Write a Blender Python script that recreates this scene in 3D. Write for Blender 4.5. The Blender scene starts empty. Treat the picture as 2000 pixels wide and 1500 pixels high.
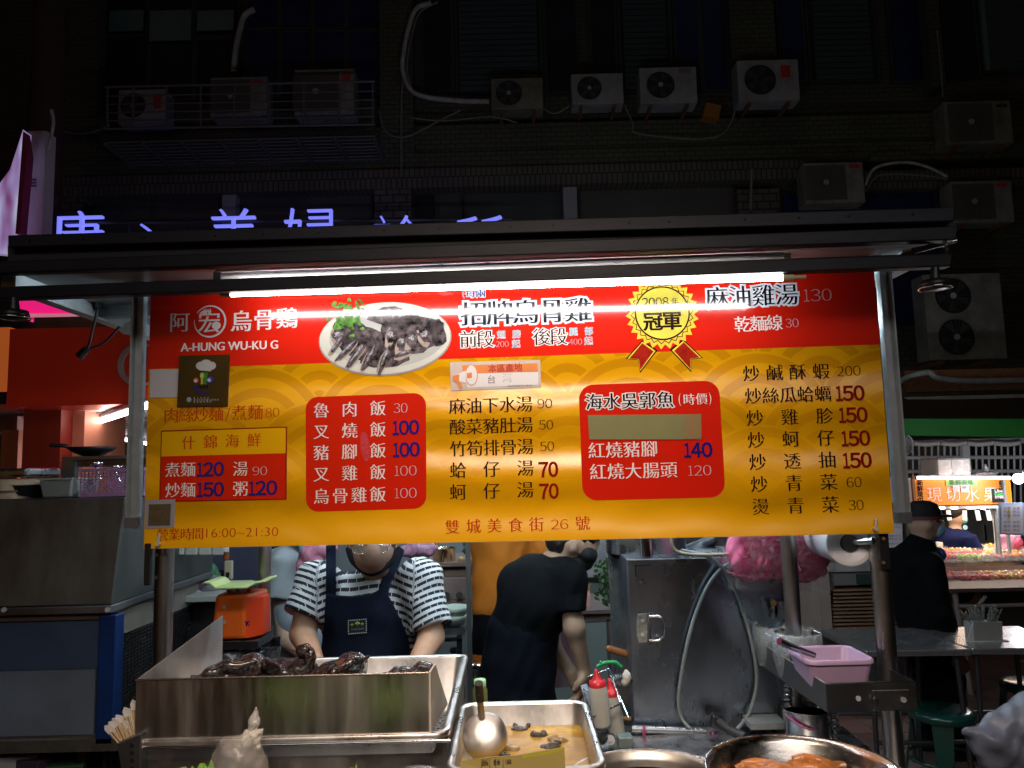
import bpy, math, random
import numpy as np
from mathutils import Vector, Matrix, Euler
random.seed(7)
rng = np.random.default_rng(7)
S = bpy.context.scene
COL = S.collection
R = math.radians
PI = math.pi

# ------------------------------------------------------------------ camera
H = 1.85
PITCH, ROLL, FPX = R(6.2), R(1.4), 1500.0
fwd = Vector((0, math.cos(PITCH), math.sin(PITCH)))
rgt = Vector((1, 0, 0))
upv = rgt.cross(fwd)
CR = math.cos(ROLL) * rgt - math.sin(ROLL) * upv
CU = math.cos(ROLL) * upv + math.sin(ROLL) * rgt
cam = bpy.data.cameras.new('camera')
cam.sensor_width = 36
cam.lens = 36 * FPX / 2000
cam.clip_start = 0.02
cam.clip_end = 400
co = bpy.data.objects.new('camera', cam)
COL.objects.link(co)
m = Matrix((CR, CU, -fwd)).transposed().to_4x4()
m.translation = (0, 0, H)
co.matrix_world = m
S.camera = co

# ------------------------------------------------------------------ world, moonlight, exposure
w = bpy.data.worlds.new('World')
S.world = w
w.use_nodes = True
nt = w.node_tree
sky = nt.nodes.new('ShaderNodeTexSky')
sky.sky_type = 'NISHITA'
sky.sun_disc = False
sky.sun_elevation = R(2)
sky.sun_rotation = R(200)
bg = nt.nodes['Background']
nt.links.new(sky.outputs[0], bg.inputs[0])
bg.inputs[1].default_value = 0.0065
sl = bpy.data.lights.new('moonlight', 'SUN')
sl.energy = 0.004
sl.angle = R(12)
sl.color = (0.8, 0.9, 1)
so = bpy.data.objects.new('moonlight', sl)
COL.objects.link(so)
so.rotation_euler = (R(50), 0, R(20))
S.view_settings.view_transform = 'Standard'
S.view_settings.look = 'None'
S.view_settings.exposure = 0
S.view_settings.gamma = 1
S.view_settings.use_curve_mapping = False
S.cycles.use_denoising = True
S.cycles.max_bounces = 8
S.cycles.transparent_max_bounces = 16
S.cycles.sample_clamp_indirect = 4
S.cycles.caustics_reflective = False
S.cycles.caustics_refractive = False

def area(name, loc, target, sx, sy, watts, col):
    l = bpy.data.lights.new(name, 'AREA')
    l.shape = 'RECTANGLE'; l.size = sx; l.size_y = sy; l.energy = watts; l.color = col
    o = bpy.data.objects.new(name, l)
    COL.objects.link(o)
    o.location = loc
    o.rotation_euler = (Vector(target) - Vector(loc)).to_track_quat('-Z', 'Y').to_euler()
    return o

# bulbs hung over the counter's front, plus an unseen fill light added behind the viewer
fl0 = area('hanging_food_lamp', (0.05, 0.45, 2.95), (0.0, 1.85, 1.2), 0.9, 0.25, 9, (1, 0.78, 0.58))
fl0.data.spread = R(75)
area('lane_fill_light', (0.3, -2.6, 4.5), (0.0, 2.4, 1.0), 5.0, 1.0, 13, (1, 0.95, 0.94))
bpy.data.objects['lane_fill_light'].data.spread = R(84)

# ------------------------------------------------------------------ helpers
def ray(x, y):
    return fwd + CR * ((x - 1000) / FPX) - CU * ((y - 750) / FPX)
def at(x, y, Y):
    d = ray(x, y)
    return Vector((0, 0, H)) + d * (Y / d.y)
def atz(x, y, z):
    d = ray(x, y)
    return Vector((0, 0, H)) + d * ((z - H) / d.z)

def V(*a): return Vector(a)

class B:
    def __init__(s):
        s.v = []; s.f = []; s.sm = []
    def add(s, vs, fs, smooth=False):
        o = len(s.v)
        s.v += [tuple(p) for p in vs]
        s.f += [tuple(i + o for i in f) for f in fs]
        s.sm += [smooth] * len(fs)
        return s
    def box(s, c, d, rot=None):
        c = Vector(c); hx, hy, hz = d[0] / 2, d[1] / 2, d[2] / 2
        ps = [Vector((x * hx, y * hy, z * hz)) for z in (-1, 1) for y in (-1, 1) for x in (-1, 1)]
        if rot is not None:
            if isinstance(rot, (int, float)): rot = Matrix.Rotation(rot, 3, 'Z')
            ps = [rot @ p for p in ps]
        return s.add([c + p for p in ps], [(0, 2, 3, 1), (4, 5, 7, 6), (0, 1, 5, 4), (2, 6, 7, 3), (0, 4, 6, 2), (1, 3, 7, 5)])
    def bb(s, x0, x1, y0, y1, z0, z1):
        return s.box(((x0 + x1) / 2, (y0 + y1) / 2, (z0 + z1) / 2), (abs(x1 - x0), abs(y1 - y0), abs(z1 - z0)))
    def hexa(s, a, b):
        # two quads a,b (4 points each) joined into a solid
        return s.add(list(a) + list(b), [(3, 2, 1, 0), (4, 5, 6, 7), (0, 1, 5, 4), (1, 2, 6, 5), (2, 3, 7, 6), (3, 0, 4, 7)])
    def cyl(s, p0, p1, r0, r1=None, n=16, caps=True, smooth=True):
        if r1 is None: r1 = r0
        p0 = Vector(p0); p1 = Vector(p1)
        d = (p1 - p0).normalized()
        a = d.orthogonal().normalized(); b = d.cross(a)
        vs = []
        for p, r in ((p0, r0), (p1, r1)):
            for i in range(n):
                t = 2 * PI * i / n
                vs.append(p + (a * math.cos(t) + b * math.sin(t)) * r)
        s.add(vs, [(i, (i + 1) % n, n + (i + 1) % n, n + i) for i in range(n)], smooth)
        if caps:
            s.add(vs[:n], [tuple(range(n - 1, -1, -1))]); s.add(vs[n:], [tuple(range(n))])
        return s
    def tube(s, pts, r, n=8, sub=4, closed=False, rads=None):
        pts = [Vector(p) for p in pts]
        if sub > 1 and len(pts) > 2:
            q = []
            L = len(pts)
            rng_ = range(L if closed else L - 1)
            for i in rng_:
                if closed: a, b, c, d = pts[i - 1], pts[i], pts[(i + 1) % L], pts[(i + 2) % L]
                else: a, b, c, d = pts[max(i - 1, 0)], pts[i], pts[i + 1], pts[min(i + 2, L - 1)]
                for k in range(sub):
                    t = k / sub
                    q.append(0.5 * ((2 * b) + (c - a) * t + (2 * a - 5 * b + 4 * c - d) * t * t + (3 * b - a - 3 * c + d) * t ** 3))
            if not closed: q.append(pts[-1])
            pts = q
        vs = []; N = len(pts); a = None
        for i, p in enumerate(pts):
            if closed: d = (pts[(i + 1) % N] - pts[i - 1]).normalized()
            else: d = (pts[min(i + 1, N - 1)] - pts[max(i - 1, 0)]).normalized()
            a = d.orthogonal().normalized() if a is None else (a - d * a.dot(d)).normalized()
            b = d.cross(a)
            rr = r if rads is None else rads[0] + (rads[1] - rads[0]) * i / (N - 1)
            for k in range(n):
                t = 2 * PI * k / n
                vs.append(p + (a * math.cos(t) + b * math.sin(t)) * rr)
        fs = []
        for i in range(N if closed else N - 1):
            j = (i + 1) % N
            fs += [(i * n + k, i * n + (k + 1) % n, j * n + (k + 1) % n, j * n + k) for k in range(n)]
        s.add(vs, fs, True)
        if not closed:
            s.add(vs[:n], [tuple(range(n - 1, -1, -1))]); s.add(vs[-n:], [tuple(range(n))])
        return s
    def lathe(s, c, prof, n=32, smooth=True, sx=1, sy=1):
        c = Vector(c); vs = []
        for r, z in prof:
            for i in range(n):
                t = 2 * PI * i / n
                vs.append(c + Vector((r * math.cos(t) * sx, r * math.sin(t) * sy, z)))
        fs = []
        for j in range(len(prof) - 1):
            fs += [(j * n + i, j * n + (i + 1) % n, (j + 1) * n + (i + 1) % n, (j + 1) * n + i) for i in range(n)]
        s.add(vs, fs, smooth)
        if prof[0][0] > 1e-5: s.add(vs[:n], [tuple(range(n - 1, -1, -1))])
        if prof[-1][0] > 1e-5: s.add(vs[-n:], [tuple(range(n))])
        return s
    def prism(s, pts, off):
        pts = [Vector(p) for p in pts]; off = Vector(off); n = len(pts)
        s.add(pts + [p + off for p in pts], [tuple(range(n - 1, -1, -1)), tuple(range(n, 2 * n))] + [(i, (i + 1) % n, n + (i + 1) % n, n + i) for i in range(n)])
        return s
    def sheet(s, pts):
        s.add(pts, [tuple(range(len(pts)))]); return s
    def sph(s, c, r, n=12, sc=(1, 1, 1)):
        c = Vector(c); vs = []; m_ = n // 2
        for j in range(m_ + 1):
            p = PI * j / m_
            for i in range(n):
                t = 2 * PI * i / n
                vs.append(c + Vector((r * sc[0] * math.sin(p) * math.cos(t), r * sc[1] * math.sin(p) * math.sin(t), r * sc[2] * math.cos(p))))
        s.add(vs, [(j * n + i, (j + 1) * n + i, (j + 1) * n + (i + 1) % n, j * n + (i + 1) % n) for j in range(m_) for i in range(n)], True)
        return s

def mesh_from(b, name):
    me = bpy.data.meshes.new(name)
    me.from_pydata(b.v, [], b.f)
    me.polygons.foreach_set('use_smooth', b.sm)
    me.update()
    return me

def thing(name, label, cat, loc=(0, 0, 0), group=None):
    o = bpy.data.objects.new(name, None)
    o.empty_display_size = 0.05
    COL.objects.link(o)
    o.location = loc
    o['label'] = label; o['category'] = cat
    if group: o['group'] = group
    return o

def origin(o):
    p = Vector(o.location)
    while o.parent:
        o = o.parent; p += o.location
    return p

def part(name, b, mt, parent=None, bevel=0, label=None, kind=None, smooth_all=False):
    me = mesh_from(b, name) if isinstance(b, B) else b
    if parent is not None:
        og = origin(parent)
        me.transform(Matrix.Translation(-og))
    if mt: me.materials.append(mt)
    if smooth_all: me.polygons.foreach_set('use_smooth', [True] * len(me.polygons))
    o = bpy.data.objects.new(name, me)
    COL.objects.link(o)
    o.parent = parent
    if bevel:
        bm_ = o.modifiers.new('bevel', 'BEVEL'); bm_.width = bevel; bm_.segments = 2; bm_.limit_method = 'ANGLE'
    if label: o['label'] = label
    if kind: o['kind'] = kind
    return o

def solo(name, b, mt, label, cat, group=None, bevel=0, smooth_all=False):
    o = part(name, b, mt, None, bevel, smooth_all=smooth_all)
    o['label'] = label; o['category'] = cat
    if group: o['group'] = group
    return o

def struct(name, b, mt, parent=None, **k):
    o = part(name, b, mt, parent, **k)
    if parent is None: o['kind'] = 'structure'
    return o

def copy_tree(o, loc, label=None, rot=None):
    def rec(s, p):
        c = s.copy(); COL.objects.link(c); c.parent = p
        for ch in s.children: rec(ch, c)
        return c
    c = rec(o, None); c.location = loc
    if rot is not None: c.rotation_euler = rot
    if label: c['label'] = label
    return c

# ------------------------------------------------------------------ materials
MATS = {}
def mat(name, col=(0.5, 0.5, 0.5), rough=0.5, metal=0.0, var=0.0, vs=6.0, bump=0.0, bs=40.0, emit=None, es=1.0,
        alpha=1.0, trans=0.0, spec=0.5, coat=0.0, col2=None, stretch=(1, 1, 1), rvar=0.0, sub=0.0, ior=1.45):
    if name in MATS: return MATS[name]
    mt = bpy.data.materials.new(name); mt.use_nodes = True
    MATS[name] = mt
    n = mt.node_tree; p = n.nodes['Principled BSDF']; L = n.links.new
    c4 = (*col, 1)
    p.inputs['Base Color'].default_value = c4
    p.inputs['Roughness'].default_value = rough
    p.inputs['Metallic'].default_value = metal
    p.inputs['Specular IOR Level'].default_value = spec
    p.inputs['IOR'].default_value = ior
    p.inputs['Transmission Weight'].default_value = trans
    p.inputs['Alpha'].default_value = alpha
    p.inputs['Coat Weight'].default_value = coat
    p.inputs['Coat Roughness'].default_value = 0.08
    if sub:
        p.inputs['Subsurface Weight'].default_value = sub
        p.inputs['Subsurface Radius'].default_value = (0.01, 0.004, 0.002)
    if emit:
        p.inputs['Emission Color'].default_value = (*emit, 1)
        p.inputs['Emission Strength'].default_value = es
    if var or bump or rvar:
        tc = n.nodes.new('ShaderNodeTexCoord'); mp = n.nodes.new('ShaderNodeMapping')
        L(tc.outputs['Object'], mp.inputs[0]); mp.inputs['Scale'].default_value = stretch
    if var or rvar:
        no = n.nodes.new('ShaderNodeTexNoise'); no.inputs['Scale'].default_value = vs; no.inputs['Detail'].default_value = 6
        no.inputs['Roughness'].default_value = 0.65
        L(mp.outputs[0], no.inputs['Vector'])
        cr = n.nodes.new('ShaderNodeValToRGB')
        cr.color_ramp.elements[0].position = 0.35; cr.color_ramp.elements[1].position = 0.68
        if var:
            d = col2 if col2 else tuple(c * (1 - var) for c in col)
            cr.color_ramp.elements[0].color = (*d, 1); cr.color_ramp.elements[1].color = c4
            L(no.outputs[0], cr.inputs[0]); L(cr.outputs[0], p.inputs['Base Color'])
        if rvar:
            mr = n.nodes.new('ShaderNodeMapRange')
            mr.inputs['From Min'].default_value = 0.3; mr.inputs['From Max'].default_value = 0.7
            mr.inputs['To Min'].default_value = max(0.02, rough - rvar); mr.inputs['To Max'].default_value = min(1, rough + rvar)
            L(no.outputs[0], mr.inputs[0]); L(mr.outputs[0], p.inputs['Roughness'])
    if bump:
        nb = n.nodes.new('ShaderNodeTexNoise'); nb.inputs['Scale'].default_value = bs; nb.inputs['Detail'].default_value = 5
        L(mp.outputs[0], nb.inputs['Vector'])
        bu = n.nodes.new('ShaderNodeBump'); bu.inputs['Strength'].default_value = bump; bu.inputs['Distance'].default_value = 0.01
        L(nb.outputs[0], bu.inputs['Height']); L(bu.outputs[0], p.inputs['Normal'])
    return mt

steel = mat('steel', (0.42, 0.43, 0.45), 0.28, 1.0, var=0.3, vs=9, rvar=0.12, bump=0.06, bs=14)
steel_tray = mat('steel_tray', (0.66, 0.64, 0.62), 0.34, 1.0, var=0.4, vs=7, rvar=0.14, bump=0.12, bs=8, stretch=(1, 1, 0.6), col2=(0.40, 0.36, 0.33))
steel_dark = mat('steel_dark', (0.16, 0.17, 0.19), 0.32, 1.0, var=0.35, vs=5, rvar=0.12, bump=0.05, bs=10)
steel_dull = mat('steel_dull', (0.34, 0.35, 0.37), 0.42, 1.0, var=0.35, vs=4, rvar=0.1)
chrome = mat('chrome', (0.6, 0.6, 0.62), 0.14, 1.0)
alu = mat('aluminium', (0.55, 0.6, 0.63), 0.42, 0.7, var=0.25, vs=12, bump=0.05)
beam_m = mat('beam_paint', (0.014, 0.0135, 0.021), 0.5, 0.3, var=0.5, vs=14, bump=0.1, bs=60, stretch=(0.3, 1, 1))
black_m = mat('black_plastic', (0.012, 0.012, 0.013), 0.4)
rubber = mat('dark_rubber', (0.03, 0.03, 0.035), 0.6)
white_p = mat('white_plastic', (0.75, 0.76, 0.76), 0.35, var=0.1)
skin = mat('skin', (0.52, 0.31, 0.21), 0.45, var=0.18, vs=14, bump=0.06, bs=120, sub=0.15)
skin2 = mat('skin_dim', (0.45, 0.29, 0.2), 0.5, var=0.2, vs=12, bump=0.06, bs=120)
hair_m = mat('hair', (0.012, 0.01, 0.009), 0.45, bump=0.6, bs=90, stretch=(1, 1, 0.15))

# ------------------------------------------------------------------ smooth solids from distance fields
def sdf_mesh(prims, h=0.008, k=0.03, fold=0.0, fscale=14.0, name='body'):
    lo = np.array([1e9] * 3); hi = -lo
    for p in prims:
        if p[0] in 'cf':
            pts = [np.array(p[1]), np.array(p[2])]; r = max(p[3], p[4])
            for q in pts: lo = np.minimum(lo, q - r); hi = np.maximum(hi, q + r)
        elif p[0] in 'eb':
            r = max(p[2]); q = np.array(p[1]); lo = np.minimum(lo, q - r * 1.2); hi = np.maximum(hi, q + r * 1.2)
    lo -= 3 * h + 0.01; hi += 3 * h + 0.01
    n = np.ceil((hi - lo) / h).astype(int) + 1
    ax = [lo[i] + h * np.arange(n[i]) for i in range(3)]
    X, Y_, Z = np.meshgrid(*ax, indexing='ij')
    P = np.stack([X, Y_, Z], -1).astype(np.float32)
    D = None
    for p in prims:
        if p[0] in 'cf':
            a = np.array(p[1], np.float32); b = np.array(p[2], np.float32)
            ba = b - a; L2 = float(ba @ ba)
            t_ = ((P - a) @ ba) / L2
            t = np.clip(t_, 0, 1)
            q = P - a - t[..., None] * ba if p[0] == 'c' else P - a - t_[..., None] * ba
            d = np.sqrt((q ** 2).sum(-1)) - (p[3] + (p[4] - p[3]) * t)
            if p[0] == 'f':
                Ln = math.sqrt(L2)
                d = np.maximum(d, np.maximum(-t_, t_ - 1) * Ln)
        elif p[0] == 'e':
            q = P - np.array(p[1], np.float32)
            if len(p) > 3:
                M = np.array(Euler(p[3]).to_matrix(), np.float32); q = q @ M
            r = np.array(p[2], np.float32)
            k0 = np.sqrt(((q / r) ** 2).sum(-1)); k1 = np.sqrt(((q / r ** 2) ** 2).sum(-1)) + 1e-9
            d = k0 * (k0 - 1) / k1
        elif p[0] == 'b':
            q = P - np.array(p[1], np.float32)
            if len(p) > 3:
                M = np.array(Euler(p[3]).to_matrix(), np.float32); q = q @ M
            q = np.abs(q) - (np.array(p[2], np.float32) - 0.015)
            d = np.sqrt((np.maximum(q, 0) ** 2).sum(-1)) + np.minimum(q.max(-1), 0) - 0.015
        if D is None: D = d
        else:
            hh = np.clip(0.5 + 0.5 * (D - d) / k, 0, 1)
            D = D * (1 - hh) + d * hh - k * hh * (1 - hh)
    if fold:
        f = fscale
        D = D + fold * (np.sin(X * f * 1.3 + Z * f * 0.9 + 1.3 * np.sin(Z * f * 0.7)) * np.sin(Y_ * f + Z * f * 0.35 + 2) + 0.5 * np.sin(X * f * 2.7 - Z * f * 2.1 + 2 * np.sin(X * f)))
    sgn = D < 0
    c = np.zeros(tuple(n - 1), int)
    for i in (0, 1):
        for j in (0, 1):
            for l in (0, 1):
                c += sgn[i:n[0] - 1 + i, j:n[1] - 1 + j, l:n[2] - 1 + l]
    act = (c > 0) & (c < 8)
    idx = -np.ones(act.shape, int); ids = np.argwhere(act); idx[act] = np.arange(len(ids))
    acc = np.zeros((len(ids), 3)); cnt = np.zeros(len(ids))
    cor = [(0, 0, 0), (1, 0, 0), (0, 1, 0), (1, 1, 0), (0, 0, 1), (1, 0, 1), (0, 1, 1), (1, 1, 1)]
    for a_, b_ in [(0, 1), (2, 3), (4, 5), (6, 7), (0, 2), (1, 3), (4, 6), (5, 7), (0, 4), (1, 5), (2, 6), (3, 7)]:
        A_ = np.array(cor[a_]); B_ = np.array(cor[b_])
        ia = ids + A_; ib = ids + B_
        da = D[ia[:, 0], ia[:, 1], ia[:, 2]]; db = D[ib[:, 0], ib[:, 1], ib[:, 2]]
        x = (da < 0) != (db < 0)
        t = np.where(x, da / np.where(x, da - db, 1), 0)
        acc += np.where(x[:, None], A_ + t[:, None] * (B_ - A_), 0); cnt += x
    vs = lo + h * (ids + acc / cnt[:, None])
    faces = []
    for axn in range(3):
        u, v = (axn + 1) % 3, (axn + 2) % 3
        sl0 = [slice(1, None)] * 3; sl0[axn] = slice(0, n[axn] - 1); sl0[u] = slice(1, n[u] - 1); sl0[v] = slice(1, n[v] - 1)
        sl1 = list(sl0); sl1[axn] = slice(1, n[axn])
        s0 = sgn[tuple(sl0)]; s1 = sgn[tuple(sl1)]
        e = np.argwhere(s0 != s1)
        if len(e) == 0: continue
        dirn = s0[tuple(e.T)]
        e[:, u] += 1; e[:, v] += 1
        def cell(du, dv):
            q = e.copy(); q[:, u] += du; q[:, v] += dv
            return idx[q[:, 0], q[:, 1], q[:, 2]]
        q = np.stack([cell(-1, -1), cell(0, -1), cell(0, 0), cell(-1, 0)], 1)
        q[~dirn] = q[~dirn][:, ::-1]
        faces.append(q)
    faces = np.concatenate(faces)
    me = bpy.data.meshes.new(name)
    me.from_pydata(vs.tolist(), [], faces.tolist())
    me.polygons.foreach_set('use_smooth', [True] * len(me.polygons))
    me.update()
    return me

def face_paint(): pass
# ------------------------------------------------------------------ signboard plane and print
SL = Vector((-1.068, 2.24, 0)); SR = Vector((1.047, 2.16, 0))
SU = (SR - SL).normalized()
SN = Vector((SU.y, -SU.x, 0))            # towards the viewer
SZ0 = H - 0.207                          # bottom edge height
SH = 0.80
SW = (SR - SL).length
def su(x, y):
    d = ray(x, y); o = Vector((0, 0, H))
    t = (SL - o).dot(SN) / d.dot(SN)
    p = o + d * t
    return (p - SL).dot(SU), p.z
def S3(u, v, off=0.0):
    return Vector((SL.x, SL.y, v)) + SU * u + SN * off
def sp(x, y, off=0.0):
    u, v = su(x, y); return S3(u, v, off)

def pr(name, col, rough=0.17, **k):
    return mat(name, col, rough, coat=0.75, spec=0.3, **k)
RED = pr('print_red', (0.60, 0.014, 0.005))
DRED = pr('print_dark_red', (0.24, 0.006, 0.006))
BLUE = pr('print_blue', (0.012, 0.01, 0.16))
WHITE = pr('print_white', (0.78, 0.72, 0.72))
PINK = pr('print_pale', (0.62, 0.36, 0.42))
HALO = pr('print_halo', (0.66, 0.76, 0.86))
BLACK = pr('print_black', (0.012, 0.012, 0.02))
BROWN = pr('print_brown', (0.022, 0.009, 0.005))
ORED = pr('print_orange_red', (0.55, 0.055, 0.006))
GOLD = pr('print_gold', (0.80, 0.55, 0.06))
LGOLD = pr('print_light_gold', (0.78, 0.72, 0.10), var=0.35, vs=7)
CREAM = pr('print_cream', (0.70, 0.62, 0.55), rough=0.4)
ORANGE = pr('print_orange', (0.68, 0.22, 0.06), rough=0.4)

# yellow ground of the sign with its overlapping fish-scale rings
def yellow_mat():
    mt = bpy.data.materials.new('print_yellow_scales'); mt.use_nodes = True
    n = mt.node_tree; L = n.links.new; p = n.nodes['Principled BSDF']
    p.inputs['Roughness'].default_value = 0.25; p.inputs['Coat Weight'].default_value = 0.6; p.inputs['Coat Roughness'].default_value = 0.08
    tc = n.nodes.new('ShaderNodeTexCoord'); sx = n.nodes.new('ShaderNodeSeparateXYZ'); L(tc.outputs['Object'], sx.inputs[0])
    def M(op, a, b=None, c=None):
        q = n.nodes.new('ShaderNodeMath'); q.operation = op
        for i, v_ in enumerate((a, b, c)):
            if v_ is None: continue
            if isinstance(v_, (int, float)): q.inputs[i].default_value = v_
            else: L(v_, q.inputs[i])
        return q.outputs[0]
    x = M('ADD', sx.outputs['X'], 5.0 + 0.05); z = sx.outputs['Z']
    W, RH, RAD = 0.36, 0.105, 0.205
    val = 0.0
    # rows from the back (highest) to the front (lowest) so nearer scales cover those behind
    out = None
    zt = M('ADD', z, 10 * RH)
    row = M('FLOOR', M('DIVIDE', zt, RH))
    for j in (-2, -1, 0, 1) [::-1]:
        rj = M('ADD', row, float(j))
        cz = M('MULTIPLY', rj, RH)
        sh = M('MULTIPLY', M('MODULO', rj, 2.0), W / 2)
        xx = M('SUBTRACT', M('MODULO', M('ADD', x, sh), W), W / 2)
        dz = M('SUBTRACT', zt, cz)
        d = M('SQRT', M('ADD', M('MULTIPLY', xx, xx), M('MULTIPLY', dz, dz)))
        inside = M('LESS_THAN', d, RAD)
        ring = M('GREATER_THAN', M('SINE', M('MULTIPLY', M('ADD', d, 0.004), 2 * PI / 0.058)), 0.1)
        if out is None: out = M('MULTIPLY', inside, ring)
        else:
            keep = M('SUBTRACT', 1.0, inside)
            out = M('ADD', M('MULTIPLY', out, keep), M('MULTIPLY', inside, ring))
    no = n.nodes.new('ShaderNodeTexNoise'); no.inputs['Scale'].default_value = 2.2; L(tc.outputs['Object'], no.inputs['Vector'])
    fade = n.nodes.new('ShaderNodeMapRange'); L(sx.outputs['Z'], fade.inputs[0])
    fade.inputs['From Min'].default_value = 0.05; fade.inputs['From Max'].default_value = 0.45
    amt = M('MULTIPLY', M('MULTIPLY', out, fade.outputs[0]), 0.85)
    mx = n.nodes.new('ShaderNodeMix'); mx.data_type = 'RGBA'
    L(amt, mx.inputs[0]); mx.inputs[6].default_value = (0.76, 0.37, 0.002, 1); mx.inputs[7].default_value = (0.60, 0.26, 0.002, 1)
    L(mx.outputs[2], p.inputs['Base Color'])
    # the thin board is slightly wavy
    wv = M('SINE', M('ADD', M('MULTIPLY', z, 2 * PI / 0.19), M('MULTIPLY', no.outputs[0], 4.0)))
    bu = n.nodes.new('ShaderNodeBump'); bu.inputs['Strength'].default_value = 0.6; bu.inputs['Distance'].default_value = 0.012
    L(wv, bu.inputs['Height']); L(bu.outputs[0], p.inputs['Normal'])
    return mt
YEL = yellow_mat()

sign = thing('menu_signboard', 'long glossy red and yellow menu board listing dishes and prices above the counter', 'menu sign', S3(SW / 2, SZ0))
def sbox(u0, u1, v0, v1, o0, o1):
    a = [S3(u0, v0, o0), S3(u1, v0, o0), S3(u1, v1, o0), S3(u0, v1, o0)]
    b = [S3(u0, v0, o1), S3(u1, v0, o1), S3(u1, v1, o1), S3(u0, v1, o1)]
    return B().hexa(a, b)
part('panel', sbox(0, SW, SZ0, SZ0 + SH, -0.012, 0.0), mat('panel_white', (0.7, 0.68, 0.62), 0.4), sign)
E0 = 0.0004
def lay(pts, mt, layer, name='printed_shape', px=True, th=0.0003, parent=None):
    q = [su(*p) if px else p for p in pts]
    b = B(); b.prism([S3(u, v, layer * E0) for u, v in q], SN * th)
    return part(name, b, mt, parent or sign)
# red band / yellow field; the border runs from (295,722) to (1716,672)
uL, vL = su(295, 721); uR, vR = su(1716, 673)
lay([(0.0, SZ0 + 0.001), (SW, SZ0 + 0.001), (SW, vR), (0.0, vL)], YEL, 1, 'yellow_field', px=False)
lay([(0.0, vL), (SW, vR), (SW, SZ0 + SH - 0.001), (0.0, SZ0 + SH - 0.001)], RED, 1, 'red_band', px=False)

def rrect(c4, r, n=7):
    # rounded quad, corners TL TR BR BL in sign coordinates
    c4 = [Vector(c) for c in c4]; out = []
    for i in range(4):
        p = c4[i]; a = (c4[i - 1] - p).normalized(); b = (c4[(i + 1) % 4] - p).normalized()
        c = p + (a + b) * r
        for k in range(n + 1):
            t = k / n * PI / 2
            out.append(tuple(c - a * r * math.sin(t) - b * r * math.cos(t)))
    return out
def ell(cx, cy, rx, ry, n=48, rot=0.0, t0=0, t1=2 * PI):
    u, v = su(cx, cy); s_ = 2.2 / FPX
    return [(u + s_ * (rx * math.cos(t) * math.cos(rot) - ry * math.sin(t) * math.sin(rot)), v + s_ * (rx * math.cos(t) * math.sin(rot) + ry * math.sin(t) * math.cos(rot))) for t in [t0 + (t1 - t0) * i / n for i in range(n)]]

P1 = lay(rrect([su(597, 776), su(832, 767), su(833, 993), su(598, 1000)], 0.036), RED, 2, 'rice_dishes_panel', px=False)
P2 = lay(rrect([su(1130, 752), su(1404, 743), su(1417, 971), su(1138, 978)], 0.042), RED, 2, 'braised_dishes_panel', px=False)
lay([(315, 841), (561, 833), (560, 976), (311, 981)], DRED, 2, 'seafood_frame')
lay([(317, 843.5), (558.5, 835.5), (558, 885), (315.5, 891.5)], mat('print_yellow_plain', (0.74, 0.39, 0.003), 0.2, coat=0.35), 3, 'seafood_heading_field')
lay([(315.5, 891.5), (558, 885), (557.5, 974), (313.5, 978.5)], RED, 3, 'seafood_price_field')

# ---- lettering: outlines are taken from the built-in font, thickened or thinned, filled and laid on the board
JOBS = []
def job(s, place, mt, layer, parent, ox=0.0, oy=0.0, halo=None, name='lettering', fit=None, extr=0.0, hsz=0.05):
    if halo is not None:
        JOBS.append((s, place, halo, layer, parent, ox + hsz, oy + hsz, name + '_outline', fit, extr)); layer += 1
    JOBS.append((s, place, mt, layer, parent, ox, oy, name, fit, extr))
CJ = (0.012, -0.012)     # brush contrast: stout stems, thin bars
def row(s, p0, p1, h, mt, layer=4, halo=None, wx=1.0, c=CJ, parent=None, hsz=0.05, name='lettering'):
    # characters evenly spaced; p0 and p1 are the centres of the first and last
    a = Vector(su(*p0)); b = Vector(su(*p1)); n = len(s)
    sz = h * 2.2 / FPX / 0.92
    for i, ch in enumerate(s):
        q = a + (b - a) * (i / max(1, n - 1))
        def place(x, y, q=q): return S3(q.x + (x - 0.5) * sz * wx, q.y + (y - 0.357) * sz, 0)
        job(ch, place, mt, layer, parent or sign, c[0], c[1], halo, name, hsz=hsz)
def fitb(s, p0, p1, h, mt, layer=4, ox=-0.012, oy=-0.022, halo=None, parent=None, name='lettering', hsz=0.04):
    # ink box: p0 and p1 are the middles of its left and right edges, h its height in the photograph
    a = Vector(su(*p0)); b = Vector(su(*p1)); hh = h * 2.2 / FPX
    if s.isdigit() and len(s) < 5:
        n = len(s); wtot = sum(0.62 if c == '1' else 1.0 for c in s); u = 0.0
        for c in s:
            wc = (0.62 if c == '1' else 1.0) / wtot
            q0 = a + (b - a) * (u + wc * 0.05); q1 = a + (b - a) * (u + wc * 0.95); u += wc
            def place(x, y, a=q0, b=q1): return S3(a.x + (b.x - a.x) * x, (a.y + b.y) / 2 + (y - 0.5) * hh, 0)
            job(chr(ord(c) + 0xFEE0), place, mt, layer, parent or sign, ox + 0.005, oy + 0.002, halo, name, fit=True, hsz=hsz)
        return
    def place(x, y, a=a, b=b): return S3(a.x + (b.x - a.x) * x, (a.y + b.y) / 2 + (y - 0.5) * hh, 0)
    job(s, place, mt, layer, parent or sign, ox, oy, halo, name, fit=True, hsz=hsz)
BO = (0.028, 0.022)   # bold
TH = (-0.002, -0.016)  # light numerals

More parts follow.
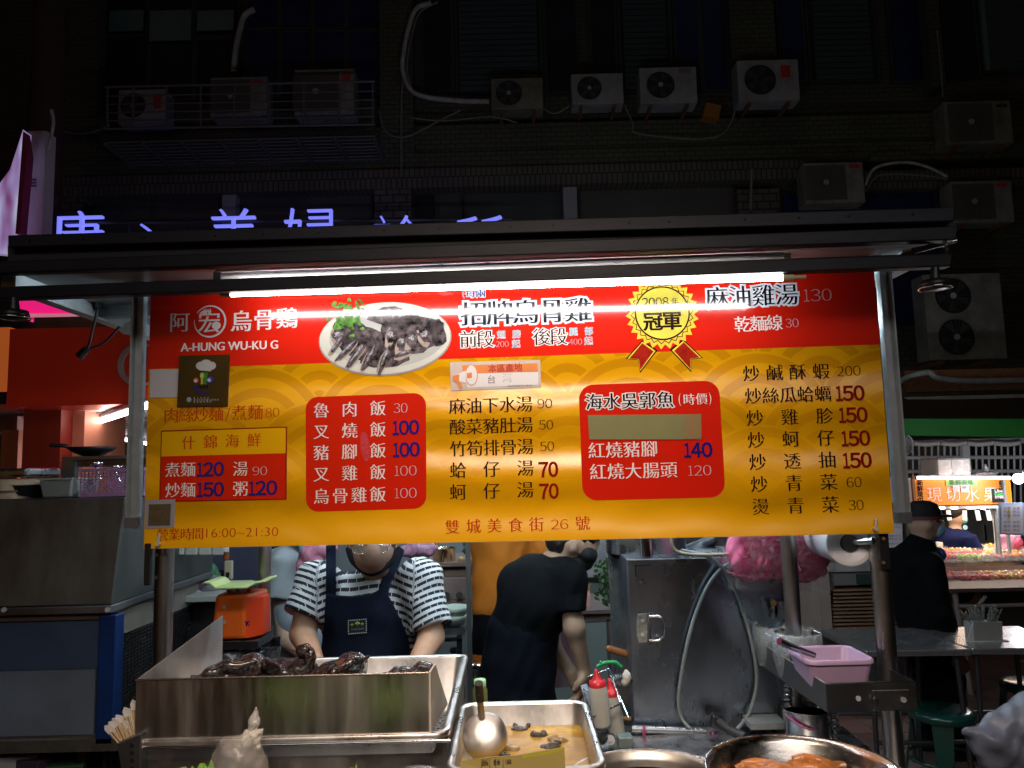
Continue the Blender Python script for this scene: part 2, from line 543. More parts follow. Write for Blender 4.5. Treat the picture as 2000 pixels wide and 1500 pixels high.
# red band
lg = sign
row('阿', (351, 630), (351, 630), 40, WHITE, name='shop_name')
row('烏骨鷄', (472, 628), (561, 622), 42, WHITE, name='shop_name', c=(0.02, 0.0))
fitb('A-HUNG WU-KU G', (354, 678), (543, 673.5), 17, WHITE, ox=0.03, oy=0.0, name='shop_name')
row('招牌烏骨雞', (926, 614), (1129, 606), 48, BLACK, 4, halo=HALO, wx=1.06, c=(0.018, -0.008), hsz=0.08)
row('前段', (915, 663.5), (948, 662.5), 34, BROWN, 4, halo=WHITE, c=(0.008, -0.01), hsz=0.055)
row('後段', (1058, 658.5), (1091, 657.5), 34, BROWN, 4, halo=WHITE, c=(0.008, -0.01), hsz=0.055)
for ch, x, y in (('翅', 979, 654), ('膀', 1009, 653), ('起', 1008, 672), ('腿', 1120, 648), ('部', 1150, 647), ('起', 1149.5, 666)):
    row(ch, (x, y), (x, y), 15.5, BLACK, 4, halo=HALO, c=(-0.008, -0.018), hsz=0.05)
fitb('200', (968, 672.5), (994, 671.7), 12, PINK)
fitb('400', (1111, 668), (1137, 667.2), 12, PINK)
row('每兩', (919, 573), (939, 572.5), 20, BLUE, 4, halo=HALO)
fitb('(', (903, 573), (907, 573), 20, BLUE, halo=HALO)
row('麻油雞湯', (1400, 582), (1536, 576), 42, BLACK, 4, halo=HALO, c=(0.014, -0.008), hsz=0.08)
fitb('130', (1568, 577.5), (1625, 575.5), 25, PINK)
row('乾麵線', (1450, 634), (1512, 631), 31, WHITE, c=(0.014, -0.006))
fitb('30', (1533, 631.5), (1560, 630.5), 18, PINK)
# medal
def burst(cx, cy, r0, r1, n, layer, mt, nm):
    u, v = su(cx, cy); s_ = 2.2 / FPX
    lay([(u + s_ * (r1 if i % 2 == 0 else r0) * math.cos(PI * i / n + 0.05), v + s_ * (r1 if i % 2 == 0 else r0) * math.sin(PI * i / n + 0.05)) for i in range(2 * n)], mt, layer, nm, px=False)
RIB = pr('print_ribbon', (0.42, 0.02, 0.01), var=0.5, vs=30)
for pts, ins, m2 in (
    ([(1255, 664), (1222, 701), (1246, 703), (1250, 729), (1284, 684)], 0, 0),
    ([(1308, 683), (1350, 727), (1350, 702), (1373, 699), (1333, 662)], 0, 0)):
    lay(pts, BROWN, 3, 'medal_ribbon')
    cx = sum(p[0] for p in pts) / 5; cy = sum(p[1] for p in pts) / 5
    lay([(cx + (x - cx) * 0.88, cy + (y - cy) * 0.88) for x, y in pts], GOLD, 4, 'medal_ribbon')
    lay([(cx + (x - cx) * 0.76, cy + (y - cy) * 0.8) for x, y in pts], RIB, 5, 'medal_ribbon')
burst(1293, 612, 62, 72, 26, 6, GOLD, 'medal_rays')
burst(1293, 612, 56, 62, 26, 7, BROWN, 'medal_rays')
burst(1293, 612, 54, 60, 26, 8, GOLD, 'medal_rays')
lay(ell(1293, 612, 54, 54), BROWN, 9, 'medal_disc', px=False)
lay(ell(1293, 612, 51, 51), LGOLD, 10, 'medal_disc', px=False)
fitb('2008', (1253, 592), (1306, 590), 19, BROWN, 11, ox=0.0, oy=0.0)
row('年', (1318, 589.5), (1318, 589.5), 15, BROWN, 11, c=(0, 0))
row('冠軍', (1275, 629), (1312, 627), 36, BROWN, 11, c=(0.035, 0.02))

# logo ring with the hen-shaped character
u, v = su(411, 628); s_ = 2.2 / FPX
b = B()
for i in range(56):
    t0, t1 = [PI * 0.82 - 2 * PI * 0.93 * k / 56 for k in (i, i + 1)]
    w0, w1 = [0.8 + 3.2 * math.sin(PI * k / 56) ** 0.8 for k in (i, i + 1)]
    q = [(33 - w0, t0), (33, t0), (33, t1), (33 - w1, t1)]
    b.prism([S3(u + s_ * r_ * math.cos(t_), v + s_ * r_ * math.sin(t_), 4 * E0) for r_, t_ in q], SN * 0.0003)
part('logo_ring', b, WHITE, sign)
row('宏', (409, 630), (409, 630), 44, WHITE, name='logo_character', c=(0.012, 0.0))
lay(ell(423, 636, 9, 8), WHITE, 5, 'logo_hen_body', px=False)
lay(ell(398, 612, 8, 5, rot=0.3), WHITE, 5, 'logo_hen_head', px=False)
for k in range(4): lay([(397 + 4 * k, 610), (399 + 4 * k, 603 - (k % 2)), (402 + 4 * k, 610)], WHITE, 5, 'logo_hen_comb')

# yellow field, left block
row('肉絲炒麵', (335, 812), (422, 808.5), 30, ORED)
fitb('/', (440, 809), (451, 809), 30, ORED)
row('煮麵', (468, 806.5), (499, 805.5), 30, ORED)
fitb('80', (518, 806), (547, 805), 19, ORED)
row('什錦海鮮', (369, 865), (497, 860), 27, ORED, 5)
row('煮麵', (338, 918), (368, 917), 29, WHITE, 5)
row('炒麵', (338, 958), (368, 957), 29, WHITE, 5)
row('湯', (470, 916), (470, 916), 29, WHITE, 5)
row('粥', (470, 955), (470, 955), 29, WHITE, 5)
fitb('120', (385, 917.5), (438, 915.5), 27, BLUE, 5, *BO)
fitb('150', (385, 957), (438, 955), 27, BLUE, 5, *BO)
fitb('120', (486, 954), (542, 952), 27, BLUE, 5, *BO)
fitb('90', (493, 920), (523, 919), 18, PINK, 5)
# rice panel
for s, y in (('魯肉飯', 802), ('叉燒飯', 843.5), ('豬腳飯', 884.5), ('叉雞飯', 926.5), ('烏骨雞飯', 970)):
    row(s, (628, y), (738.5, y - 4.2), 30, WHITE, 5)
fitb('30', (768, 797.5), (797, 796.5), 20, PINK, 5)
fitb('100', (767, 836), (819, 834), 27, BLUE, 5, *BO)
fitb('100', (768, 879), (820, 877), 27, BLUE, 5, *BO)
fitb('100', (770, 920), (815, 918.4), 20, PINK, 5)
fitb('100', (770, 963.5), (815, 962), 20, PINK, 5)
# soups
for s, x, y in (('麻油下水湯', 893, 794), ('酸菜豬肚湯', 894, 834.5), ('竹筍排骨湯', 895, 877), ('蛤仔湯', 895, 919), ('蚵仔湯', 895, 961.5)):
    row(s, (x, y), (x + 131, y - 4.5), 31, BROWN, 4)
fitb('90', (1049, 788.5), (1079, 787.5), 19, BROWN)
fitb('50', (1052, 830), (1081, 829), 19, BROWN)
fitb('50', (1054, 872), (1083, 871), 19, BROWN)
fitb('70', (1052, 917.5), (1090, 916), 28, DRED, 4, *BO)
fitb('70', (1053, 960), (1091, 958.5), 28, DRED, 4, *BO)
row('雙城美食街', (884, 1029.5), (1048, 1024.5), 27, ORED)
fitb('26', (1075, 1024.5), (1111, 1023), 19, ORED)
row('號', (1138, 1022), (1138, 1022), 27, ORED)
row('營業時間', (318, 1045), (387, 1042.5), 23, ORED)
fitb('16:00~21:30', (403, 1042), (544, 1037), 18, ORED)
# fish and braised pork panel
row('海水吳郭魚', (1160, 785.5), (1299, 781), 31, BLACK, 5, halo=WHITE, c=(0.018, -0.004), hsz=0.06)
row('時價', (1345.5, 780.5), (1370, 779.5), 22, WHITE, 5)
fitb('(', (1325, 781), (1330, 781), 26, WHITE, 5); fitb(')', (1384, 779), (1389, 779), 26, WHITE, 5)
row('紅燒豬腳', (1165, 880.5), (1268, 877), 31, WHITE, 5)
fitb('140', (1336, 879.5), (1391, 878), 27, BLUE, 5, *BO)
row('紅燒大腸頭', (1168, 922), (1306, 918), 31, WHITE, 5)
fitb('120', (1343, 919.5), (1390, 918), 20, PINK, 5)
# stir-fries
for s, x, y in (('炒鹹酥蝦', 1467, 730), ('炒絲瓜蛤蠣', 1471, 774), ('炒雞胗', 1474, 817), ('炒蚵仔', 1476.5, 860), ('炒透抽', 1479.5, 903), ('炒青菜', 1482.5, 946), ('燙青菜', 1485.5, 990)):
    row(s, (x, y), (x + 136, y - 4.3), 31, BROWN, 4)
fitb('200', (1633, 725.5), (1681, 723.5), 20, BROWN)
for x, y in ((1632, 769), (1638, 811.5), (1643, 857), (1646, 900)):
    fitb('150', (x, y), (x + 56, y - 2), 28, DRED, 4, *BO)
fitb('60', (1652, 942), (1683, 941), 20, BROWN)
fitb('30', (1656, 986.5), (1687, 985.5), 20, BROWN)
# rubbed pink patch between the rice rows
lay(ell(713, 872, 9, 30, rot=0.1), mat('rubbed_pink', (0.55, 0.05, 0.09), 0.7, var=0.5, vs=160, col2=(0.5, 0.012, 0.006)), 3, 'rubbed_patch', px=False)

# printed dish: oval plate of sliced dark chicken with greens
lay(ell(752, 662, 133, 74, rot=0.02), mat('print_plate_rim', (0.33, 0.29, 0.25), 0.2, coat=0.3), 4, 'plate_print', px=False)
lay(ell(752, 660.5, 131, 72, rot=0.02), pr('print_plate', (0.60, 0.60, 0.54), var=0.15, vs=6), 5, 'plate_print', px=False)
lay(ell(757, 659, 117, 60, rot=0.02), pr('print_plate_inner', (0.50, 0.52, 0.50), var=0.25, vs=5), 6, 'plate_print', px=False)
MEAT = pr('print_meat', (0.17, 0.14, 0.15), rough=0.2, var=0.95, vs=55, col2=(0.006, 0.005, 0.007))
MEATC = pr('print_meat_cut', (0.42, 0.35, 0.30), var=0.35, vs=40)
SHN = pr('print_shine', (0.50, 0.50, 0.55), var=0.8, vs=120, col2=(0.05, 0.05, 0.06))
GRN = pr('print_green', (0.16, 0.42, 0.07), var=0.8, vs=60)
def blob(cx, cy, rx, ry, rot, mt, layer, jag=0.16, n=16):
    u, v = su(cx, cy); s_ = 2.2 / FPX; pts = []
    for i in range(n):
        t = 2 * PI * i / n; q = 1 + random.uniform(-jag, jag)
        x, y = rx * q * math.cos(t), ry * q * math.sin(t)
        pts.append((u + s_ * (x * math.cos(rot) - y * math.sin(rot)), v + s_ * (x * math.sin(rot) + y * math.cos(rot))))
    lay(pts, mt, layer, 'meat_slice_print' if mt != GRN else 'herb_print', px=False)
L_ = 7
for (x, y, rx, ry, a) in ((770, 620, 60, 22, -0.1), (800, 650, 66, 34, 0.05), (690, 650, 44, 26, -0.3), (720, 672, 60, 34, -0.2), (800, 672, 62, 22, 0.1), (752, 700, 55, 17, 0.02), (850, 650, 20, 30, 0.3)):
    blob(x, y, rx, ry, a, MEAT, L_)
L_ = 8
for (x, y, rx, ry, a) in ((662, 655, 13, 24, 0.3), (682, 680, 34, 9, 0.75), (700, 690, 36, 10, 0.9), (723, 697, 32, 11, 1.05), (752, 702, 30, 10, 1.2), (660, 672, 26, 8, 0.9), (765, 655, 10, 28, -0.2), (785, 668, 9, 26, -0.3), (806, 662, 10, 28, -0.4), (830, 655, 11, 26, 0.5), (790, 690, 22, 8, 0.3)):
    blob(x - 4, y + 6, rx * 0.85, ry * 0.8, a, MEATC, 8, 0.1)
    blob(x, y, rx, ry * 0.66, a, MEAT, 9, 0.2)
    blob(x - 1, y - 2, rx * 0.6, ry * 0.22, a, SHN, 10, 0.35)
for k in range(54):
    blob(680 + random.gauss(0, 14), 622 + random.gauss(0, 13), random.uniform(4, 10), random.uniform(2.5, 6), random.uniform(0, 3), GRN, 11 + k % 6, 0.3, 9)
blob(699, 598, 14, 3, -1.2, GRN, 12, 0.3, 9); blob(706, 590, 12, 2, -0.9, GRN, 13, 0.3, 9)

# stickers on the board (things of their own, lying on it)
def sticker(pts, mt, name, label, cat, layer=4, th=0.0008):
    b = B(); b.prism([S3(*su(*p), layer * E0) for p in pts], SN * th)
    t = thing(name, label, cat, sp(*pts[3]))
    part('sheet', b, mt, t)
    return t
n1 = sticker([(879, 708), (1055, 703), (1057, 757), (881, 763)], mat('notice_paper', (0.55, 0.46, 0.40), 0.5, var=0.1, vs=60), 'origin_notice', 'cream notice strip with orange megaphone stating pork origin, stuck mid menu board', 'notice')
lay([(902, 714), (1050, 709.5), (1051, 726), (905, 730)], ORANGE, 7, 'heading_strip', parent=n1)
lay([(905, 730.5), (1051, 726.5), (1052, 752), (914, 757)], mat('notice_white', (0.68, 0.64, 0.64), 0.5), 7, 'blank_strip', parent=n1)
row('本區產地', (962, 720.2), (1012, 718), 15.5, mat('notice_red', (0.45, 0.04, 0.02), 0.5), 9, c=(0.03, 0.03), parent=n1)
row('台', (960, 741.5), (960, 741.5), 17, BLACK, 9, c=(-0.015, -0.015), parent=n1)
row('灣', (991, 738.5), (991, 738.5), 18, BLACK, 9, c=(-0.02, -0.02), parent=n1)
row('臺北市政府衛生局', (994, 754.2), (1022, 753.4), 3.8, BLACK, 9, c=(-0.01, -0.01), parent=n1)
row('關心您', (1029, 753.3), (1037, 753), 3.8, BLACK, 9, c=(-0.01, -0.01), parent=n1)
lay(ell(921, 733, 12.5, 21), ORANGE, 8, 'megaphone_horn', px=False, parent=n1)
lay(ell(921, 733, 11, 19.4), mat('notice_white', (0.7, 0.7, 0.7)), 10, 'megaphone_horn', px=False, parent=n1)
lay([(885, 735), (910, 724), (910, 748), (886, 744)], mat('notice_white', (0.7, 0.7, 0.7)), 9, 'megaphone_body', parent=n1)
lay([(884, 735), (897, 731), (897, 746), (885, 744)], ORANGE, 11, 'megaphone_body', parent=n1)
lay([(912, 729), (922, 728), (922, 738), (912, 739)], ORANGE, 12, 'megaphone_horn', parent=n1)
lay([(891, 745), (899, 745), (904, 758), (898, 760)], ORANGE, 10, 'megaphone_grip', parent=n1)

tp = sticker([(1148, 811), (1369, 809), (1370, 858), (1151, 858.5)], mat('khaki_tape', (0.20, 0.19, 0.075), 0.42, var=0.12, vs=8), 'masking_tape', 'khaki tape patch covering one line inside the right red menu panel', 'tape patch', 6)
fitb('90', (1334, 832), (1358, 831), 19, mat('tape_relief', (0.17, 0.155, 0.065), 0.5), 9, parent=tp)
part('tape_end', B().prism([S3(*su(*p), 9 * E0) for p in [(1336, 811), (1368, 810.5), (1369, 856), (1338, 857)]], SN * 0.0003), mat('tape_brown', (0.24, 0.15, 0.06), 0.45), tp)

pq = sticker([(352, 695), (450, 693), (446, 793), (347, 795)], mat('plaque_bronze', (0.11, 0.075, 0.02), 0.28, 0.6, var=0.2, vs=5), 'award_plaque', 'dark bronze award plaque with a white chef hat and smile, left on the menu board', 'plaque', 4, 0.004)
PL = 15
PW = mat('plaque_white', (0.5, 0.5, 0.5), 0.5)
lay(ell(393, 715, 9, 8), PW, PL, 'chef_hat', px=False, parent=pq); lay(ell(404, 711, 11, 8.5), PW, PL + 1, 'chef_hat', px=False, parent=pq); lay(ell(415, 715, 9, 8), PW, PL + 2, 'chef_hat', px=False, parent=pq)
lay([(391, 714), (416, 714), (414, 726), (391, 724)], PW, PL + 3, 'chef_hat', parent=pq)
lay(ell(385, 743, 6, 6), mat('plaque_red', (0.4, 0.02, 0.02)), PL, 'logo_eye', px=False, parent=pq); lay(ell(384, 744, 3.6, 3.6), PW, PL + 1, 'logo_eye', px=False, parent=pq)
lay(ell(412, 742, 6, 6), mat('plaque_blue', (0.02, 0.05, 0.5)), PL, 'logo_eye', px=False, parent=pq); lay(ell(410.5, 743, 3.6, 3.6), PW, PL + 1, 'logo_eye', px=False, parent=pq)
lay([(393, 728), (407, 728), (405, 751), (394, 751)], mat('plaque_green', (0.05, 0.2, 0.03)), PL, 'logo_nose', parent=pq)
lay(ell(396.5, 734, 4, 5.5), mat('plaque_lime', (0.5, 0.5, 0.06)), PL + 1, 'logo_spoon', px=False, parent=pq)
lay([(395.5, 736), (397.5, 736), (398, 751), (394, 751)], mat('plaque_lime'), PL + 2, 'logo_spoon', parent=pq)
sm = [(378, 753), (383, 753), (390, 762), (400, 767), (408, 765), (415, 759), (411, 765), (402, 770), (392, 769), (383, 762)]
lay(sm, mat('plaque_navy', (0.01, 0.01, 0.18)), PL, 'logo_smile', parent=pq)
fitb('TAIPEI', (388, 756), (408, 755.5), 6, BLACK, PL + 2, 0.03, 0.03, parent=pq)
lay(ell(371, 781, 5, 5), mat('plaque_pale', (0.25, 0.32, 0.36)), PL, 'city_seal', px=False, parent=pq)
for k, (s, xe) in enumerate((('臺北市政府', 408), ('臺北市政府衛生局推薦', 427), ('優良業者標章', 413))):
    row(s, (381.5, 778 + 3.7 * k), (xe, 777.4 + 3.7 * k), 3.4, PW, PL, c=(0, 0), parent=pq)
sticker([(294, 722), (350, 721), (349, 776), (293, 777)], mat('sticker_white', (0.55, 0.52, 0.55), 0.35), 'blank_sticker', 'pale square sticker at the left end of the red band', 'sticker')
s2 = sticker([(286, 977), (343, 975), (341, 1031), (284, 1032)], mat('pouch_clear', (0.30, 0.29, 0.33), 0.3), 'payment_card_pouch', 'greyish plastic card pouch at the bottom left corner of the menu board', 'card pouch')
lay([(292, 985), (335, 984), (333, 1026), (290, 1027)], mat('pouch_card', (0.12, 0.085, 0.04), 0.5, var=0.4, vs=60), 7, 'card', parent=s2)

def run_jobs():
    S.collection.hide_viewport = False
    tmp = []
    cache = {}
    for jb in JOBS:
        if jb[0] not in cache:
            cu = bpy.data.curves.new('t', 'FONT'); cu.body = jb[0]; cu.size = 1
            o = bpy.data.objects.new('t', cu); COL.objects.link(o); cache[jb[0]] = o
    dg = bpy.context.evaluated_depsgraph_get(); dg.update()
    outl = {}
    for s, o in cache.items():
        c = o.evaluated_get(dg).to_curve(dg)
        polys = []
        for spn in c.splines:
            P = spn.bezier_points; pl = []
            for i in range(len(P)):
                a, b = P[i], P[(i + 1) % len(P)]
                straight = (a.handle_right - a.co).length < 1e-4 and (b.handle_left - b.co).length < 1e-4
                seg = (b.co - a.co).length
                ns = 1 if straight or seg < 0.02 else (3 if seg < 0.2 else 6)
                for k in range(ns):
                    t = k / ns
                    q = a.co * (1 - t) ** 3 + 3 * a.handle_right * t * (1 - t) ** 2 + 3 * b.handle_left * t * t * (1 - t) + b.co * t ** 3
                    pl.append((q.x, q.y))
            d = [pl[0]]
            for q in pl[1:]:
                if math.hypot(q[0] - d[-1][0], q[1] - d[-1][1]) > 1e-3: d.append(q)
            if len(d) > 2 and math.hypot(d[0][0] - d[-1][0], d[0][1] - d[-1][1]) < 1e-3: d.pop()
            if len(d) > 2: polys.append(np.array(d))
        outl[s] = polys
    for o in cache.values():
        cu = o.data; bpy.data.objects.remove(o); bpy.data.curves.remove(cu)
    from mathutils.geometry import delaunay_2d_cdt
    fills = {}
    def fill(s, ox, oy, fit):
        ps = outl[s]
        al = np.concatenate(ps); mn = al.min(0); mx_ = al.max(0)
        areas = [0.5 * np.sum(p[:, 0] * np.roll(p[:, 1], -1) - np.roll(p[:, 0], -1) * p[:, 1]) for p in ps]
        sg = -1.0 if areas[int(np.argmax(np.abs(areas)))] < 0 else 1.0
        qs = []
        for p in ps:
            nx = np.roll(p, -1, 0) - p; nx /= np.linalg.norm(nx, axis=1)[:, None] + 1e-9
            pv = np.roll(nx, 1, 0)
            n1_ = np.stack([nx[:, 1], -nx[:, 0]], 1) * sg; n2_ = np.stack([pv[:, 1], -pv[:, 0]], 1) * sg
            mit = (n1_ + n2_) / np.maximum(0.6, 1 + (n1_ * n2_).sum(1))[:, None]
            q = p + mit * np.array([ox, oy])
            if fit: q = (q - mn) / (mx_ - mn)
            qs.append(q)
        co_ = [Vector((float(a), float(b_))) for q in qs for a, b_ in q]
        ed, o_ = [], 0
        for q in qs:
            ed += [(o_ + i, o_ + (i + 1) % len(q)) for i in range(len(q))]; o_ += len(q)
        r_ = delaunay_2d_cdt(co_, ed, [], 0, 1e-5)
        vs = np.array([tuple(v) for v in r_[0]]); tr = np.array([tuple(f) for f in r_[2]])
        cen = vs[tr].mean(1); wn = np.zeros(len(cen))
        for q in qs:
            a = q[None] - cen[:, None]; b_ = np.roll(q, -1, 0)[None] - cen[:, None]
            wn += np.arctan2(a[..., 0] * b_[..., 1] - a[..., 1] * b_[..., 0], (a * b_).sum(-1)).sum(1)
        tr = tr[np.abs(np.round(wn / (2 * PI))) > 0.5]
        return vs, [tuple(int(i) for i in f) for f in tr]
    for s, place, mt, layer, parent, ox, oy, name, fit, extr in JOBS:
        key = (s, ox, oy, fit)
        if key not in fills: fills[key] = fill(*key)
        vs, fs = fills[key]
        if extr:
            b = B(); e = Vector(extr)
            A_ = [place(x, y) for x, y in vs]; n_ = len(A_)
            b.add(A_, fs); b.add([p + e for p in A_], fs)
            ed = {}
            for f in fs:
                for i in range(3):
                    k = (f[i], f[(i + 1) % 3])
                    if (k[1], k[0]) in ed: ed.pop((k[1], k[0]))
                    else: ed[k] = 1
            b.add(A_ + [p + e for p in A_], [(i, j, j + n_, i + n_) for i, j in ed])
        else:
            b = B(); b.add([place(x, y) + SN * (layer * E0 + 0.0002) for x, y in vs], fs)
        part(name, b, mt, parent)
# ------------------------------------------------------------------ ground
asph = mat('paving_base', (0.035, 0.032, 0.03), 0.7, var=0.3, vs=3, bump=0.2)
b = B(); b.sheet([(-60, -30, 0), (60, -30, 0), (60, 60, 0), (-60, 60, 0)])
g0 = struct('ground', b, asph)
tile_m = [mat('paver_%d' % i, c, 0.45, var=0.25, vs=9, bump=0.1) for i, c in enumerate([(0.22, 0.11, 0.085), (0.25, 0.13, 0.10), (0.19, 0.10, 0.085), (0.23, 0.15, 0.12)])]
grey_t = mat('paver_grey', (0.13, 0.12, 0.11), 0.5, var=0.4, vs=30)
pale_t = mat('paver_pale', (0.30, 0.24, 0.20), 0.5, var=0.2)
def pavers(x0, x1, y0, y1, sx, sy, mats, rows_special={}):
    ms = {}
    nx = int((x1 - x0) / sx); ny = int((y1 - y0) / sy)
    for j in range(ny):
        for i in range(nx):
            mt = rows_special.get(j) or random.choice(mats)
            if mt.name not in ms:
                q = B(); q.bb(-sx / 2 + 0.004, sx / 2 - 0.004, -sy / 2 + 0.004, sy / 2 - 0.004, 0.0, 0.012)
                ms[mt.name] = mesh_from(q, 'paver'); ms[mt.name].materials.append(mt)
            o = bpy.data.objects.new('paver', ms[mt.name]); COL.objects.link(o); o.parent = g0
            o.location = (x0 + (i + 0.5) * sx, y0 + (j + 0.5) * sy, random.uniform(-0.001, 0.002))
pavers(1.2, 5.1, 3.3, 7.5, 0.3, 0.3, tile_m, {1: grey_t, 4: grey_t, 5: pale_t})
pavers(0.0, 1.2, 3.3, 7.5, 0.3, 0.3, tile_m)

# ------------------------------------------------------------------ canopy rails over the sign
def rail(l0, l1, r0, r1, YL, YR, dep, mt, parent, name='rail', bev=0.003):
    # l0,l1: top and bottom of the left end; r0,r1 the same at the right end
    a = [at(*l1, YL), at(*r1, YR), at(*r0, YR), at(*l0, YL)]
    bk = [p + Vector((0.0, dep, 0)) for p in a]
    return part(name, B().hexa(a, bk), mt, parent, bevel=bev)
can = thing('stall_canopy', 'dark metal canopy with three long parallel rails above the menu board', 'canopy', (0, 2.0, 2.3))
rail((15, 459), (15, 483), (1866, 404), (1864, 432), 2.00, 1.90, 0.04, beam_m, can)
rail((-60, 512), (-60, 536), (1872, 441), (1868, 468), 2.02, 1.90, 0.035, beam_m, can)
rail((-60, 562), (-60, 586), (1861, 493), (1858, 520), 2.06, 1.95, 0.035, beam_m, can)
rail((15, 480), (15, 516), (1864, 430), (1868, 444), 2.03, 1.93, 0.01, mat('canopy_fascia', (0.02, 0.02, 0.022), 0.6), can, 'fascia', 0)
b = B(); b.bb(-1.43, 1.15, 2.06, 3.7, 2.425, 2.435)
part('roof_panel', b, mat('canopy_underside', (0.30, 0.32, 0.34), 0.5, var=0.3, vs=3), can)
b = B()
for x in (-1.40, -0.2, 1.12): b.bb(x - 0.02, x + 0.02, 2.1, 3.7, 2.38, 2.425)
for y in (2.55, 3.1, 3.68): b.bb(-1.43, 1.15, y - 0.02, y + 0.02, 2.385, 2.424)
part('roof_frame', b, alu, can)
b = B()
for k in range(16):
    x = 60 + k * 115 + random.uniform(-20, 20)
    p = at(x, 471 - 0.030 * x, 2.0 - 0.1 * x / 1900 - 0.002); b.cyl(p, p + Vector((0, -0.003, 0)), 0.0035, n=8)
part('rivets', b, beam_m, can)
b = B()
for (x0, y0, x1, y1) in ((1760, 499, 1868, 470), (1780, 488, 1850, 474), (1845, 476, 1856, 500)):
    b.cyl(at(x0, y0, 1.97), at(x1, y1, 1.95), 0.005, n=8)
part('end_strut', b, chrome, can)
rail((180, 529), (180, 541), (262, 527), (262, 534), 2.2, 2.2, 0.02, alu, can, 'bracket', 0)

fx = thing('unlit_light_fixture', 'long white light fixture without light, between the canopy rails', 'light fixture', at(980, 515, 2.12))
rail((420, 523), (420, 531), (1540, 481), (1540, 489), 2.12, 2.05, 0.05, mat('fixture_white', (0.36, 0.40, 0.46), 0.35, var=0.12), fx, 'housing')
b = B(); b.cyl(at(432, 540, 2.10), at(1530, 499, 2.03), 0.010, n=16)
part('tube', b, mat('unlit_tube', (0.26, 0.27, 0.27), 0.2), fx)
b = B()
for x in (862, 952): b.box(at(x, 539 - 0.0373 * (x - 432) - 2 + 0, 2.08), (0.012, 0.012, 0.012))
for x, y in ((426, 540), (1535, 499)): b.box(at(x, y, 2.1), (0.02, 0.02, 0.02))
part('clip', b, rubber, fx)

tb = thing('sign_light_tube', 'glowing white fluorescent tube across the top of the menu board', 'light tube', at(1000, 558, 2.03))
TL_, TR_ = at(452, 573.5, 2.075), at(1528, 542, 1.99)
b = B(); b.cyl(TL_, TR_, 0.0085, n=20)
part('glass_tube', b, mat('tube_glow', (0.9, 0.9, 0.9), 0.5, emit=(1.0, 0.93, 0.90), es=40), tb)
d = (TR_ - TL_).normalized()
b = B(); b.cyl(TR_, TR_ + d * 0.028, 0.0105, n=16); b.cyl(TR_ + d * 0.026, TR_ + d * 0.06, 0.006, n=12)
part('end_cap', b, mat('cap_cream', (0.6, 0.5, 0.32), 0.4), tb)
part('end_cap', B().cyl(TL_ - d * 0.028, TL_, 0.0105, n=16), mat('cap_cream'), tb)

# uprights that hold the sign, and the steel posts
b = B()
for x0, y0, x1, y1, Y, s_ in ((279, 536, 271, 1038, 2.27, 1), (1727, 528, 1755, 1012, 2.20, -1)):
    pass
def upright(x0, y0, x1, y1, Y, w, label):
    t = thing('frame_upright', label, 'frame post', at(x1, y1, Y))
    a, c = at(x0, y0, Y), at(x1, y1, Y)
    q = B(); q.bb(a.x - w / 2, a.x + w / 2, Y, Y + 0.004, c.z, a.z); q.bb(a.x - w / 2, a.x - w / 2 + 0.004, Y - 0.022, Y, c.z, a.z); q.bb(a.x + w / 2 - 0.004, a.x + w / 2, Y - 0.022, Y, c.z, a.z)
    part('channel', q, alu, t)
    q = B(); q.bb(a.x - w / 2 - 0.001, a.x + w / 2 + 0.001, Y - 0.024, Y + 0.006, c.z - 0.03, c.z + 0.0)
    part('foot', q, steel_dull, t)
upright(277, 536, 272, 1010, 2.255, 0.036, 'pale aluminium upright at the left edge of the menu board')
upright(1722, 526, 1752, 1000, 2.19, 0.036, 'pale aluminium upright at the right edge of the menu board')
def post(x0, y0, Y0, r, zb, name, label, ztop, mt=steel, x1=None):
    a = at(x0, y0, Y0); xb = a.x if x1 is None else x1
    t = thing(name, label, 'post', (xb, Y0, zb))
    q = B(); q.cyl((a.x, Y0, ztop), (xb, Y0, zb), r, n=28)
    part('pipe', q, mt, t)
    return t, a
steel_post = mat('steel_post', (0.50, 0.48, 0.47), 0.30, 1.0, var=0.1, vs=4, rvar=0.04)
pA, a = post(322, 1075, 2.30, 0.0265, 0.05, 'steel_post', 'thick polished steel post left of the chicken tray, under the board', 2.38, steel_post)
q = B(); q.bb(a.x - 0.03, a.x - 0.012, 2.235, 2.25, at(305, 1142, 2.25).z, at(305, 1060, 2.25).z); part('black_bracket', q, black_m, pA, bevel=0.002)
q = B(); q.cyl(at(304, 1128, 2.234), at(304, 1128, 2.228), 0.005, n=10); q.cyl(at(305, 1084, 2.234), at(305, 1084, 2.228), 0.005, n=10); part('bolt', q, chrome, pA)
pB, a = post(1716, 1060, 2.215, 0.0265, 0.05, 'steel_post', 'thick polished steel post on the right, clamped to the shelf tray', 2.38, steel_post)
q = B(); bx_ = at(1726, 1070, 2.18).x; q.bb(bx_ - 0.014, bx_ + 0.014, 2.175, 2.188, at(1725, 1112, 2.18).z, at(1725, 1035, 2.18).z); part('black_bracket', q, black_m, pB, bevel=0.002)
q = B()
for y in (1052, 1099): q.cyl(at(1726, y, 2.174), at(1726, y, 2.168), 0.0045, n=10)
part('bolt', q, chrome, pB)
pC, a = post(517, 1085, 3.0, 0.025, 0.05, 'steel_post', 'steel post behind the orange scale, beside the white shirt', 2.4, steel_post)
q = B(); c = at(516, 1258, 3.0); q.cyl(c - Vector((0, 0, 0.035)), c + Vector((0, 0, 0.035)), 0.032, n=24); q.box(c + Vector((0.045, -0.01, 0)), (0.04, 0.012, 0.06)); part('clamp', q, steel, pC)
q = B()
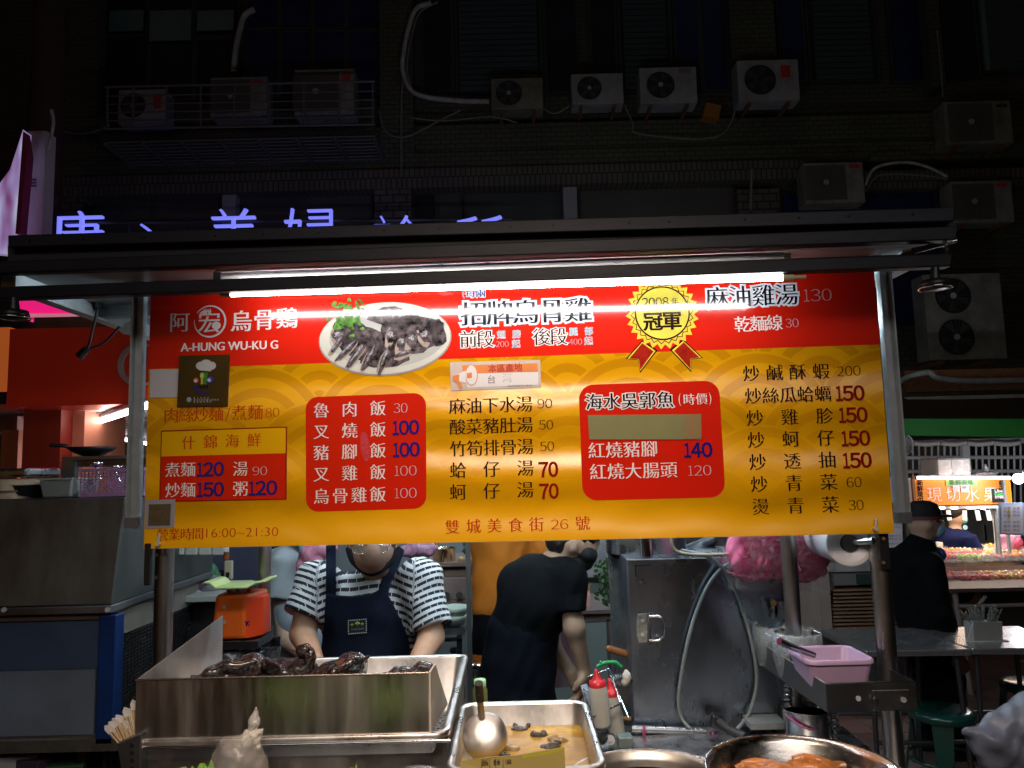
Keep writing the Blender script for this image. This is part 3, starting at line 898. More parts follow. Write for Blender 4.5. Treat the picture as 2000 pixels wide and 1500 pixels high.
for dz in (-0.02, 0.02): q.cyl(c + Vector((0.045, -0.03, dz)), c + Vector((0.045, 0.01, dz)), 0.007, n=10)
part('bolt', q, chrome, pC)
pD, a = post(1541, 1075, 2.42, 0.0235, 0.05, 'steel_post', 'steel post in front of the pink bag beside the grey cabinet', 2.4, steel_post)
# clamp bolts and hooks on the sign's lower corners
for x, y, lb in ((312, 1062, 'small white clip at the lower left corner of the menu board'), (1707, 1032, 'small white clip at the lower right corner of the menu board')):
    q = B(); p = sp(x, y, 0.004); q.cyl(p, p + SN * 0.012, 0.006, n=10); q.cyl(p + SN * 0.008, p + SN * 0.008 + Vector((0.004, 0, 0.03)), 0.0035, n=8)
    solo('sign_clip', q, mat('clip_white', (0.5, 0.48, 0.42), 0.4), lb, 'clip')

# dangling cord with taped plug, and unlit lamp sockets clipped on the lowest rail
t = thing('hanging_plug_cord', 'black cord hanging in a V with its plug end, left of the sign', 'cord', at(165, 690, 2.5))
q = B(); q.tube([at(192, 598, 2.5), at(182, 640, 2.5), at(172, 678, 2.5), at(160, 693, 2.5)], 0.0045); q.tube([at(234, 638, 2.5), at(205, 668, 2.5), at(175, 682, 2.5), at(160, 694, 2.5)], 0.0045)
part('cord', q, rubber, t)
q = B(); q.cyl(at(192, 592, 2.5), at(192, 603, 2.5), 0.013, n=12); part('fixing', q, rubber, t)
q = B(); q.cyl(at(170, 680, 2.5), at(154, 697, 2.5), 0.011, 0.014, n=12); part('plug', q, black_m, t)
def socket(x, y, Y, label):
    t = thing('lamp_socket', label, 'lamp socket', at(x, y - 18, Y))
    q = B(); q.cyl(at(x, y - 22, Y), at(x, y + 4, Y), 0.010, 0.014, n=14); part('stem', q, black_m, t)
    c = at(x, y + 10, Y); q = B(); q.lathe(c, [(0.0, 0.012), (0.032, 0.010), (0.036, -0.004), (0.03, -0.012), (0.0, -0.014)], n=24); part('hood', q, black_m, t)
    q = B(); q.tube([c + Vector((0.039 * math.cos(k * PI / 8), 0.039 * math.sin(k * PI / 8), -0.01)) for k in range(16)], 0.0022, closed=True, sub=1); part('ring', q, chrome, t)
socket(28, 604, 1.98, 'black unlit lamp socket under the lowest rail at far left')
socket(1826, 545, 1.90, 'black unlit lamp socket with wire ring under the right rail end')
q = B(); q.prism([at(225, 640, 2.7), at(262, 622, 2.7), at(285, 612, 2.7), at(285, 650, 2.7), at(262, 655, 2.7), at(240, 652, 2.7)], (0, 0.01, 0))
solo('white_cloth', q, mat('cloth_white', (0.5, 0.47, 0.42), 0.8, bump=0.5, bs=20), 'crumpled off-white cloth scrap tied to the left upright', 'cloth')

# lamp inside the stall (behind the board); the rear tube is added for brightness
i2 = thing('inner_light_tube', 'unseen LED tube added deeper in the stall to brighten the rear kitchen', 'light tube', (0.3, 4.5, 2.62))
part('glass_tube', B().cyl((-0.7, 4.5, 2.62), (1.3, 4.5, 2.62), 0.013, n=12), mat('inner_glow', (0.9, 0.9, 0.9), 0.5, emit=(0.78, 0.92, 1.0), es=125), i2)
il = thing('inner_light_tube', 'bright LED tube under the canopy behind the menu board', 'light tube', (0, 2.62, 2.34))
q = B(); q.cyl((-0.9, 2.62, 2.34), (1.0, 2.62, 2.34), 0.013, n=16)
part('glass_tube', q, mat('inner_glow', (0.9, 0.9, 0.9), 0.5, emit=(0.78, 0.92, 1.0), es=115), il)
q = B(); q.bb(-0.95, 1.05, 2.60, 2.64, 2.356, 2.384); part('housing', q, mat('fixture_white'), il)

# ------------------------------------------------------------------ dark apartment building behind
YF = 10.6
FB = thing('apartment_building', 'dark old tiled apartment building filling the night background', 'building', (0, YF + 0.3, 0))
def FX(x0, x1, y0, y1, yy, dep, mt, nm, parent=None, bevel=0):
    p0 = at(x0, (y0 + y1) / 2, yy); p1 = at(x1, (y0 + y1) / 2, yy); q0 = at((x0 + x1) / 2, y0, yy); q1 = at((x0 + x1) / 2, y1, yy)
    q = B(); q.bb(p0.x, p1.x, yy, yy + dep, q1.z, q0.z)
    return part(nm, q, mt, parent or FB, bevel=bevel)
def tilemat(name, c1, c2, mortar, sc, bw=0.5, rh=0.25):
    mt = mat(name, c1, 0.6); n = mt.node_tree; L = n.links.new
    tc = n.nodes.new('ShaderNodeTexCoord'); mp = n.nodes.new('ShaderNodeMapping'); mp.inputs['Rotation'].default_value = (R(90), 0, 0)
    br = n.nodes.new('ShaderNodeTexBrick'); br.inputs['Scale'].default_value = sc
    br.inputs['Color1'].default_value = (*c1, 1); br.inputs['Color2'].default_value = (*c2, 1); br.inputs['Mortar'].default_value = (*mortar, 1)
    br.inputs['Mortar Size'].default_value = 0.03; br.inputs['Brick Width'].default_value = bw; br.inputs['Row Height'].default_value = rh
    L(tc.outputs['Object'], mp.inputs[0]); L(mp.outputs[0], br.inputs[0])
    no = n.nodes.new('ShaderNodeTexNoise'); no.inputs['Scale'].default_value = 0.9; no.inputs['Detail'].default_value = 6; L(tc.outputs['Object'], no.inputs[0])
    mx = n.nodes.new('ShaderNodeMix'); mx.data_type = 'RGBA'; mx.blend_type = 'MULTIPLY'; mx.inputs[0].default_value = 0.8
    L(br.outputs[0], mx.inputs[6]); L(no.outputs[0], mx.inputs[7]); L(mx.outputs[2], n.nodes['Principled BSDF'].inputs['Base Color'])
    return mt
wt = tilemat('wall_tiles', (0.13, 0.145, 0.10), (0.115, 0.125, 0.09), (0.06, 0.065, 0.05), 3.4)
wt2 = tilemat('ledge_tiles', (0.20, 0.19, 0.16), (0.16, 0.15, 0.13), (0.06, 0.05, 0.04), 3.0, 0.22, 0.5)
fr_m = mat('window_frame_dark', (0.045, 0.05, 0.045), 0.5)
glass_d = mat('window_glass_dark', (0.018, 0.022, 0.034), 0.25, var=0.4, vs=1.5)
glass_b = mat('window_glass_blue', (0.014, 0.022, 0.10), 0.25, var=0.4, vs=1.5)
glass_g = mat('window_film_green', (0.12, 0.22, 0.20), 0.5, var=0.2, vs=4)
shut = mat('shutter_grey', (0.05, 0.075, 0.085), 0.6, var=0.2)
q = B(); q.bb(-9.5, 11, YF + 0.35, YF + 0.6, 0, 12); part('wall', q, wt, FB)
for x0, x1, y0, y1 in ((122, 192, -60, 262), (742, 806, -60, 300), (1425, 1512, -60, 116), (1812, 1838, -60, 170)):
    FX(x0, x1, y0, y1, YF + 0.05, 0.3, wt, 'pillar')
FX(100, 2150, 238, 292, YF + 0.12, 0.25, wt, 'band')
FX(95, 2150, 292, 329, YF + 0.05, 0.3, wt, 'band')
FX(95, 1570, 329, 366, YF - 0.02, 0.37, wt2, 'ledge')
FX(1570, 2150, 329, 366, YF + 0.15, 0.2, wt2, 'ledge')
brk = tilemat('pillar_tiles', (0.20, 0.18, 0.16), (0.16, 0.145, 0.135), (0.04, 0.03, 0.03), 2.6, 0.5, 0.3)
for x0, x1 in ((98, 160), (732, 804), (1448, 1530)):
    FX(x0, x1, 369, 640, YF + 0.03, 0.3, brk, 'pillar')
pale = mat('pale_mullion', (0.32, 0.32, 0.34), 0.5)
FX(432, 458, 369, 640, YF + 0.08, 0.2, pale, 'mullion'); FX(1104, 1131, 365, 640, YF + 0.06, 0.2, pale, 'mullion')
# windows: frame > panes
def window(x0, x1, y0, y1, cols, rows, gm, panes={}, slats=0):
    f = FX(x0, x1, y0, y1, YF + 0.27, 0.07, fr_m, 'window')
    w_, h_ = (x1 - x0) / cols, (y1 - y0) / rows
    for i in range(cols):
        for j in range(rows):
            g = panes.get((i, j), gm)
            FX(x0 + w_ * i + 5, x0 + w_ * (i + 1) - 5, y0 + h_ * j + 5, y0 + h_ * (j + 1) - 5, YF + 0.25, 0.02, g, 'pane', f)
            if slats:
                p0 = at(x0 + w_ * i + 6, y0 + 6, YF + 0.24); p1 = at(x0 + w_ * (i + 1) - 6, y1 - 6, YF + 0.24)
                q = B(); nn = int((p0.z - p1.z) / 0.09)
                for k in range(nn): q.bb(p0.x, p1.x, YF + 0.235, YF + 0.248, p1.z + k * 0.09 + 0.01, p1.z + k * 0.09 + 0.08)
                o = part('shutter_slats', q, shut, f, kind='stuff')
window(200, 468, 72, 196, 3, 1, glass_d)
window(200, 468, -60, 70, 3, 1, glass_d)
for x0, x1, y1 in ((213, 280, 60), (292, 373, 79), (385, 456, 59)):
    FX(x0, x1, 20, y1, YF + 0.2, 0.01, glass_g, 'window_film')
window(480, 742, 58, 190, 4, 1, glass_b); window(480, 742, -60, 56, 4, 1, glass_b)
window(822, 885, -60, 180, 1, 1, glass_d); window(888, 1058, -60, 182, 1, 1, glass_d, slats=1); window(1062, 1130, -60, 182, 1, 1, glass_d)
window(1150, 1205, -60, 180, 1, 1, glass_d); window(1207, 1312, -60, 180, 1, 1, glass_d, slats=1); window(1316, 1420, -60, 178, 2, 1, glass_b)
window(1518, 1572, -60, 160, 1, 1, glass_b); window(1575, 1712, -60, 160, 1, 1, glass_d, slats=1); window(1735, 1808, -60, 160, 1, 1, glass_b)
window(1842, 1908, -60, 150, 1, 1, glass_d); window(1912, 2100, -60, 140, 1, 1, glass_g, slats=1)
lowg = mat('low_pane', (0.07, 0.085, 0.08), 0.4, var=0.25, vs=1.2)
window(163, 430, 376, 640, 2, 1, lowg); window(460, 730, 378, 640, 1, 1, lowg)
window(806, 905, 372, 640, 2, 1, glass_d, {(1, 0): lowg}); window(908, 1102, 372, 640, 1, 1, lowg); window(1134, 1446, 364, 640, 1, 1, mat('low_pane2', (0.11, 0.11, 0.105), 0.4, var=0.25, vs=1.2))
window(1530, 1840, 372, 640, 2, 1, glass_b)
# big round downpipe column at far left with strips of the neighbouring block
q = B(); a = at(95, 130, 9.8); q.cyl((a.x, 9.8, 0), (a.x, 9.8, 12), 0.21, n=20)
solo('concrete_column', q, mat('column_brown', (0.10, 0.055, 0.045), 0.7, var=0.4, vs=1.5), 'dark brown round column running up the left side of the facade', 'column')
t = thing('neighbour_block', 'nearly black neighbouring block at the far left with pale slanting sills', 'building', (-9, 11.5, 0))
q = B(); q.bb(-13, -6.9, 11.5, 12, 0, 13); part('wall', q, mat('block_dark', (0.05, 0.03, 0.03), 0.8), t)
q_m = mat('sill_pale', (0.42, 0.38, 0.36), 0.6)
for x0, y0, x1, y1 in ((75, -8, 100, 12), (30, 54, 62, 74), (27, 90, 72, 124), (17, 172, 50, 194), (14, 208, 62, 240), (0, 290, 28, 306), (0, 330, 40, 352)):
    a, c = at(x0, y0, 11.4), at(x1, y1, 11.2); hgt = Vector((0, 0, 0.07))
    part('sill', B().hexa([a, c, c + hgt, a + hgt], [p + Vector((0, 0.08, 0)) for p in (a, c, c + hgt, a + hgt)]), q_m, t)

# air conditioners
ac_body = mat('ac_white', (0.33, 0.335, 0.34), 0.5, var=0.35, vs=4); ac_y = mat('ac_cream', (0.27, 0.27, 0.24), 0.55, var=0.45, vs=5)
ac_y2 = mat('ac_beige', (0.22, 0.21, 0.16), 0.6, var=0.5, vs=4)
ac_dark = mat('ac_grille', (0.015, 0.015, 0.016), 0.5); ac_red = mat('ac_label_red', (0.45, 0.03, 0.03), 0.5)
rustm = mat('rusty_bracket', (0.22, 0.09, 0.04), 0.8, var=0.5, vs=20)
def ac(x0, x1, y0, y1, fx_, fr, mt, label, fan='round', tag_=None, yy=None, brk_=True, hub=(0.3, 0.3, 0.3)):
    yy = yy or YF - 0.28
    c = at((x0 + x1) / 2, (y0 + y1) / 2, yy); w_ = (x1 - x0) / FPX * yy; h_ = (y1 - y0) / FPX * yy
    t = thing('air_conditioner', label, 'air conditioner', (c.x, yy + 0.15, c.z - h_ / 2), 'outdoor air conditioner units on the facade')
    q = B(); q.bb(c.x - w_ / 2, c.x + w_ / 2, yy, yy + 0.3, c.z - h_ / 2, c.z + h_ / 2); part('casing', q, mt, t, bevel=0.012)
    fc = Vector((c.x - w_ / 2 + fx_ * w_, yy, c.z)); rr = fr * h_
    fans = [fc] if fan != 'double' else [fc + Vector((0, 0, h_ * 0.24)), fc - Vector((0, 0, h_ * 0.24))]
    for f in fans:
        if fan == 'square':
            q = B(); q.bb(f.x - rr * 1.15, f.x + rr * 1.15, yy - 0.012, yy, f.z - rr, f.z + rr); part('grille', q, mat('ac_grille_grey', (0.09, 0.08, 0.075), 0.6), t)
        else:
            q = B(); q.cyl(f, f + Vector((0, -0.012, 0)), rr, n=32); part('fan_opening', q, ac_dark, t)
            q = B(); q.tube([f + Vector((rr * math.cos(k * PI / 12), -0.014, rr * math.sin(k * PI / 12))) for k in range(24)], 0.008, closed=True, sub=1, n=6); part('fan_ring', q, mt, t)
            q = B()
            for k in range(5):
                a_ = 2 * PI * k / 5 + c.x; u_ = Vector((math.cos(a_), 0, math.sin(a_))); v_ = Vector((-math.sin(a_), 0, math.cos(a_)))
                q.prism([f + u_ * rr * 0.2 + Vector((0, -0.014, 0)), f + u_ * rr * 0.85 - v_ * rr * 0.15 + Vector((0, -0.016, 0)), f + u_ * rr * 0.8 + v_ * rr * 0.3 + Vector((0, -0.014, 0))], (0, -0.003, 0))
            part('fan_blade', q, mat('ac_blade', (0.05, 0.05, 0.055), 0.4), t)
        q = B()
        for k in range(24):
            a_ = 2 * PI * k / 24; u_ = Vector((math.cos(a_), 0, math.sin(a_)))
            q.cyl(f + u_ * rr * 0.15 + Vector((0, -0.02, 0)), f + u_ * rr * 0.98 + Vector((0, -0.02, 0)), 0.0025, n=4, caps=False)
        part('wire_guard', q, mat('ac_wire', (0.10, 0.10, 0.10), 0.5), t)
        q = B(); q.cyl(f + Vector((0, -0.012, 0)), f + Vector((0, -0.026, 0)), rr * 0.16, n=14); part('fan_hub', q, mat('ac_hub_%d' % int(100 * hub[0]), hub, 0.5), t)
    if tag_:
        tx, tz, tw, th, tm = tag_
        q = B(); q.bb(c.x - w_ / 2 + tx * w_, c.x - w_ / 2 + (tx + tw) * w_, yy - 0.004, yy, c.z + h_ / 2 - (tz + th) * h_, c.z + h_ / 2 - tz * h_); part('label_plate', q, tm, t)
    if brk_:
        for s_ in (-0.32, 0.32): part('bracket', B().bb(c.x + s_ * w_ - 0.02, c.x + s_ * w_ + 0.02, yy + 0.02, YF + 0.3, c.z - h_ / 2 - 0.05, c.z - h_ / 2 - 0.002), rustm, t)
    return t
T1 = (0.82, 0.08, 0.12, 0.3, ac_red)
ac(228, 325, 171, 242, 0.33, 0.38, ac_body, 'left air conditioner inside the balcony cage, open round fan', tag_=(0.76, 0.2, 0.16, 0.4, ac_red), brk_=False)
ac(408, 524, 146, 230, 0.36, 0.42, ac_y, 'middle air conditioner inside the balcony cage, greyish grille', 'square', tag_=(0.74, 0.08, 0.16, 0.16, ac_red), brk_=False)
ac(572, 695, 130, 228, 0.36, 0.42, ac_y, 'tallest air conditioner at the right end of the balcony cage', 'square', tag_=(0.8, 0.1, 0.13, 0.18, ac_red), brk_=False)
ac(957, 1063, 149, 215, 0.34, 0.42, ac_y2, 'yellowed small air conditioner, leftmost outside the balcony cage', hub=(0.25, 0.25, 0.25))
ac(1114, 1220, 140, 205, 0.34, 0.40, ac_body, 'small white air conditioner right of the yellowed one')
ac(1247, 1364, 127, 205, 0.36, 0.38, ac_body, 'white air conditioner with pinkish fan badge over a rusty bracket', tag_=(0.68, 0.06, 0.22, 0.13, mat('ac_label_grey', (0.16, 0.15, 0.17), 0.5)), hub=(0.5, 0.35, 0.35))
ac(1438, 1564, 112, 200, 0.36, 0.38, ac_body, 'large white air conditioner with red label by the right tiled pillar', tag_=(0.71, 0.15, 0.15, 0.3, ac_red), hub=(0.02, 0.02, 0.02))
ac(1843, 1980, 193, 284, 0.38, 0.43, ac_y2, 'upper right air conditioner with square grille', 'square', tag_=(0.78, 0.1, 0.16, 0.06, ac_dark))
ac(1570, 1690, 314, 399, 0.35, 0.42, ac_y, 'air conditioner with square grille just above the right rail end', 'square', tag_=(0.77, 0.07, 0.17, 0.09, ac_red), brk_=False)
ac(1858, 1981, 350, 437, 0.35, 0.42, ac_y, 'air conditioner with square grille beyond the canopy tip', 'square', tag_=(0.74, 0.08, 0.17, 0.08, ac_red))
ac(1808, 1962, 531, 704, 0.36, 0.215, ac_y, 'tall double-fan air conditioner at right above the green awning', 'double', tag_=(0.74, 0.02, 0.14, 0.1, mat('ac_label_grey')), yy=9.6, hub=(0.45, 0.46, 0.45))
# balcony cage
cg = thing('balcony_cage', 'wide metal balcony cage holding three air conditioners, upper left', 'balcony cage', at(465, 290, YF - 0.7))
bar_m = mat('cage_bar', (0.16, 0.17, 0.17), 0.5, 0.4)
for i, (yl, yr) in enumerate(((170, 159), (188, 178), (204, 195), (220, 211), (236, 227), (252, 243))):
    q = B(); q.cyl(at(205, yl, YF - 0.75), at(732, yr, YF - 0.75), 0.018 if i in (0, 5) else 0.010, n=6); part('rail', q, bar_m, cg)
for x in (210, 260, 325, 392, 458, 526, 594, 662, 728):
    q = B(); q.cyl(at(x, 172 - 0.02 * (x - 205), YF - 0.74), at(x, 254 - 0.016 * (x - 205), YF - 0.74), 0.016, n=6); part('post', q, bar_m, cg)
fz = at(460, 262, YF - 0.75).z
for k in range(9):
    yy = YF - 0.72 + 0.11 * k
    q = B(); q.cyl((at(205, 250, YF - 0.75).x, yy, fz - 0.06), (at(732, 250, YF - 0.75).x, yy, fz - 0.06), 0.012, n=5); part('floor_bar', q, bar_m, cg)
for k in range(8):
    x = at(205 + 75 * k, 250, YF - 0.75).x
    q = B(); q.bb(x - 0.015, x + 0.015, YF - 0.75, YF + 0.3, fz - 0.11, fz - 0.075); part('bracket', q, bar_m, cg)
# pipes
def pipe(pts, Y, r, mt, label, nm='insulated_pipe'):
    q = B(); q.tube([at(x, y, Y) for x, y in pts], r, n=8); return solo(nm, q, mt, label, 'pipe')
pip = mat('pipe_wrap', (0.48, 0.50, 0.50), 0.6, var=0.4, vs=10, bump=0.3); pipd = mat('pipe_dark', (0.22, 0.22, 0.21), 0.6, var=0.3)
pipe([(842, 6), (812, 18), (797, 60), (788, 105), (787, 140), (802, 175), (835, 190), (900, 197), (955, 198)], YF - 0.1, 0.035, pip, 'thick pale insulated pipe curving down to the yellowed air conditioner')
pipe([(855, 4), (820, 24), (805, 66), (796, 110), (795, 142), (806, 178)], YF - 0.05, 0.015, pipd, 'thin grey pipe following the thick pale curving pipe')
pipe([(497, 18), (478, 30), (468, 60), (460, 100), (456, 142)], YF + 0.1, 0.045, pip, 'pale bent duct pipe above the middle caged air conditioner')
pipe([(1690, 362), (1702, 335), (1725, 322), (1770, 317), (1812, 326), (1850, 345)], YF - 0.2, 0.022, pip, 'pale hose arching between two right air conditioners')
pipe([(1690, 375), (1712, 345), (1750, 340), (1815, 344), (1850, 350)], YF - 0.15, 0.012, pipd, 'thin hose under the arching pale hose')
pipe([(1748, 752), (1775, 736), (1813, 727), (1830, 738), (1890, 744), (2010, 742)], 8.6, 0.035, pip, 'pale pipe lying above the green awning at right')
pipe([(784, 330), (784, 190), (790, 150)], YF - 0.02, 0.014, pipd, 'thin vertical pipe on the pillar right of the balcony cage')
pipe([(1468, 330), (1466, 410)], YF - 0.05, 0.02, pipd, 'vertical drain pipe below the right tiled pillar')
for k, (pts, lb) in enumerate((([(800, 230), (870, 236), (960, 228), (1010, 240)], 'thin sagging cable under the yellowed air conditioner'), ([(1060, 212), (1085, 222), (1114, 205)], 'short cable between the two small air conditioners'), ([(100, 250), (160, 262), (215, 245)], 'dark cable drooping left of the balcony cage'), ([(1220, 205), (1236, 240), (1250, 262), (1400, 268), (1440, 205)], 'long cable looping below the white air conditioners'), ([(740, 215), (752, 255), (790, 268), (850, 240), (900, 215)], 'tangled cable right of the balcony cage'), ([(1830, 60), (1836, 120), (1842, 190)], 'cable running down to the upper right air conditioner'))):
    pipe(pts, YF - 0.15, 0.011, pipd, lb, 'cable')
# rust-coloured box under the unit
q = B(); c = at(1388, 222, YF - 0.1); q.box(c, (0.22, 0.2, 0.2), Matrix.Rotation(0.25, 3, 'Y')); solo('junction_box', q, mat('box_orange', (0.30, 0.12, 0.02), 0.6), 'small orange-brown box hanging on the dark facade', 'box')

# neon clinic sign: only the tops of its characters rise above the canopy
neon = mat('neon_violet', (0.3, 0.3, 0.8), 0.4, emit=(0.20, 0.22, 1.0), es=1.0)
ns = thing('neon_sign', 'glowing violet neon Chinese characters cut off by the canopy rails', 'neon sign', at(540, 520, 9.2))
Yn = 9.2
for ch, cx, ytop, wd in (('康', 152, 411, 112), ('心', 287, 431, 104), ('美', 455, 406, 112), ('婦', 606, 404, 118), ('診', 775, 419, 104), ('所', 935, 418, 112)):
    top = at(cx, ytop, Yn); sz = wd / FPX * Yn
    def place(x, y, top=top, sz=sz): return Vector((top.x + (x - 0.5) * sz, Yn, top.z + (y - 0.84) * sz))
    JOBS.append((ch, place, neon, 0, ns, -0.013, -0.013, 'letter', None, (0, 0.06, 0)))
q = B()
for y in (428, 470): q.cyl(at(90, y + 8, Yn + 0.12), at(1000, y, Yn + 0.12), 0.02, n=6)
part('mounting_rail', q, fr_m, ns)
q = B()
for x0, y0, x1, y1 in ((252, 430, 360, 430), (252, 430, 252, 480), (360, 430, 360, 480)): q.cyl(at(x0, y0, Yn + 0.15), at(x1, y1, Yn + 0.15), 0.018, n=6)
part('mounting_frame', q, fr_m, ns)
# ================================================================== the stall's own things
def px2(n, Y): return n / FPX * Y
# counter / cart body under everything
q = B(); q.bb(-0.98, 1.02, 1.42, 2.62, 0.55, 0.98)
ct = thing('stall_counter', 'stainless steel counter of the food stall holding the trays and pans', 'counter', (0, 2.0, 0.0))
part('cart_body', q, steel_dark, ct)
q = B(); q.bb(-1.0, 1.04, 1.40, 2.64, 0.98, 0.995); part('worktop', q, steel, ct, bevel=0.003)
for x in (-0.9, 0.95):
    for y in (1.5, 2.5):
        q = B(); q.cyl((x, y, 0.012), (x, y, 0.55), 0.025, n=12); part('leg', q, steel, ct)

# ---- chicken tray: deep steel pan + guard
Zr = at(560, 1437, 1.72).z
Xl, Xr = -0.845, at(862, 1440, 1.72).x
F_, K_ = 1.72, 2.42
dp = thing('chicken_tray', 'deep stainless tray holding dark soy-cooked chickens at the left front', 'tray', ((Xl + Xr) / 2, 2.07, 0.995))
def pan(x0, x1, y0, y1, zt, depth, rim, mt, parent, taper=0.02, seg=5, rad=0.03):
    def loop(x0, x1, y0, y1, z, r):
        out = []
        for cx, cy, a0 in ((x1 - r, y1 - r, 0), (x0 + r, y1 - r, PI / 2), (x0 + r, y0 + r, PI), (x1 - r, y0 + r, 1.5 * PI)):
            for k in range(seg + 1):
                a = a0 + PI / 2 * k / seg; out.append(Vector((cx + r * math.cos(a), cy + r * math.sin(a), z)))
        return out
    L_ = [loop(x0 - rim, x1 + rim, y0 - rim, y1 + rim, zt - 0.012, rad + rim), loop(x0 - rim, x1 + rim, y0 - rim, y1 + rim, zt - 0.003, rad + rim), loop(x0 - rim + 0.003, x1 + rim - 0.003, y0 - rim + 0.003, y1 + rim - 0.003, zt, rad + rim),
          loop(x0, x1, y0, y1, zt, rad), loop(x0 + 0.003, x1 - 0.003, y0 + 0.003, y1 - 0.003, zt - 0.006, rad),
          loop(x0 + taper, x1 - taper, y0 + taper, y1 - taper, zt - depth + 0.015, rad), loop(x0 + taper + 0.015, x1 - taper - 0.015, y0 + taper + 0.015, y1 - taper - 0.015, zt - depth, rad)]
    # outside skin
    O_ = [loop(x0 + taper - 0.003, x1 - taper + 0.003, y0 + taper - 0.003, y1 - taper + 0.003, zt - depth - 0.003, rad), loop(x0 - 0.002, x1 + 0.002, y0 - 0.002, y1 + 0.002, zt - 0.013, rad)]
    q = B(); N = len(L_[0]); vs = [p for l in L_ for p in l]
    fs = [(j * N + i, j * N + (i + 1) % N, (j + 1) * N + (i + 1) % N, (j + 1) * N + i) for j in range(len(L_) - 1) for i in range(N)]
    q.add(vs, fs, True); q.add(L_[-1], [tuple(range(N))])
    vs = [p for l in O_ for p in l]
    q.add(vs, [(i, (i + 1) % N, N + (i + 1) % N, N + i) for i in range(N)], True)
    q.add([p for p in O_[1]] + [p for p in L_[0]], [(i, (i + 1) % N, N + (i + 1) % N, N + i) for i in range(N)], True)
    return part('pan', q, mt, parent)
pan(Xl + 0.02, Xr - 0.0, F_ + 0.01, K_ - 0.02, Zr, 0.17, 0.018, steel_tray, dp, rad=0.02)
q = B(); q.tube([(Xl - 0.01, F_ - 0.012, Zr - 0.014), (Xr + 0.02, F_ - 0.012, Zr - 0.014)], 0.004, sub=1); part('rolled_rim', q, chrome, dp)
# front outer box below the rim
q = B(); q.bb(Xl + 0.03, Xr + 0.012, F_ + 0.012, F_ + 0.016, 0.995, Zr - 0.02); q.bb(Xr + 0.008, Xr + 0.012, F_ + 0.016, K_, 0.995, Zr - 0.02); q.bb(Xl + 0.03, Xl + 0.034, F_ + 0.016, K_, 0.995, Zr - 0.02)
part('outer_box', q, steel_tray, dp)
# perforated drain rack inside
q = B(); q.bb(Xl + 0.05, Xr - 0.03, F_ + 0.05, K_ - 0.06, Zr - 0.155, Zr - 0.150); part('drain_plate', q, steel, dp)
q = B()
for i in range(9):
    for j in range(9): q.cyl((Xr - 0.05 - 0.014 * i - 0.007 * (j % 2), K_ - 0.10 - 0.022 * j, Zr - 0.1495), (Xr - 0.05 - 0.014 * i - 0.007 * (j % 2), K_ - 0.10 - 0.022 * j, Zr - 0.149), 0.0045, n=8)
part('drain_holes', q, black_m, dp, kind='stuff')
# guard: front plate, left plate rising to the back, right plate falling to the back
gd = thing('splash_guard', 'three-sided stainless splash guard standing around the chickens', 'splash guard', (-0.5, F_ + 0.01, Zr))
zg = at(270, 1325, F_ + 0.01).z
gx0, gx1 = at(270, 1325, F_ + 0.01).x, at(838, 1325, F_ + 0.01).x
guard_m = mat('steel_guard', (0.80, 0.77, 0.75), 0.33, 1.0, var=0.2, vs=5, rvar=0.13, bump=0.14, bs=9, stretch=(2.2, 1, 0.3), col2=(0.60, 0.55, 0.51))
acr = mat('guard_pale', (0.52, 0.52, 0.53), 0.35, 0.7, var=0.35, vs=9, rvar=0.1)
q = B(); q.bb(gx0, gx1, F_, F_ + 0.003, Zr - 0.002, zg); part('front_plate', q, guard_m, gd, bevel=0.001)
ap = at(425, 1203, 2.21)
q = B(); q.prism([(gx0, F_ + 0.004, Zr - 0.002), (gx0, F_ + 0.004, zg), (gx0, 2.21, ap.z), (gx0, 2.21, Zr - 0.1)], (0.003, 0, 0)); part('side_plate', q, acr, gd)
q = B(); q.prism([(gx1, F_ + 0.004, Zr - 0.002), (gx1, F_ + 0.004, zg), (gx1, 1.83, at(845, 1297, 1.83).z), (gx1, 2.13, at(868, 1375, 2.13).z), (gx1, 2.05, Zr - 0.05)], (0.004, 0, 0)); part('side_plate', q, mat('guard_cream', (0.62, 0.58, 0.52), 0.4, 0.3, var=0.1), gd)
q = B(); q.tube([(gx0, F_ - 0.001, zg), (gx1, F_ - 0.001, zg)], 0.0018, sub=1, n=6); part('front_edge', q, mat('edge_warm', (0.75, 0.62, 0.55), 0.25, 1.0), gd)
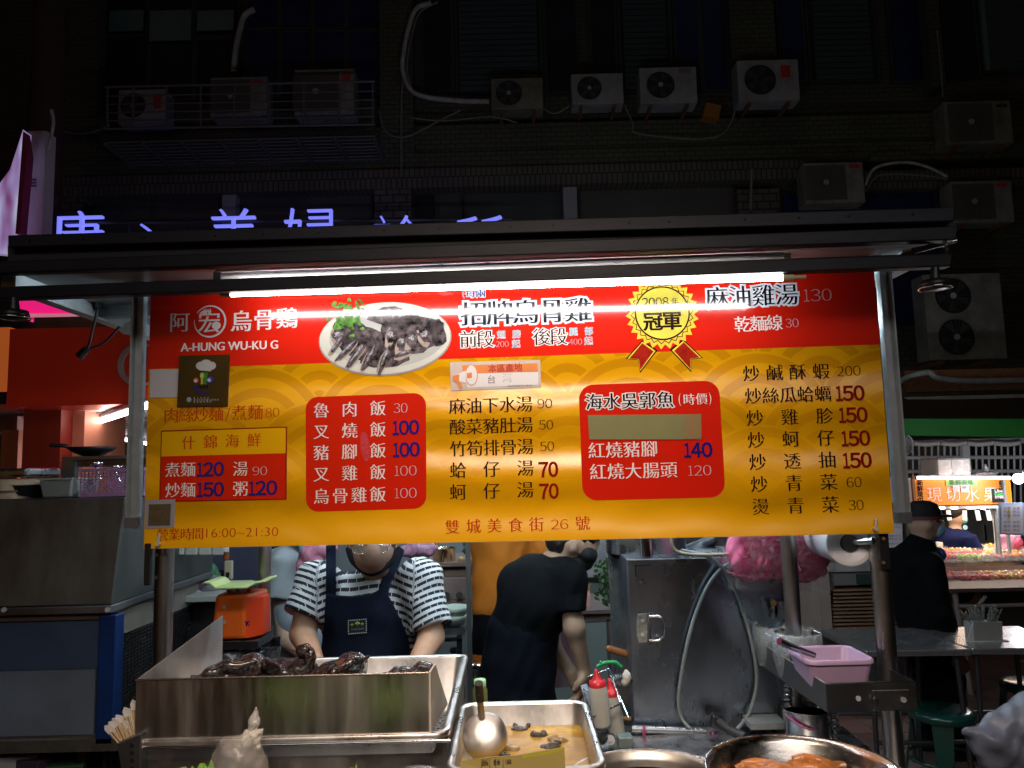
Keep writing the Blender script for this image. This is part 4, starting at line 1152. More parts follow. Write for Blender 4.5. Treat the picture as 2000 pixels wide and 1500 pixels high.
# chickens
chick_m = mat('braised_skin', (0.028, 0.010, 0.006), 0.20, var=0.85, vs=30, bump=1.0, bs=110, coat=1.0, rvar=0.15, col2=(0.005, 0.004, 0.004))
def chicken(cx, cy, cz, rot, sc, label, wing=True, leg=True, neck=False):
    c = Vector((cx, cy, cz)); M = Matrix.Rotation(rot, 3, 'Z')
    def T(x, y, z): return tuple(c + M @ Vector((x, y, z)) * sc)
    t = thing('braised_chicken', label, 'chicken', (cx, cy, cz - 0.05 * sc), 'dark braised chickens in the tray')
    pr_ = [('e', T(0, 0, 0), (0.10 * sc, 0.065 * sc, 0.055 * sc), (0, 0.15, rot)), ('e', T(0.055, 0, 0.022), (0.055 * sc, 0.055 * sc, 0.05 * sc), (0, 0, rot)),
           ('c', T(-0.09, 0.0, 0.0), T(-0.12, 0, 0.02), 0.022 * sc, 0.010 * sc)]
    if leg:
        pr_ += [('c', T(-0.02, -0.045, 0.0), T(-0.075, -0.06, 0.035), 0.032 * sc, 0.018 * sc), ('c', T(-0.075, -0.06, 0.035), T(-0.02, -0.07, 0.055), 0.014 * sc, 0.010 * sc)]
    if wing:
        pr_ += [('c', T(0.04, -0.05, 0.03), T(-0.01, -0.065, 0.055), 0.02 * sc, 0.017 * sc), ('c', T(-0.01, -0.065, 0.055), T(0.06, -0.075, 0.06), 0.016 * sc, 0.009 * sc)]
    if neck:
        pr_ += [('c', T(0.08, 0, 0.03), T(0.105, 0, 0.075), 0.022 * sc, 0.017 * sc), ('e', T(0.085, -0.01, 0.095), (0.026 * sc, 0.02 * sc, 0.02 * sc))]
    part('roast_bird', sdf_mesh(pr_, 0.005, 0.012, 0.0022, 60, 'roast_bird'), chick_m, t)
    if neck:
        q = B(); a = Vector(T(0.06, -0.03, 0.10)); q.cyl(a, a + Vector((0.012, -0.004, -0.008)), 0.005, 0.002, n=8); part('claw', q, mat('claw_brown', (0.18, 0.05, 0.02), 0.3), t)
    return t
def spot(x, y, Y): return at(x, y, Y)
p = spot(456, 1326, 2.0); chicken(p.x, p.y, p.z, 0.35, 0.80, 'flattish braised chicken with ribbed wing at the left end of the tray')
p = spot(562, 1322, 2.03); chicken(p.x, p.y, p.z - 0.005, -0.6, 0.85, 'tallest braised chicken with folded rump upright, second from left', neck=True)
p = spot(664, 1320, 2.03); chicken(p.x, p.y, p.z, 0.9, 0.75, 'braised chicken with orange-brown claw raised, in front of the apron', neck=False)
p = spot(797, 1332, 2.03); chicken(p.x, p.y, p.z, 0.1, 0.68, 'smooth braised chicken at the right end of the tray', wing=False)
for x, y, sz in ((612, 1322, 0.5),):
    p = spot(x, y, 2.1); chicken(p.x, p.y, p.z - 0.02, x, sz, 'small braised piece lying between the %s chickens' % ('middle' if x < 650 else 'right hand'), leg=False)
q = B(); a, c = at(660, 1300, 2.0), at(690, 1287, 2.0); q.tube([a, a + Vector((0.02, 0, 0.012)), c], 0.006, rads=(0.009, 0.003)); q.tube([c, c + Vector((-0.006, 0, 0.01))], 0.002, sub=1, n=6); q.tube([c, c + Vector((0.005, 0, 0.009))], 0.002, sub=1, n=6)
solo('raised_claw', q, mat('claw_brown'), 'thin reddish chicken foot sticking up in the tray', 'claw')

# ---- soup tray
q = None
sx0, sx1, sf, sb = -0.150, 0.145, 1.60, 2.02
Zs = at(1000, 1372, 2.02).z
st = thing('soup_tray', 'rectangular stainless tray of golden broth with mushrooms at centre front', 'tray', (0, 1.81, 0.995))
pan(sx0 + 0.012, sx1 + 0.012, sf, sb, Zs, 0.19, 0.014, steel_tray, st, taper=0.012, rad=0.03)
broth = mat('broth', (0.50, 0.30, 0.035), 0.3, var=0.55, vs=10, bump=0.2, bs=30, spec=0.12, col2=(0.26, 0.14, 0.015))
zb = at(1040, 1422, 1.99).z
q = B(); q.sheet([(sx0 + 0.016, sf + 0.012, zb), (sx1 + 0.006, sf + 0.012, zb), (sx1 + 0.006, sb - 0.012, zb), (sx0 + 0.016, sb - 0.012, zb)])
solo('broth', q, broth, 'murky golden broth filling the centre soup tray', 'broth')
mush = mat('mushroom_grey', (0.10, 0.085, 0.075), 0.3, var=0.8, vs=60, bump=0.5, bs=80)
mush2 = mat('mushroom_tan', (0.42, 0.30, 0.14), 0.3, var=0.6, vs=50, bump=0.5, bs=80)
for i, (x, y, rx, mt, lb) in enumerate(((1015, 1424, 0.022, mush, 'grey mushroom clump at the back of the broth'), (1052, 1436, 0.022, mush, 'dark flat mushroom floating mid broth'), (1092, 1446, 0.024, mush2, 'tan mushroom piece near the right wall of the soup tray'),
        (1000, 1463, 0.02, mush2, 'pale mushroom slice in front of the ladle'), (1075, 1458, 0.025, mush, 'black mushroom strip by the cardboard edge'), (985, 1478, 0.016, mush, 'small dark mushroom by the pale slice'))):
    p = atz(x, y, zb)
    pr_ = [('e', tuple(p), (rx, rx * 0.7, 0.007))] + [('e', tuple(p + Vector((random.uniform(-rx, rx), random.uniform(-rx, rx) * 0.6, 0.004))), (rx * 0.35, rx * 0.25, 0.006), (random.uniform(-1, 1), random.uniform(-1, 1), 0)) for _ in range(4)]
    solo('mushroom', sdf_mesh(pr_, 0.003, 0.004, 0.001, 150, 'mushroom'), mt, lb, 'mushroom', 'mushrooms in the broth')
# ladle
ld = thing('soup_ladle', 'large steel ladle with black handle resting in the broth', 'ladle', tuple(atz(945, 1450, zb)))
c = at(947, 1437, 1.80)
pr_ = []
q = B(); prof = [(0.066 * math.sin(a), 0.066 * math.cos(a)) for a in [PI / 2 * k / 10 for k in range(11)]]
# dome seen from its back, leaning
M = Matrix.Rotation(R(-62), 3, 'X')
vs0 = B(); vs0.lathe((0, 0, 0), [(0.0, 0.032), (0.02, 0.0305), (0.036, 0.026), (0.047, 0.017), (0.053, 0.005), (0.054, -0.004), (0.051, -0.004), (0.050, 0.004), (0.044, 0.014), (0.034, 0.022), (0.018, 0.0275), (0.0, 0.029)], n=32)
q.add([c + M @ Vector((v[0], v[1], -v[2])) * 0.86 * Vector((1, 1, 1)).x if False else c + Matrix.Rotation(R(58), 3, 'X') @ Vector(v) * 0.95 for v in vs0.v], vs0.f, True)
part('bowl', q, mat('ladle_steel', (0.70, 0.68, 0.66), 0.44, 1.0, rvar=0.12, vs=20, bump=0.1, bs=30), ld)
q = B(); q.tube([at(942, 1412, 1.80), at(940, 1390, 1.79), at(937, 1362, 1.77)], 0.0075, n=10); part('shaft', q, steel, ld)
q = B(); q.tube([at(938, 1368, 1.772), at(936, 1352, 1.765), at(935, 1334, 1.755)], 0.0095, n=12); part('grip', q, black_m, ld)
q = B()
for y in (1348, 1357): q.cyl(at(936, y, 1.757), at(936, y, 1.753), 0.0028, n=8)
part('rivet', q, chrome, ld)
# green topped glass bottle behind
bt = thing('green_capped_bottle', 'greenish bottle with pale green cap behind the ladle handle', 'bottle', at(938, 1372, 2.25))
q = B(); c = at(938, 1372, 2.25); q.lathe(c, [(0.020, -0.03), (0.022, 0.0), (0.021, 0.035), (0.017, 0.045)], n=20); part('glass', q, mat('olive_glass', (0.13, 0.16, 0.05), 0.2), bt)
q = B(); q.lathe(c + Vector((0, 0, 0.045)), [(0.017, 0), (0.018, 0.008), (0.016, 0.018), (0.0, 0.02)], n=20); part('cap', q, mat('mint_cap', (0.35, 0.6, 0.3), 0.35), bt)

# cardboard sheet leaning on the soup tray front
cb = thing('cardboard_sheet', 'olive-yellow cardboard piece with black printing leaning on the soup tray', 'cardboard', at(1000, 1500, 1.52))
pts = [at(900, 1487, 1.53), at(960, 1479, 1.53), at(1010, 1476, 1.53), at(1102, 1460, 1.53), at(1107, 1560, 1.50), at(900, 1560, 1.50)]
q = B(); q.prism(pts, (0, 0.004, 0)); part('sheet', q, mat('cardboard_olive', (0.24, 0.18, 0.035), 0.6, var=0.15, vs=8), cb)
q = B(); q.prism([p + Vector((0, -0.0012, 0)) for p in (at(1020, 1475, 1.53), at(1102, 1461, 1.53), at(1104, 1485, 1.527), at(1020, 1492, 1.527))], (0, 0.0006, 0)); part('yellow_tape', q, mat('tape_yellow', (0.30, 0.27, 0.02), 0.4), cb)
q = B()
for x in (940, 956, 968, 982):
    q.prism([at(x, 1482, 1.5285), at(x + 1, 1482, 1.5285), at(x + 1, 1540, 1.50), at(x, 1540, 1.50)], (0, 0.0006, 0))
part('printed_line', q, BLACK, cb)
for k, ch in enumerate('飯麵湯'):
    p = at(948 + 14 * k * 1.6, 1489, 1.5265)
    def place(x, y, p=p): return Vector((p.x + (x - 0.5) * 0.014, p.y - 0.0012, p.z + (y - 0.4) * 0.014))
    JOBS.append((ch, place, BLACK, 0, cb, 0.0, 0.0, 'lettering', None, 0.0))

# lid with rounded edge and the tied plastic bag, lettuce
ldm = mat('lid_steel', (0.55, 0.55, 0.56), 0.25, 1.0, var=0.2, vs=6)
c = at(812, 1545, 1.45)
q = B(); q.lathe(c, [(0.0, 0.035), (0.03, 0.034), (0.055, 0.024), (0.065, 0.006), (0.066, 0.0)], n=40); solo('round_lid', q, ldm, 'rounded steel lid edge below the tray at the bottom', 'lid')
bagm = mat('thin_bag', (0.85, 0.80, 0.77), 0.25, trans=0.0, alpha=0.2, bump=1.0, bs=34, stretch=(1, 1, 0.25), spec=1.0, coat=0.5, var=0.15)
kb = thing('tied_plastic_bag', 'white see-through plastic bag tied in a knot at the bottom left', 'plastic bag', at(470, 1530, 1.42))
c = at(468, 1500, 1.42)
z1 = at(478, 1440, 1.42).z - c.z
pr_ = [('e', tuple(c + Vector((-0.002, 0, -0.03))), (0.056, 0.045, 0.075)), ('c', tuple(c + Vector((0.002, 0, 0.03))), tuple(c + Vector((0.014, 0, z1))), 0.038, 0.010)]
part('bag_body', sdf_mesh(pr_, 0.0035, 0.03, 0.0022, 80, 'bag_body'), bagm, kb)
kn = at(490, 1438, 1.42)
pr_ = [('e', tuple(kn), (0.016, 0.012, 0.013)), ('e', tuple(kn + Vector((-0.008, 0, -0.007))), (0.012, 0.01, 0.01)), ('c', tuple(kn + Vector((0.006, 0, 0.0))), tuple(kn + Vector((0.017, 0, 0.008))), 0.010, 0.006), ('c', tuple(kn + Vector((0.01, 0, -0.008))), tuple(kn + Vector((0.014, 0, -0.022))), 0.008, 0.003)]
part('knot', sdf_mesh(pr_, 0.002, 0.005, 0.0015, 250, 'knot'), mat('knot_plastic', (0.85, 0.80, 0.74), 0.25, bump=0.6, bs=120, alpha=0.55, spec=0.9), kb)
tp_ = at(500, 1383, 1.42)
pr_ = [('c', tuple(kn + Vector((0, 0, 0.008))), tuple(kn * 0.5 + tp_ * 0.5 + Vector((0.002, 0, 0))), 0.006, 0.010), ('c', tuple(kn * 0.5 + tp_ * 0.5 + Vector((0.002, 0, 0))), tuple(tp_), 0.010, 0.0025)]
part('bag_ear', sdf_mesh(pr_, 0.002, 0.005, 0.001, 200, 'bag_ear'), mat('ear_plastic', (0.7, 0.68, 0.66), 0.15, alpha=0.45, bump=0.6, bs=60, spec=0.9), kb)
def lettuce(x, y, Y, w_, label):
    t_m = mat('lettuce', (0.16, 0.42, 0.03), 0.45, var=0.5, vs=18, bump=0.4, bs=60)
    c = at(x, y, Y); q = B(); n = 15; vs = []
    for j in range(5):
        for i in range(n):
            a = i / (n - 1) * 2 - 1
            vs.append(c + Vector((a * w_, -0.01 - 0.01 * j + 0.01 * math.sin(5 * a), -0.02 * j + 0.008 * math.sin(i * 2.2) * (j == 0) - 0.02 * a * a)))
    q.add(vs, [(j * n + i, j * n + i + 1, (j + 1) * n + i + 1, (j + 1) * n + i) for j in range(4) for i in range(n - 1)], True)
    o = solo('lettuce_leaf', q, t_m, label, 'lettuce'); so_ = o.modifiers.new('t', 'SOLIDIFY'); so_.thickness = 0.002; return o
lettuce(402, 1489, 1.45, 0.035, 'bright green lettuce leaf left of the tied plastic bag')
lettuce(690, 1497, 1.45, 0.018, 'small lettuce tip between the bag and the round lid')

for x, y, s_ in ((400, 1540, 1.0), (700, 1575, 1.2), (640, 1585, 1.0)):
    c = at(x, y, 1.46); solo('lettuce', sdf_mesh([('e', tuple(c + V(random.uniform(-.04, .04), random.uniform(-.03, .03), random.uniform(-.02, .02))), (0.05 * s_, 0.04, 0.035)) for _ in range(4)], 0.007, 0.01, 0.006, 70, 'lettuce'), mat('lettuce'), 'green lettuce head on the counter in front of the chicken tray, ' + {400: 'left', 700: 'right', 640: 'lower right'}[x], 'lettuce')
# chopstick packs in the perforated holder at left
ch = thing('chopstick_holder', 'perforated metal holder at the left edge of the counter', 'holder', at(245, 1530, 1.70))
q = B(); a = at(252, 1446, 1.70); q.prism([at(228, 1452, 1.70), at(276, 1432, 1.70), at(274, 1560, 1.70), at(242, 1560, 1.70)], (0, 0.05, 0)); part('holder_box', q, steel_dull, ch, bevel=0.003)
q = B()
for y in (1455, 1470, 1485, 1500): q.cyl(at(258, y, 1.70) + Vector((0, 0.0, 0)), at(258, y, 1.70) + Vector((0, -0.0015, 0)), 0.0048, n=12)
part('hole', q, black_m, ch, kind='stuff')
wrap = mat('wrapper_film', (0.80, 0.76, 0.76), 0.3, alpha=0.75, bump=0.5, bs=90); wood = mat('chopstick_wood', (0.58, 0.40, 0.22), 0.5, var=0.25, vs=20)
ORD = ['first', 'second', 'third', 'fourth', 'fifth', 'sixth', 'seventh', 'eighth', 'ninth']
for i, (x0, y0, x1, y1) in enumerate(((211, 1421, 240, 1455), (225, 1408, 246, 1452), (232, 1402, 250, 1450), (243, 1412, 258, 1447), (247, 1388, 262, 1445), (252, 1418, 266, 1442), (262, 1374, 270, 1436), (218, 1414, 243, 1453))):
    t = thing('chopstick_pack', ['lowest leftmost paper wrapped chopsticks in the perforated holder', 'second wrapped chopsticks from the left in the holder', 'wrapped chopsticks with a torn film tip, mid holder', 'wrapped chopsticks just left of the tall one in the holder', 'tall wrapped chopsticks leaning right in the holder', 'wrapped chopsticks with reddish print at the right of the holder', 'topmost wrapped chopsticks touching the splash guard', 'wrapped chopsticks between the two leftmost in the holder'][i], 'chopsticks', at(x1, y1, 1.72), 'wrapped chopsticks in the holder')
    a, c = at(x0, y0, 1.71 + 0.004 * i), at(x1, y1, 1.715 + 0.003 * i); d = (a - c).normalized(); sd = d.cross(Vector((0, 1, 0)))
    q = B(); q.prism([c - sd * 0.006, c + sd * 0.006, a + sd * 0.009, a + d * 0.008 + sd * 0.004, a - sd * 0.008], (0, 0.004, 0)); part('wrapper', q, wrap, t)
    q = B(); q.cyl(c - sd * 0.003 + Vector((0, -0.002, 0)), a - sd * 0.003 - d * 0.012 + Vector((0, -0.002, 0)), 0.0025, n=6); part('stick', q, wood, t)
    q = B(); q.cyl(c + sd * 0.003 + Vector((0, -0.002, 0)), a + sd * 0.003 - d * 0.012 + Vector((0, -0.002, 0)), 0.0025, n=6); part('stick', q, wood, t)
    t['group'] = 'wrapped chopsticks in the holder'
q = B(); c = at(268, 1400, 1.76); q.cyl(c, c + Vector((0, -0.012, 0)), 0.010, n=6); q.cyl(c + Vector((0, -0.012, 0)), c + Vector((0, -0.018, 0)), 0.004, n=10); solo('hex_bolt', q, steel_dull, 'hexagonal bolt at the left corner of the splash guard', 'bolt')

# ---- pots at lower right
c = at(1270, 1546, 1.66); c = Vector((at(1270, 1500, 1.66).x, 1.66, at(1270, 1465, 1.83).z))
pl_ = thing('big_stockpot', 'large round stockpot with pale steel rim, cut by the bottom edge', 'pot', (c.x, 1.66, 0.995))
q = B(); q.lathe((c.x, 1.66, c.z), [(0.160, -0.14), (0.160, -0.02), (0.172, -0.012), (0.175, 0.0), (0.172, 0.004), (0.166, 0.0), (0.158, -0.012), (0.155, -0.018), (0.150, -0.13)], n=64); part('pot_wall', q, mat('pot_alu', (0.62, 0.58, 0.53), 0.35, 1.0, var=0.2, vs=8, rvar=0.1), pl_)
q = B(); q.lathe((c.x, 1.66, c.z - 0.03), [(0.0, 0.0), (0.154, 0.0)], n=48); part('soup_surface', q, mat('milky_soup', (0.45, 0.38, 0.28), 0.15, bump=0.2, coat=0.5), pl_)
c = Vector((at(1566, 1500, 1.60).x, 1.60, at(1566, 1436, 1.785).z))
bp = thing('braising_pan', 'wide steel pan of red-brown braised pork intestines with crusted rim', 'pan', (c.x, 1.60, 0.995))
pan_in = mat('pan_inside', (0.58, 0.54, 0.50), 0.24, 1.0, var=0.6, vs=16, rvar=0.08, bump=0.06, bs=14, stretch=(1, 1, 2.5), col2=(0.22, 0.10, 0.03))
crn = [n for n in pan_in.node_tree.nodes if n.type == 'VALTORGB'][0]; crn.color_ramp.elements[0].position = 0.33; crn.color_ramp.elements[1].position = 0.41
q = B(); q.lathe((c.x, c.y, c.z), [(0.120, -0.155), (0.165, -0.10), (0.178, -0.02), (0.184, -0.006), (0.190, 0.0), (0.189, 0.003), (0.183, 0.002), (0.172, -0.010), (0.160, -0.09), (0.118, -0.15)], n=72); part('pan_wall', q, pan_in, bp)
zs = atz(1560, 1460, c.z - 0.07).z
q = B(); q.lathe((c.x, c.y, c.z - 0.048), [(0.0, 0.0), (0.167, 0.0)], n=48); part('sauce', q, mat('red_sauce', (0.16, 0.045, 0.012), 0.1, var=0.6, vs=14, bump=0.3, bs=30, coat=0.6), bp)
gut = mat('braised_intestine', (0.62, 0.22, 0.05), 0.25, var=0.5, vs=30, bump=0.5, bs=70, coat=0.4)
for i in range(30):
    x = random.uniform(-0.09, 0.09); y = random.uniform(-0.09, 0.125); a = random.uniform(-0.6, 0.6); L = random.uniform(0.025, 0.05)
    cc = Vector((c.x + x, c.y + y, c.z - 0.043 + random.uniform(0, 0.012))); d = Vector((math.cos(a), math.sin(a), 0))
    q = B(); q.tube([cc - d * L, cc - d * L * 0.3 + Vector((0, 0.006, 0.006)), cc + d * L * 0.4 + Vector((0, -0.004, 0.006)), cc + d * L], 0.0095, n=10)
    solo('pork_intestine', q, gut, 'curled reddish braised pork piece in the wide pan, no two lying alike', 'braised meat', 'braised pieces in the wide pan')

# ---- grey steam cabinet with hose
cx0, cx1 = at(1230, 1250, 2.60).x, at(1532, 1250, 2.60).x
zt, zb2 = at(1380, 1088, 2.60).z, at(1380, 1424, 2.60).z
cabm = mat('cabinet_steel', (0.34, 0.38, 0.44), 0.27, 1.0, var=0.22, vs=2.6, rvar=0.12, bump=0.06, bs=5, stretch=(2.0, 1, 0.8))
cbn = thing('steam_cabinet', 'tall grey stainless cabinet with latch door and hose loop right of centre', 'cabinet', ((cx0 + cx1) / 2, 2.85, 0.0))
q = B(); q.bb(cx0, cx1, 2.61, 3.12, zb2 - 0.25, zt); part('body', q, cabm, cbn, bevel=0.004)
q = B(); q.bb(cx0 + 0.001, cx1, 2.597, 2.609, zb2 + 0.0, zt - 0.0); part('door', q, cabm, cbn, bevel=0.004)
q = B(); ix, iz0, iz1 = cx0 + 0.027, zb2 + 0.015, zt - 0.022
q.bb(ix, ix + 0.002, 2.594, 2.597, iz0, iz1); q.bb(ix, cx1 - 0.01, 2.594, 2.597, iz1, iz1 + 0.002); part('pressed_edge', q, steel, cbn)
hd = part('latch_plate', B().prism([at(1246, 1200, 2.592), at(1266, 1198, 2.592), at(1266, 1254, 2.592), at(1248, 1256, 2.592), at(1244, 1245, 2.592), at(1244, 1212, 2.592)], (0, 0.006, 0)), mat('latch_worn', (0.55, 0.58, 0.55), 0.4, 0.6, var=0.5, vs=60), cbn, bevel=0.001)
q = B(); q.tube([at(1268, 1204, 2.575), at(1288, 1204, 2.572), at(1297, 1214, 2.570), at(1298, 1238, 2.570), at(1288, 1250, 2.572), at(1268, 1250, 2.575)], 0.0045, n=10, sub=5); q.cyl(at(1268, 1196, 2.580), at(1268, 1257, 2.580), 0.006, n=12); part('pull_handle', q, chrome, cbn)
q = B()
for y in (1212, 1240): q.cyl(at(1255, y, 2.585), at(1255, y, 2.59), 0.006, n=10)
part('bolt', q, steel_dull, cbn)
q = B(); q.cyl(at(1234, 1424, 2.56), at(1400, 1430, 2.56), 0.012, n=16); part('towel_bar', q, steel, cbn)
# lower body with second panel
q = B(); q.bb(cx0 + 0.01, cx1 + 0.05, 2.63, 3.1, 0.40, zb2 - 0.252); part('lower_body', q, steel_dark, cbn)
q = B(); q.bb(at(1465, 1400, 2.5).x, at(1535, 1400, 2.5).x, 2.50, 2.59, at(1500, 1425, 2.5).z, at(1500, 1413, 2.5).z); part('ledge', q, alu, cbn)
for x in (cx0 + 0.04, cx1 - 0.02):
    for y in (2.66, 3.06):
        q = B(); q.cyl((x, y, 0.012), (x, y, 0.40), 0.02, n=10); part('leg', q, steel_dark, cbn)
# mounted water hose
hs = thing('water_hose', 'grey hose hanging in a long loop over the cabinet door', 'hose', at(1400, 1400, 2.56))
q = B(); q.tube([at(1500, 1085, 2.50), at(1450, 1096, 2.52), at(1415, 1107, 2.55), at(1385, 1140, 2.57), at(1362, 1190, 2.575), at(1345, 1245, 2.575), at(1332, 1310, 2.575), at(1325, 1365, 2.575), at(1330, 1400, 2.57), at(1348, 1424, 2.55)], 0.0062, n=10, sub=6); part('hose_loop', q, mat('hose_grey', (0.20, 0.235, 0.25), 0.45, var=0.1), hs)
q = B(); q.tube([at(1330, 1075, 2.56), at(1385, 1088, 2.55), at(1412, 1110, 2.54), at(1435, 1150, 2.57), at(1458, 1215, 2.575), at(1475, 1290, 2.575), at(1477, 1345, 2.575), at(1462, 1395, 2.57), at(1440, 1424, 2.55)], 0.0062, n=10, sub=6); part('hose_loop', q, MATS['hose_grey'], hs)
q = B(); q.tube([at(1311, 1045, 2.54), at(1314, 1068, 2.54), at(1330, 1080, 2.54), at(1370, 1084, 2.54), at(1425, 1082, 2.54)], 0.0055, n=8); solo('gas_tube', q, mat('tube_cream', (0.42, 0.36, 0.26), 0.45), 'cream rubber tube running along the top of the cabinet', 'tube')
# coil pan / steamer stack on top
sp_ = thing('steamer_pot', 'round ribbed steel steamer pot on top of the cabinet', 'steamer', at(1268, 1088, 2.85))
c = at(1262, 1086, 2.85)
prof = [(0.13, 0.0), (0.142, 0.015)]
for k in range(7): prof += [(0.146, 0.02 + 0.012 * k), (0.142, 0.026 + 0.012 * k)]
prof += [(0.14, 0.11), (0.0, 0.11)]
q = B(); q.lathe(c, prof, n=48); part('pot_body', q, steel, sp_)
q = B(); c2 = at(1263, 1086, 2.62); q.cyl(c2 - Vector((0, 0, 0.0)), c2 + Vector((0, 0, 0.075)), 0.022, n=24); q.cyl(c2 + Vector((0, 0, 0.045)), c2 + Vector((0, 0, 0.052)), 0.024, n=24); part('chimney', q, chrome, sp_)
q = B(); c3 = at(1360, 1078, 2.9)
solo('valve_clutter', sdf_mesh([('e', tuple(c3), (0.05, 0.04, 0.03)), ('c', tuple(c3 + Vector((-0.05, 0, 0))), tuple(c3 + Vector((0.06, 0, 0.04))), 0.02, 0.02), ('c', tuple(c3 + Vector((0.03, 0, 0))), tuple(c3 + Vector((0.1, 0, 0.0))), 0.014, 0.02)], 0.006, 0.01, name='valve_clutter'), mat('valve_dark', (0.06, 0.07, 0.08), 0.4, 0.5, var=0.5, vs=30), 'dark valves and fittings beside the steamer pot', 'valve')
# upper dark hood behind
q = B(); q.bb(at(1330, 1060, 3.0).x, at(1500, 1060, 3.0).x, 3.0, 3.2, at(1400, 1084, 3.0).z, at(1400, 1030, 3.0).z); solo('dark_box', q, mat('speckled_dark', (0.05, 0.05, 0.055), 0.4, 0.4, var=0.6, vs=40), 'dark speckled metal box behind the cream tube', 'box')
# pink strings tied on the bar
strm = mat('pink_string', (0.55, 0.10, 0.30), 0.4, alpha=0.85)
for x, y0, y1, lb in ((1258, 1418, 1468, 'pink plastic string looped on the left of the cabinet bar'), (1392, 1430, 1478, 'pink plastic string tied by the black pipe wrench'), (1422, 1432, 1450, 'short pink string end by the big pan')):
    q = B(); q.tube([at(x - 2, y0, 2.535), at(x + 3, y0 + 10, 2.53), at(x, (y0 + y1) / 2, 2.53), at(x + 4, y1, 2.53)], 0.003, n=6); q.tube([at(x + 2, y0, 2.535), at(x - 2, y0 + 12, 2.53), at(x + 1, (y0 + y1) / 2 + 4, 2.53)], 0.0025, n=6); solo('pink_string', q, strm, lb, 'string')
tg = thing('black_tongs', 'black pipe handle with clamp resting on the cabinet bar', 'clamp', at(1400, 1420, 2.52))
q = B(); q.tube([at(1400, 1408, 2.52), at(1425, 1425, 2.50), at(1455, 1440, 2.46)], 0.014, n=12); part('handle', q, rubber, tg)
q = B(); q.box(at(1398, 1410, 2.53), (0.035, 0.03, 0.04), Matrix.Rotation(0.3, 3, 'Y')); part('jaw', q, steel_dark, tg, bevel=0.004)

# left side of the cabinet: wooden handles, green clip, bottles in the wire rack
def handle(x0, y0, x1, y1, Y, r, mt, label, nm='wooden_handle', cat='handle'):
    q = B(); a, c = at(x0, y0, Y), at(x1, y1, Y); d = (c - a)
    q.tube([a, a + d * 0.1, a + d * 0.5, a + d], r, n=12)
    q.sph(a, r * 0.95, 12)
    for k in (0.45, 0.6, 0.75): q.tube([a + d * k + d.normalized().orthogonal().normalized() * 0, a + d * (k + 0.03)], r * 1.06, n=12, sub=1)
    return solo(nm, q, mt, label, cat)
wood2 = mat('varnished_wood', (0.30, 0.12, 0.03), 0.35, var=0.5, vs=15); wood3 = mat('yellow_wood', (0.38, 0.22, 0.07), 0.45, var=0.3, vs=15)
handle(1189, 1267, 1228, 1279, 2.7, 0.012, wood2, 'ridged wooden knife handle sticking out left of the cabinet')
handle(1192, 1401, 1232, 1404, 2.62, 0.0075, wood3, 'flat yellow wooden handle beside the white bottles')
handle(1162, 1458, 1176, 1474, 2.5, 0.011, wood3, 'ringed wooden handle low below the bottles')
q = B(); q.tube([at(1166, 1302, 2.6), at(1180, 1295, 2.6), at(1200, 1293, 2.6), at(1207, 1297, 2.6), at(1214, 1303, 2.6)], 0.006, n=8)
for k in range(5): q.sph(at(1174 + 7 * k, 1294 - (k == 2), 2.6), 0.0065, 8)
solo('green_clip', q, mat('green_plastic', (0.01, 0.32, 0.10), 0.35), 'bright green wavy plastic clip above the red capped bottles', 'clip')
rk = thing('wire_rack', 'chromed wire rack around the squeeze bottles', 'rack', at(1190, 1420, 2.5))
q = B()
for x0, y0, x1, y1, Ya, Yb in ((1158, 1400, 1212, 1374, 2.42, 2.5), (1212, 1374, 1190, 1306, 2.5, 2.62), (1190, 1306, 1150, 1322, 2.62, 2.6), (1212, 1374, 1216, 1398, 2.5, 2.5), (1140, 1345, 1155, 1398, 2.6, 2.45), (1197, 1330, 1228, 1402, 2.62, 2.5)): q.cyl(at(x0, y0, Ya), at(x1, y1, Yb), 0.0032, n=6)
part('wire_frame', q, chrome, rk)
def bottle(x, y0, y1, Y, r, tilt, label):
    a, c = at(x, y0, Y), at(x + tilt, y1, Y); ax = (a - c); L = ax.length; ax.normalize()
    t = thing('squeeze_bottle', label, 'sauce bottle', tuple(c), None)
    Mx = ax.to_track_quat('Z', 'Y').to_matrix()
    def lz(pr__, nm, mt):
        l = B().lathe((0, 0, 0), pr__, n=24); q = B(); q.add([c + Mx @ Vector(v) for v in l.v], l.f, True); part(nm, q, mt, t)
    lz([(0.0, 0), (r * 0.95, 0.002), (r, 0.01), (r, L * 0.64), (r * 0.9, L * 0.70)], 'bottle_body', mat('bottle_milky', (0.50, 0.50, 0.46), 0.35, var=0.15, vs=10))
    lz([(r * 0.88, L * 0.70), (r * 0.9, L * 0.80), (r * 0.55, L * 0.81), (r * 0.42, L * 0.87), (r * 0.2, L * 0.95), (r * 0.16, L), (0, L)], 'nozzle_cap', mat('cap_red', (0.55, 0.02, 0.03), 0.35))
bottle(1164, 1307, 1420, 2.45, 0.029, 12, 'milky squeeze bottle with red nozzle, the taller front one')
bottle(1190, 1325, 1440, 2.56, 0.026, 16, 'squeeze bottle with red nozzle behind the taller one')
q = B(); q.prism([at(1138, 1352, 2.64), at(1150, 1348, 2.64), at(1220, 1440, 2.60), at(1225, 1475, 2.60), at(1168, 1475, 2.60)], (0, 0.08, 0)); solo('blue_grey_box', q, mat('boxy_bluegrey', (0.22, 0.26, 0.32), 0.5, var=0.2), 'blue-grey plastic bin holding the squeeze bottles', 'bin')
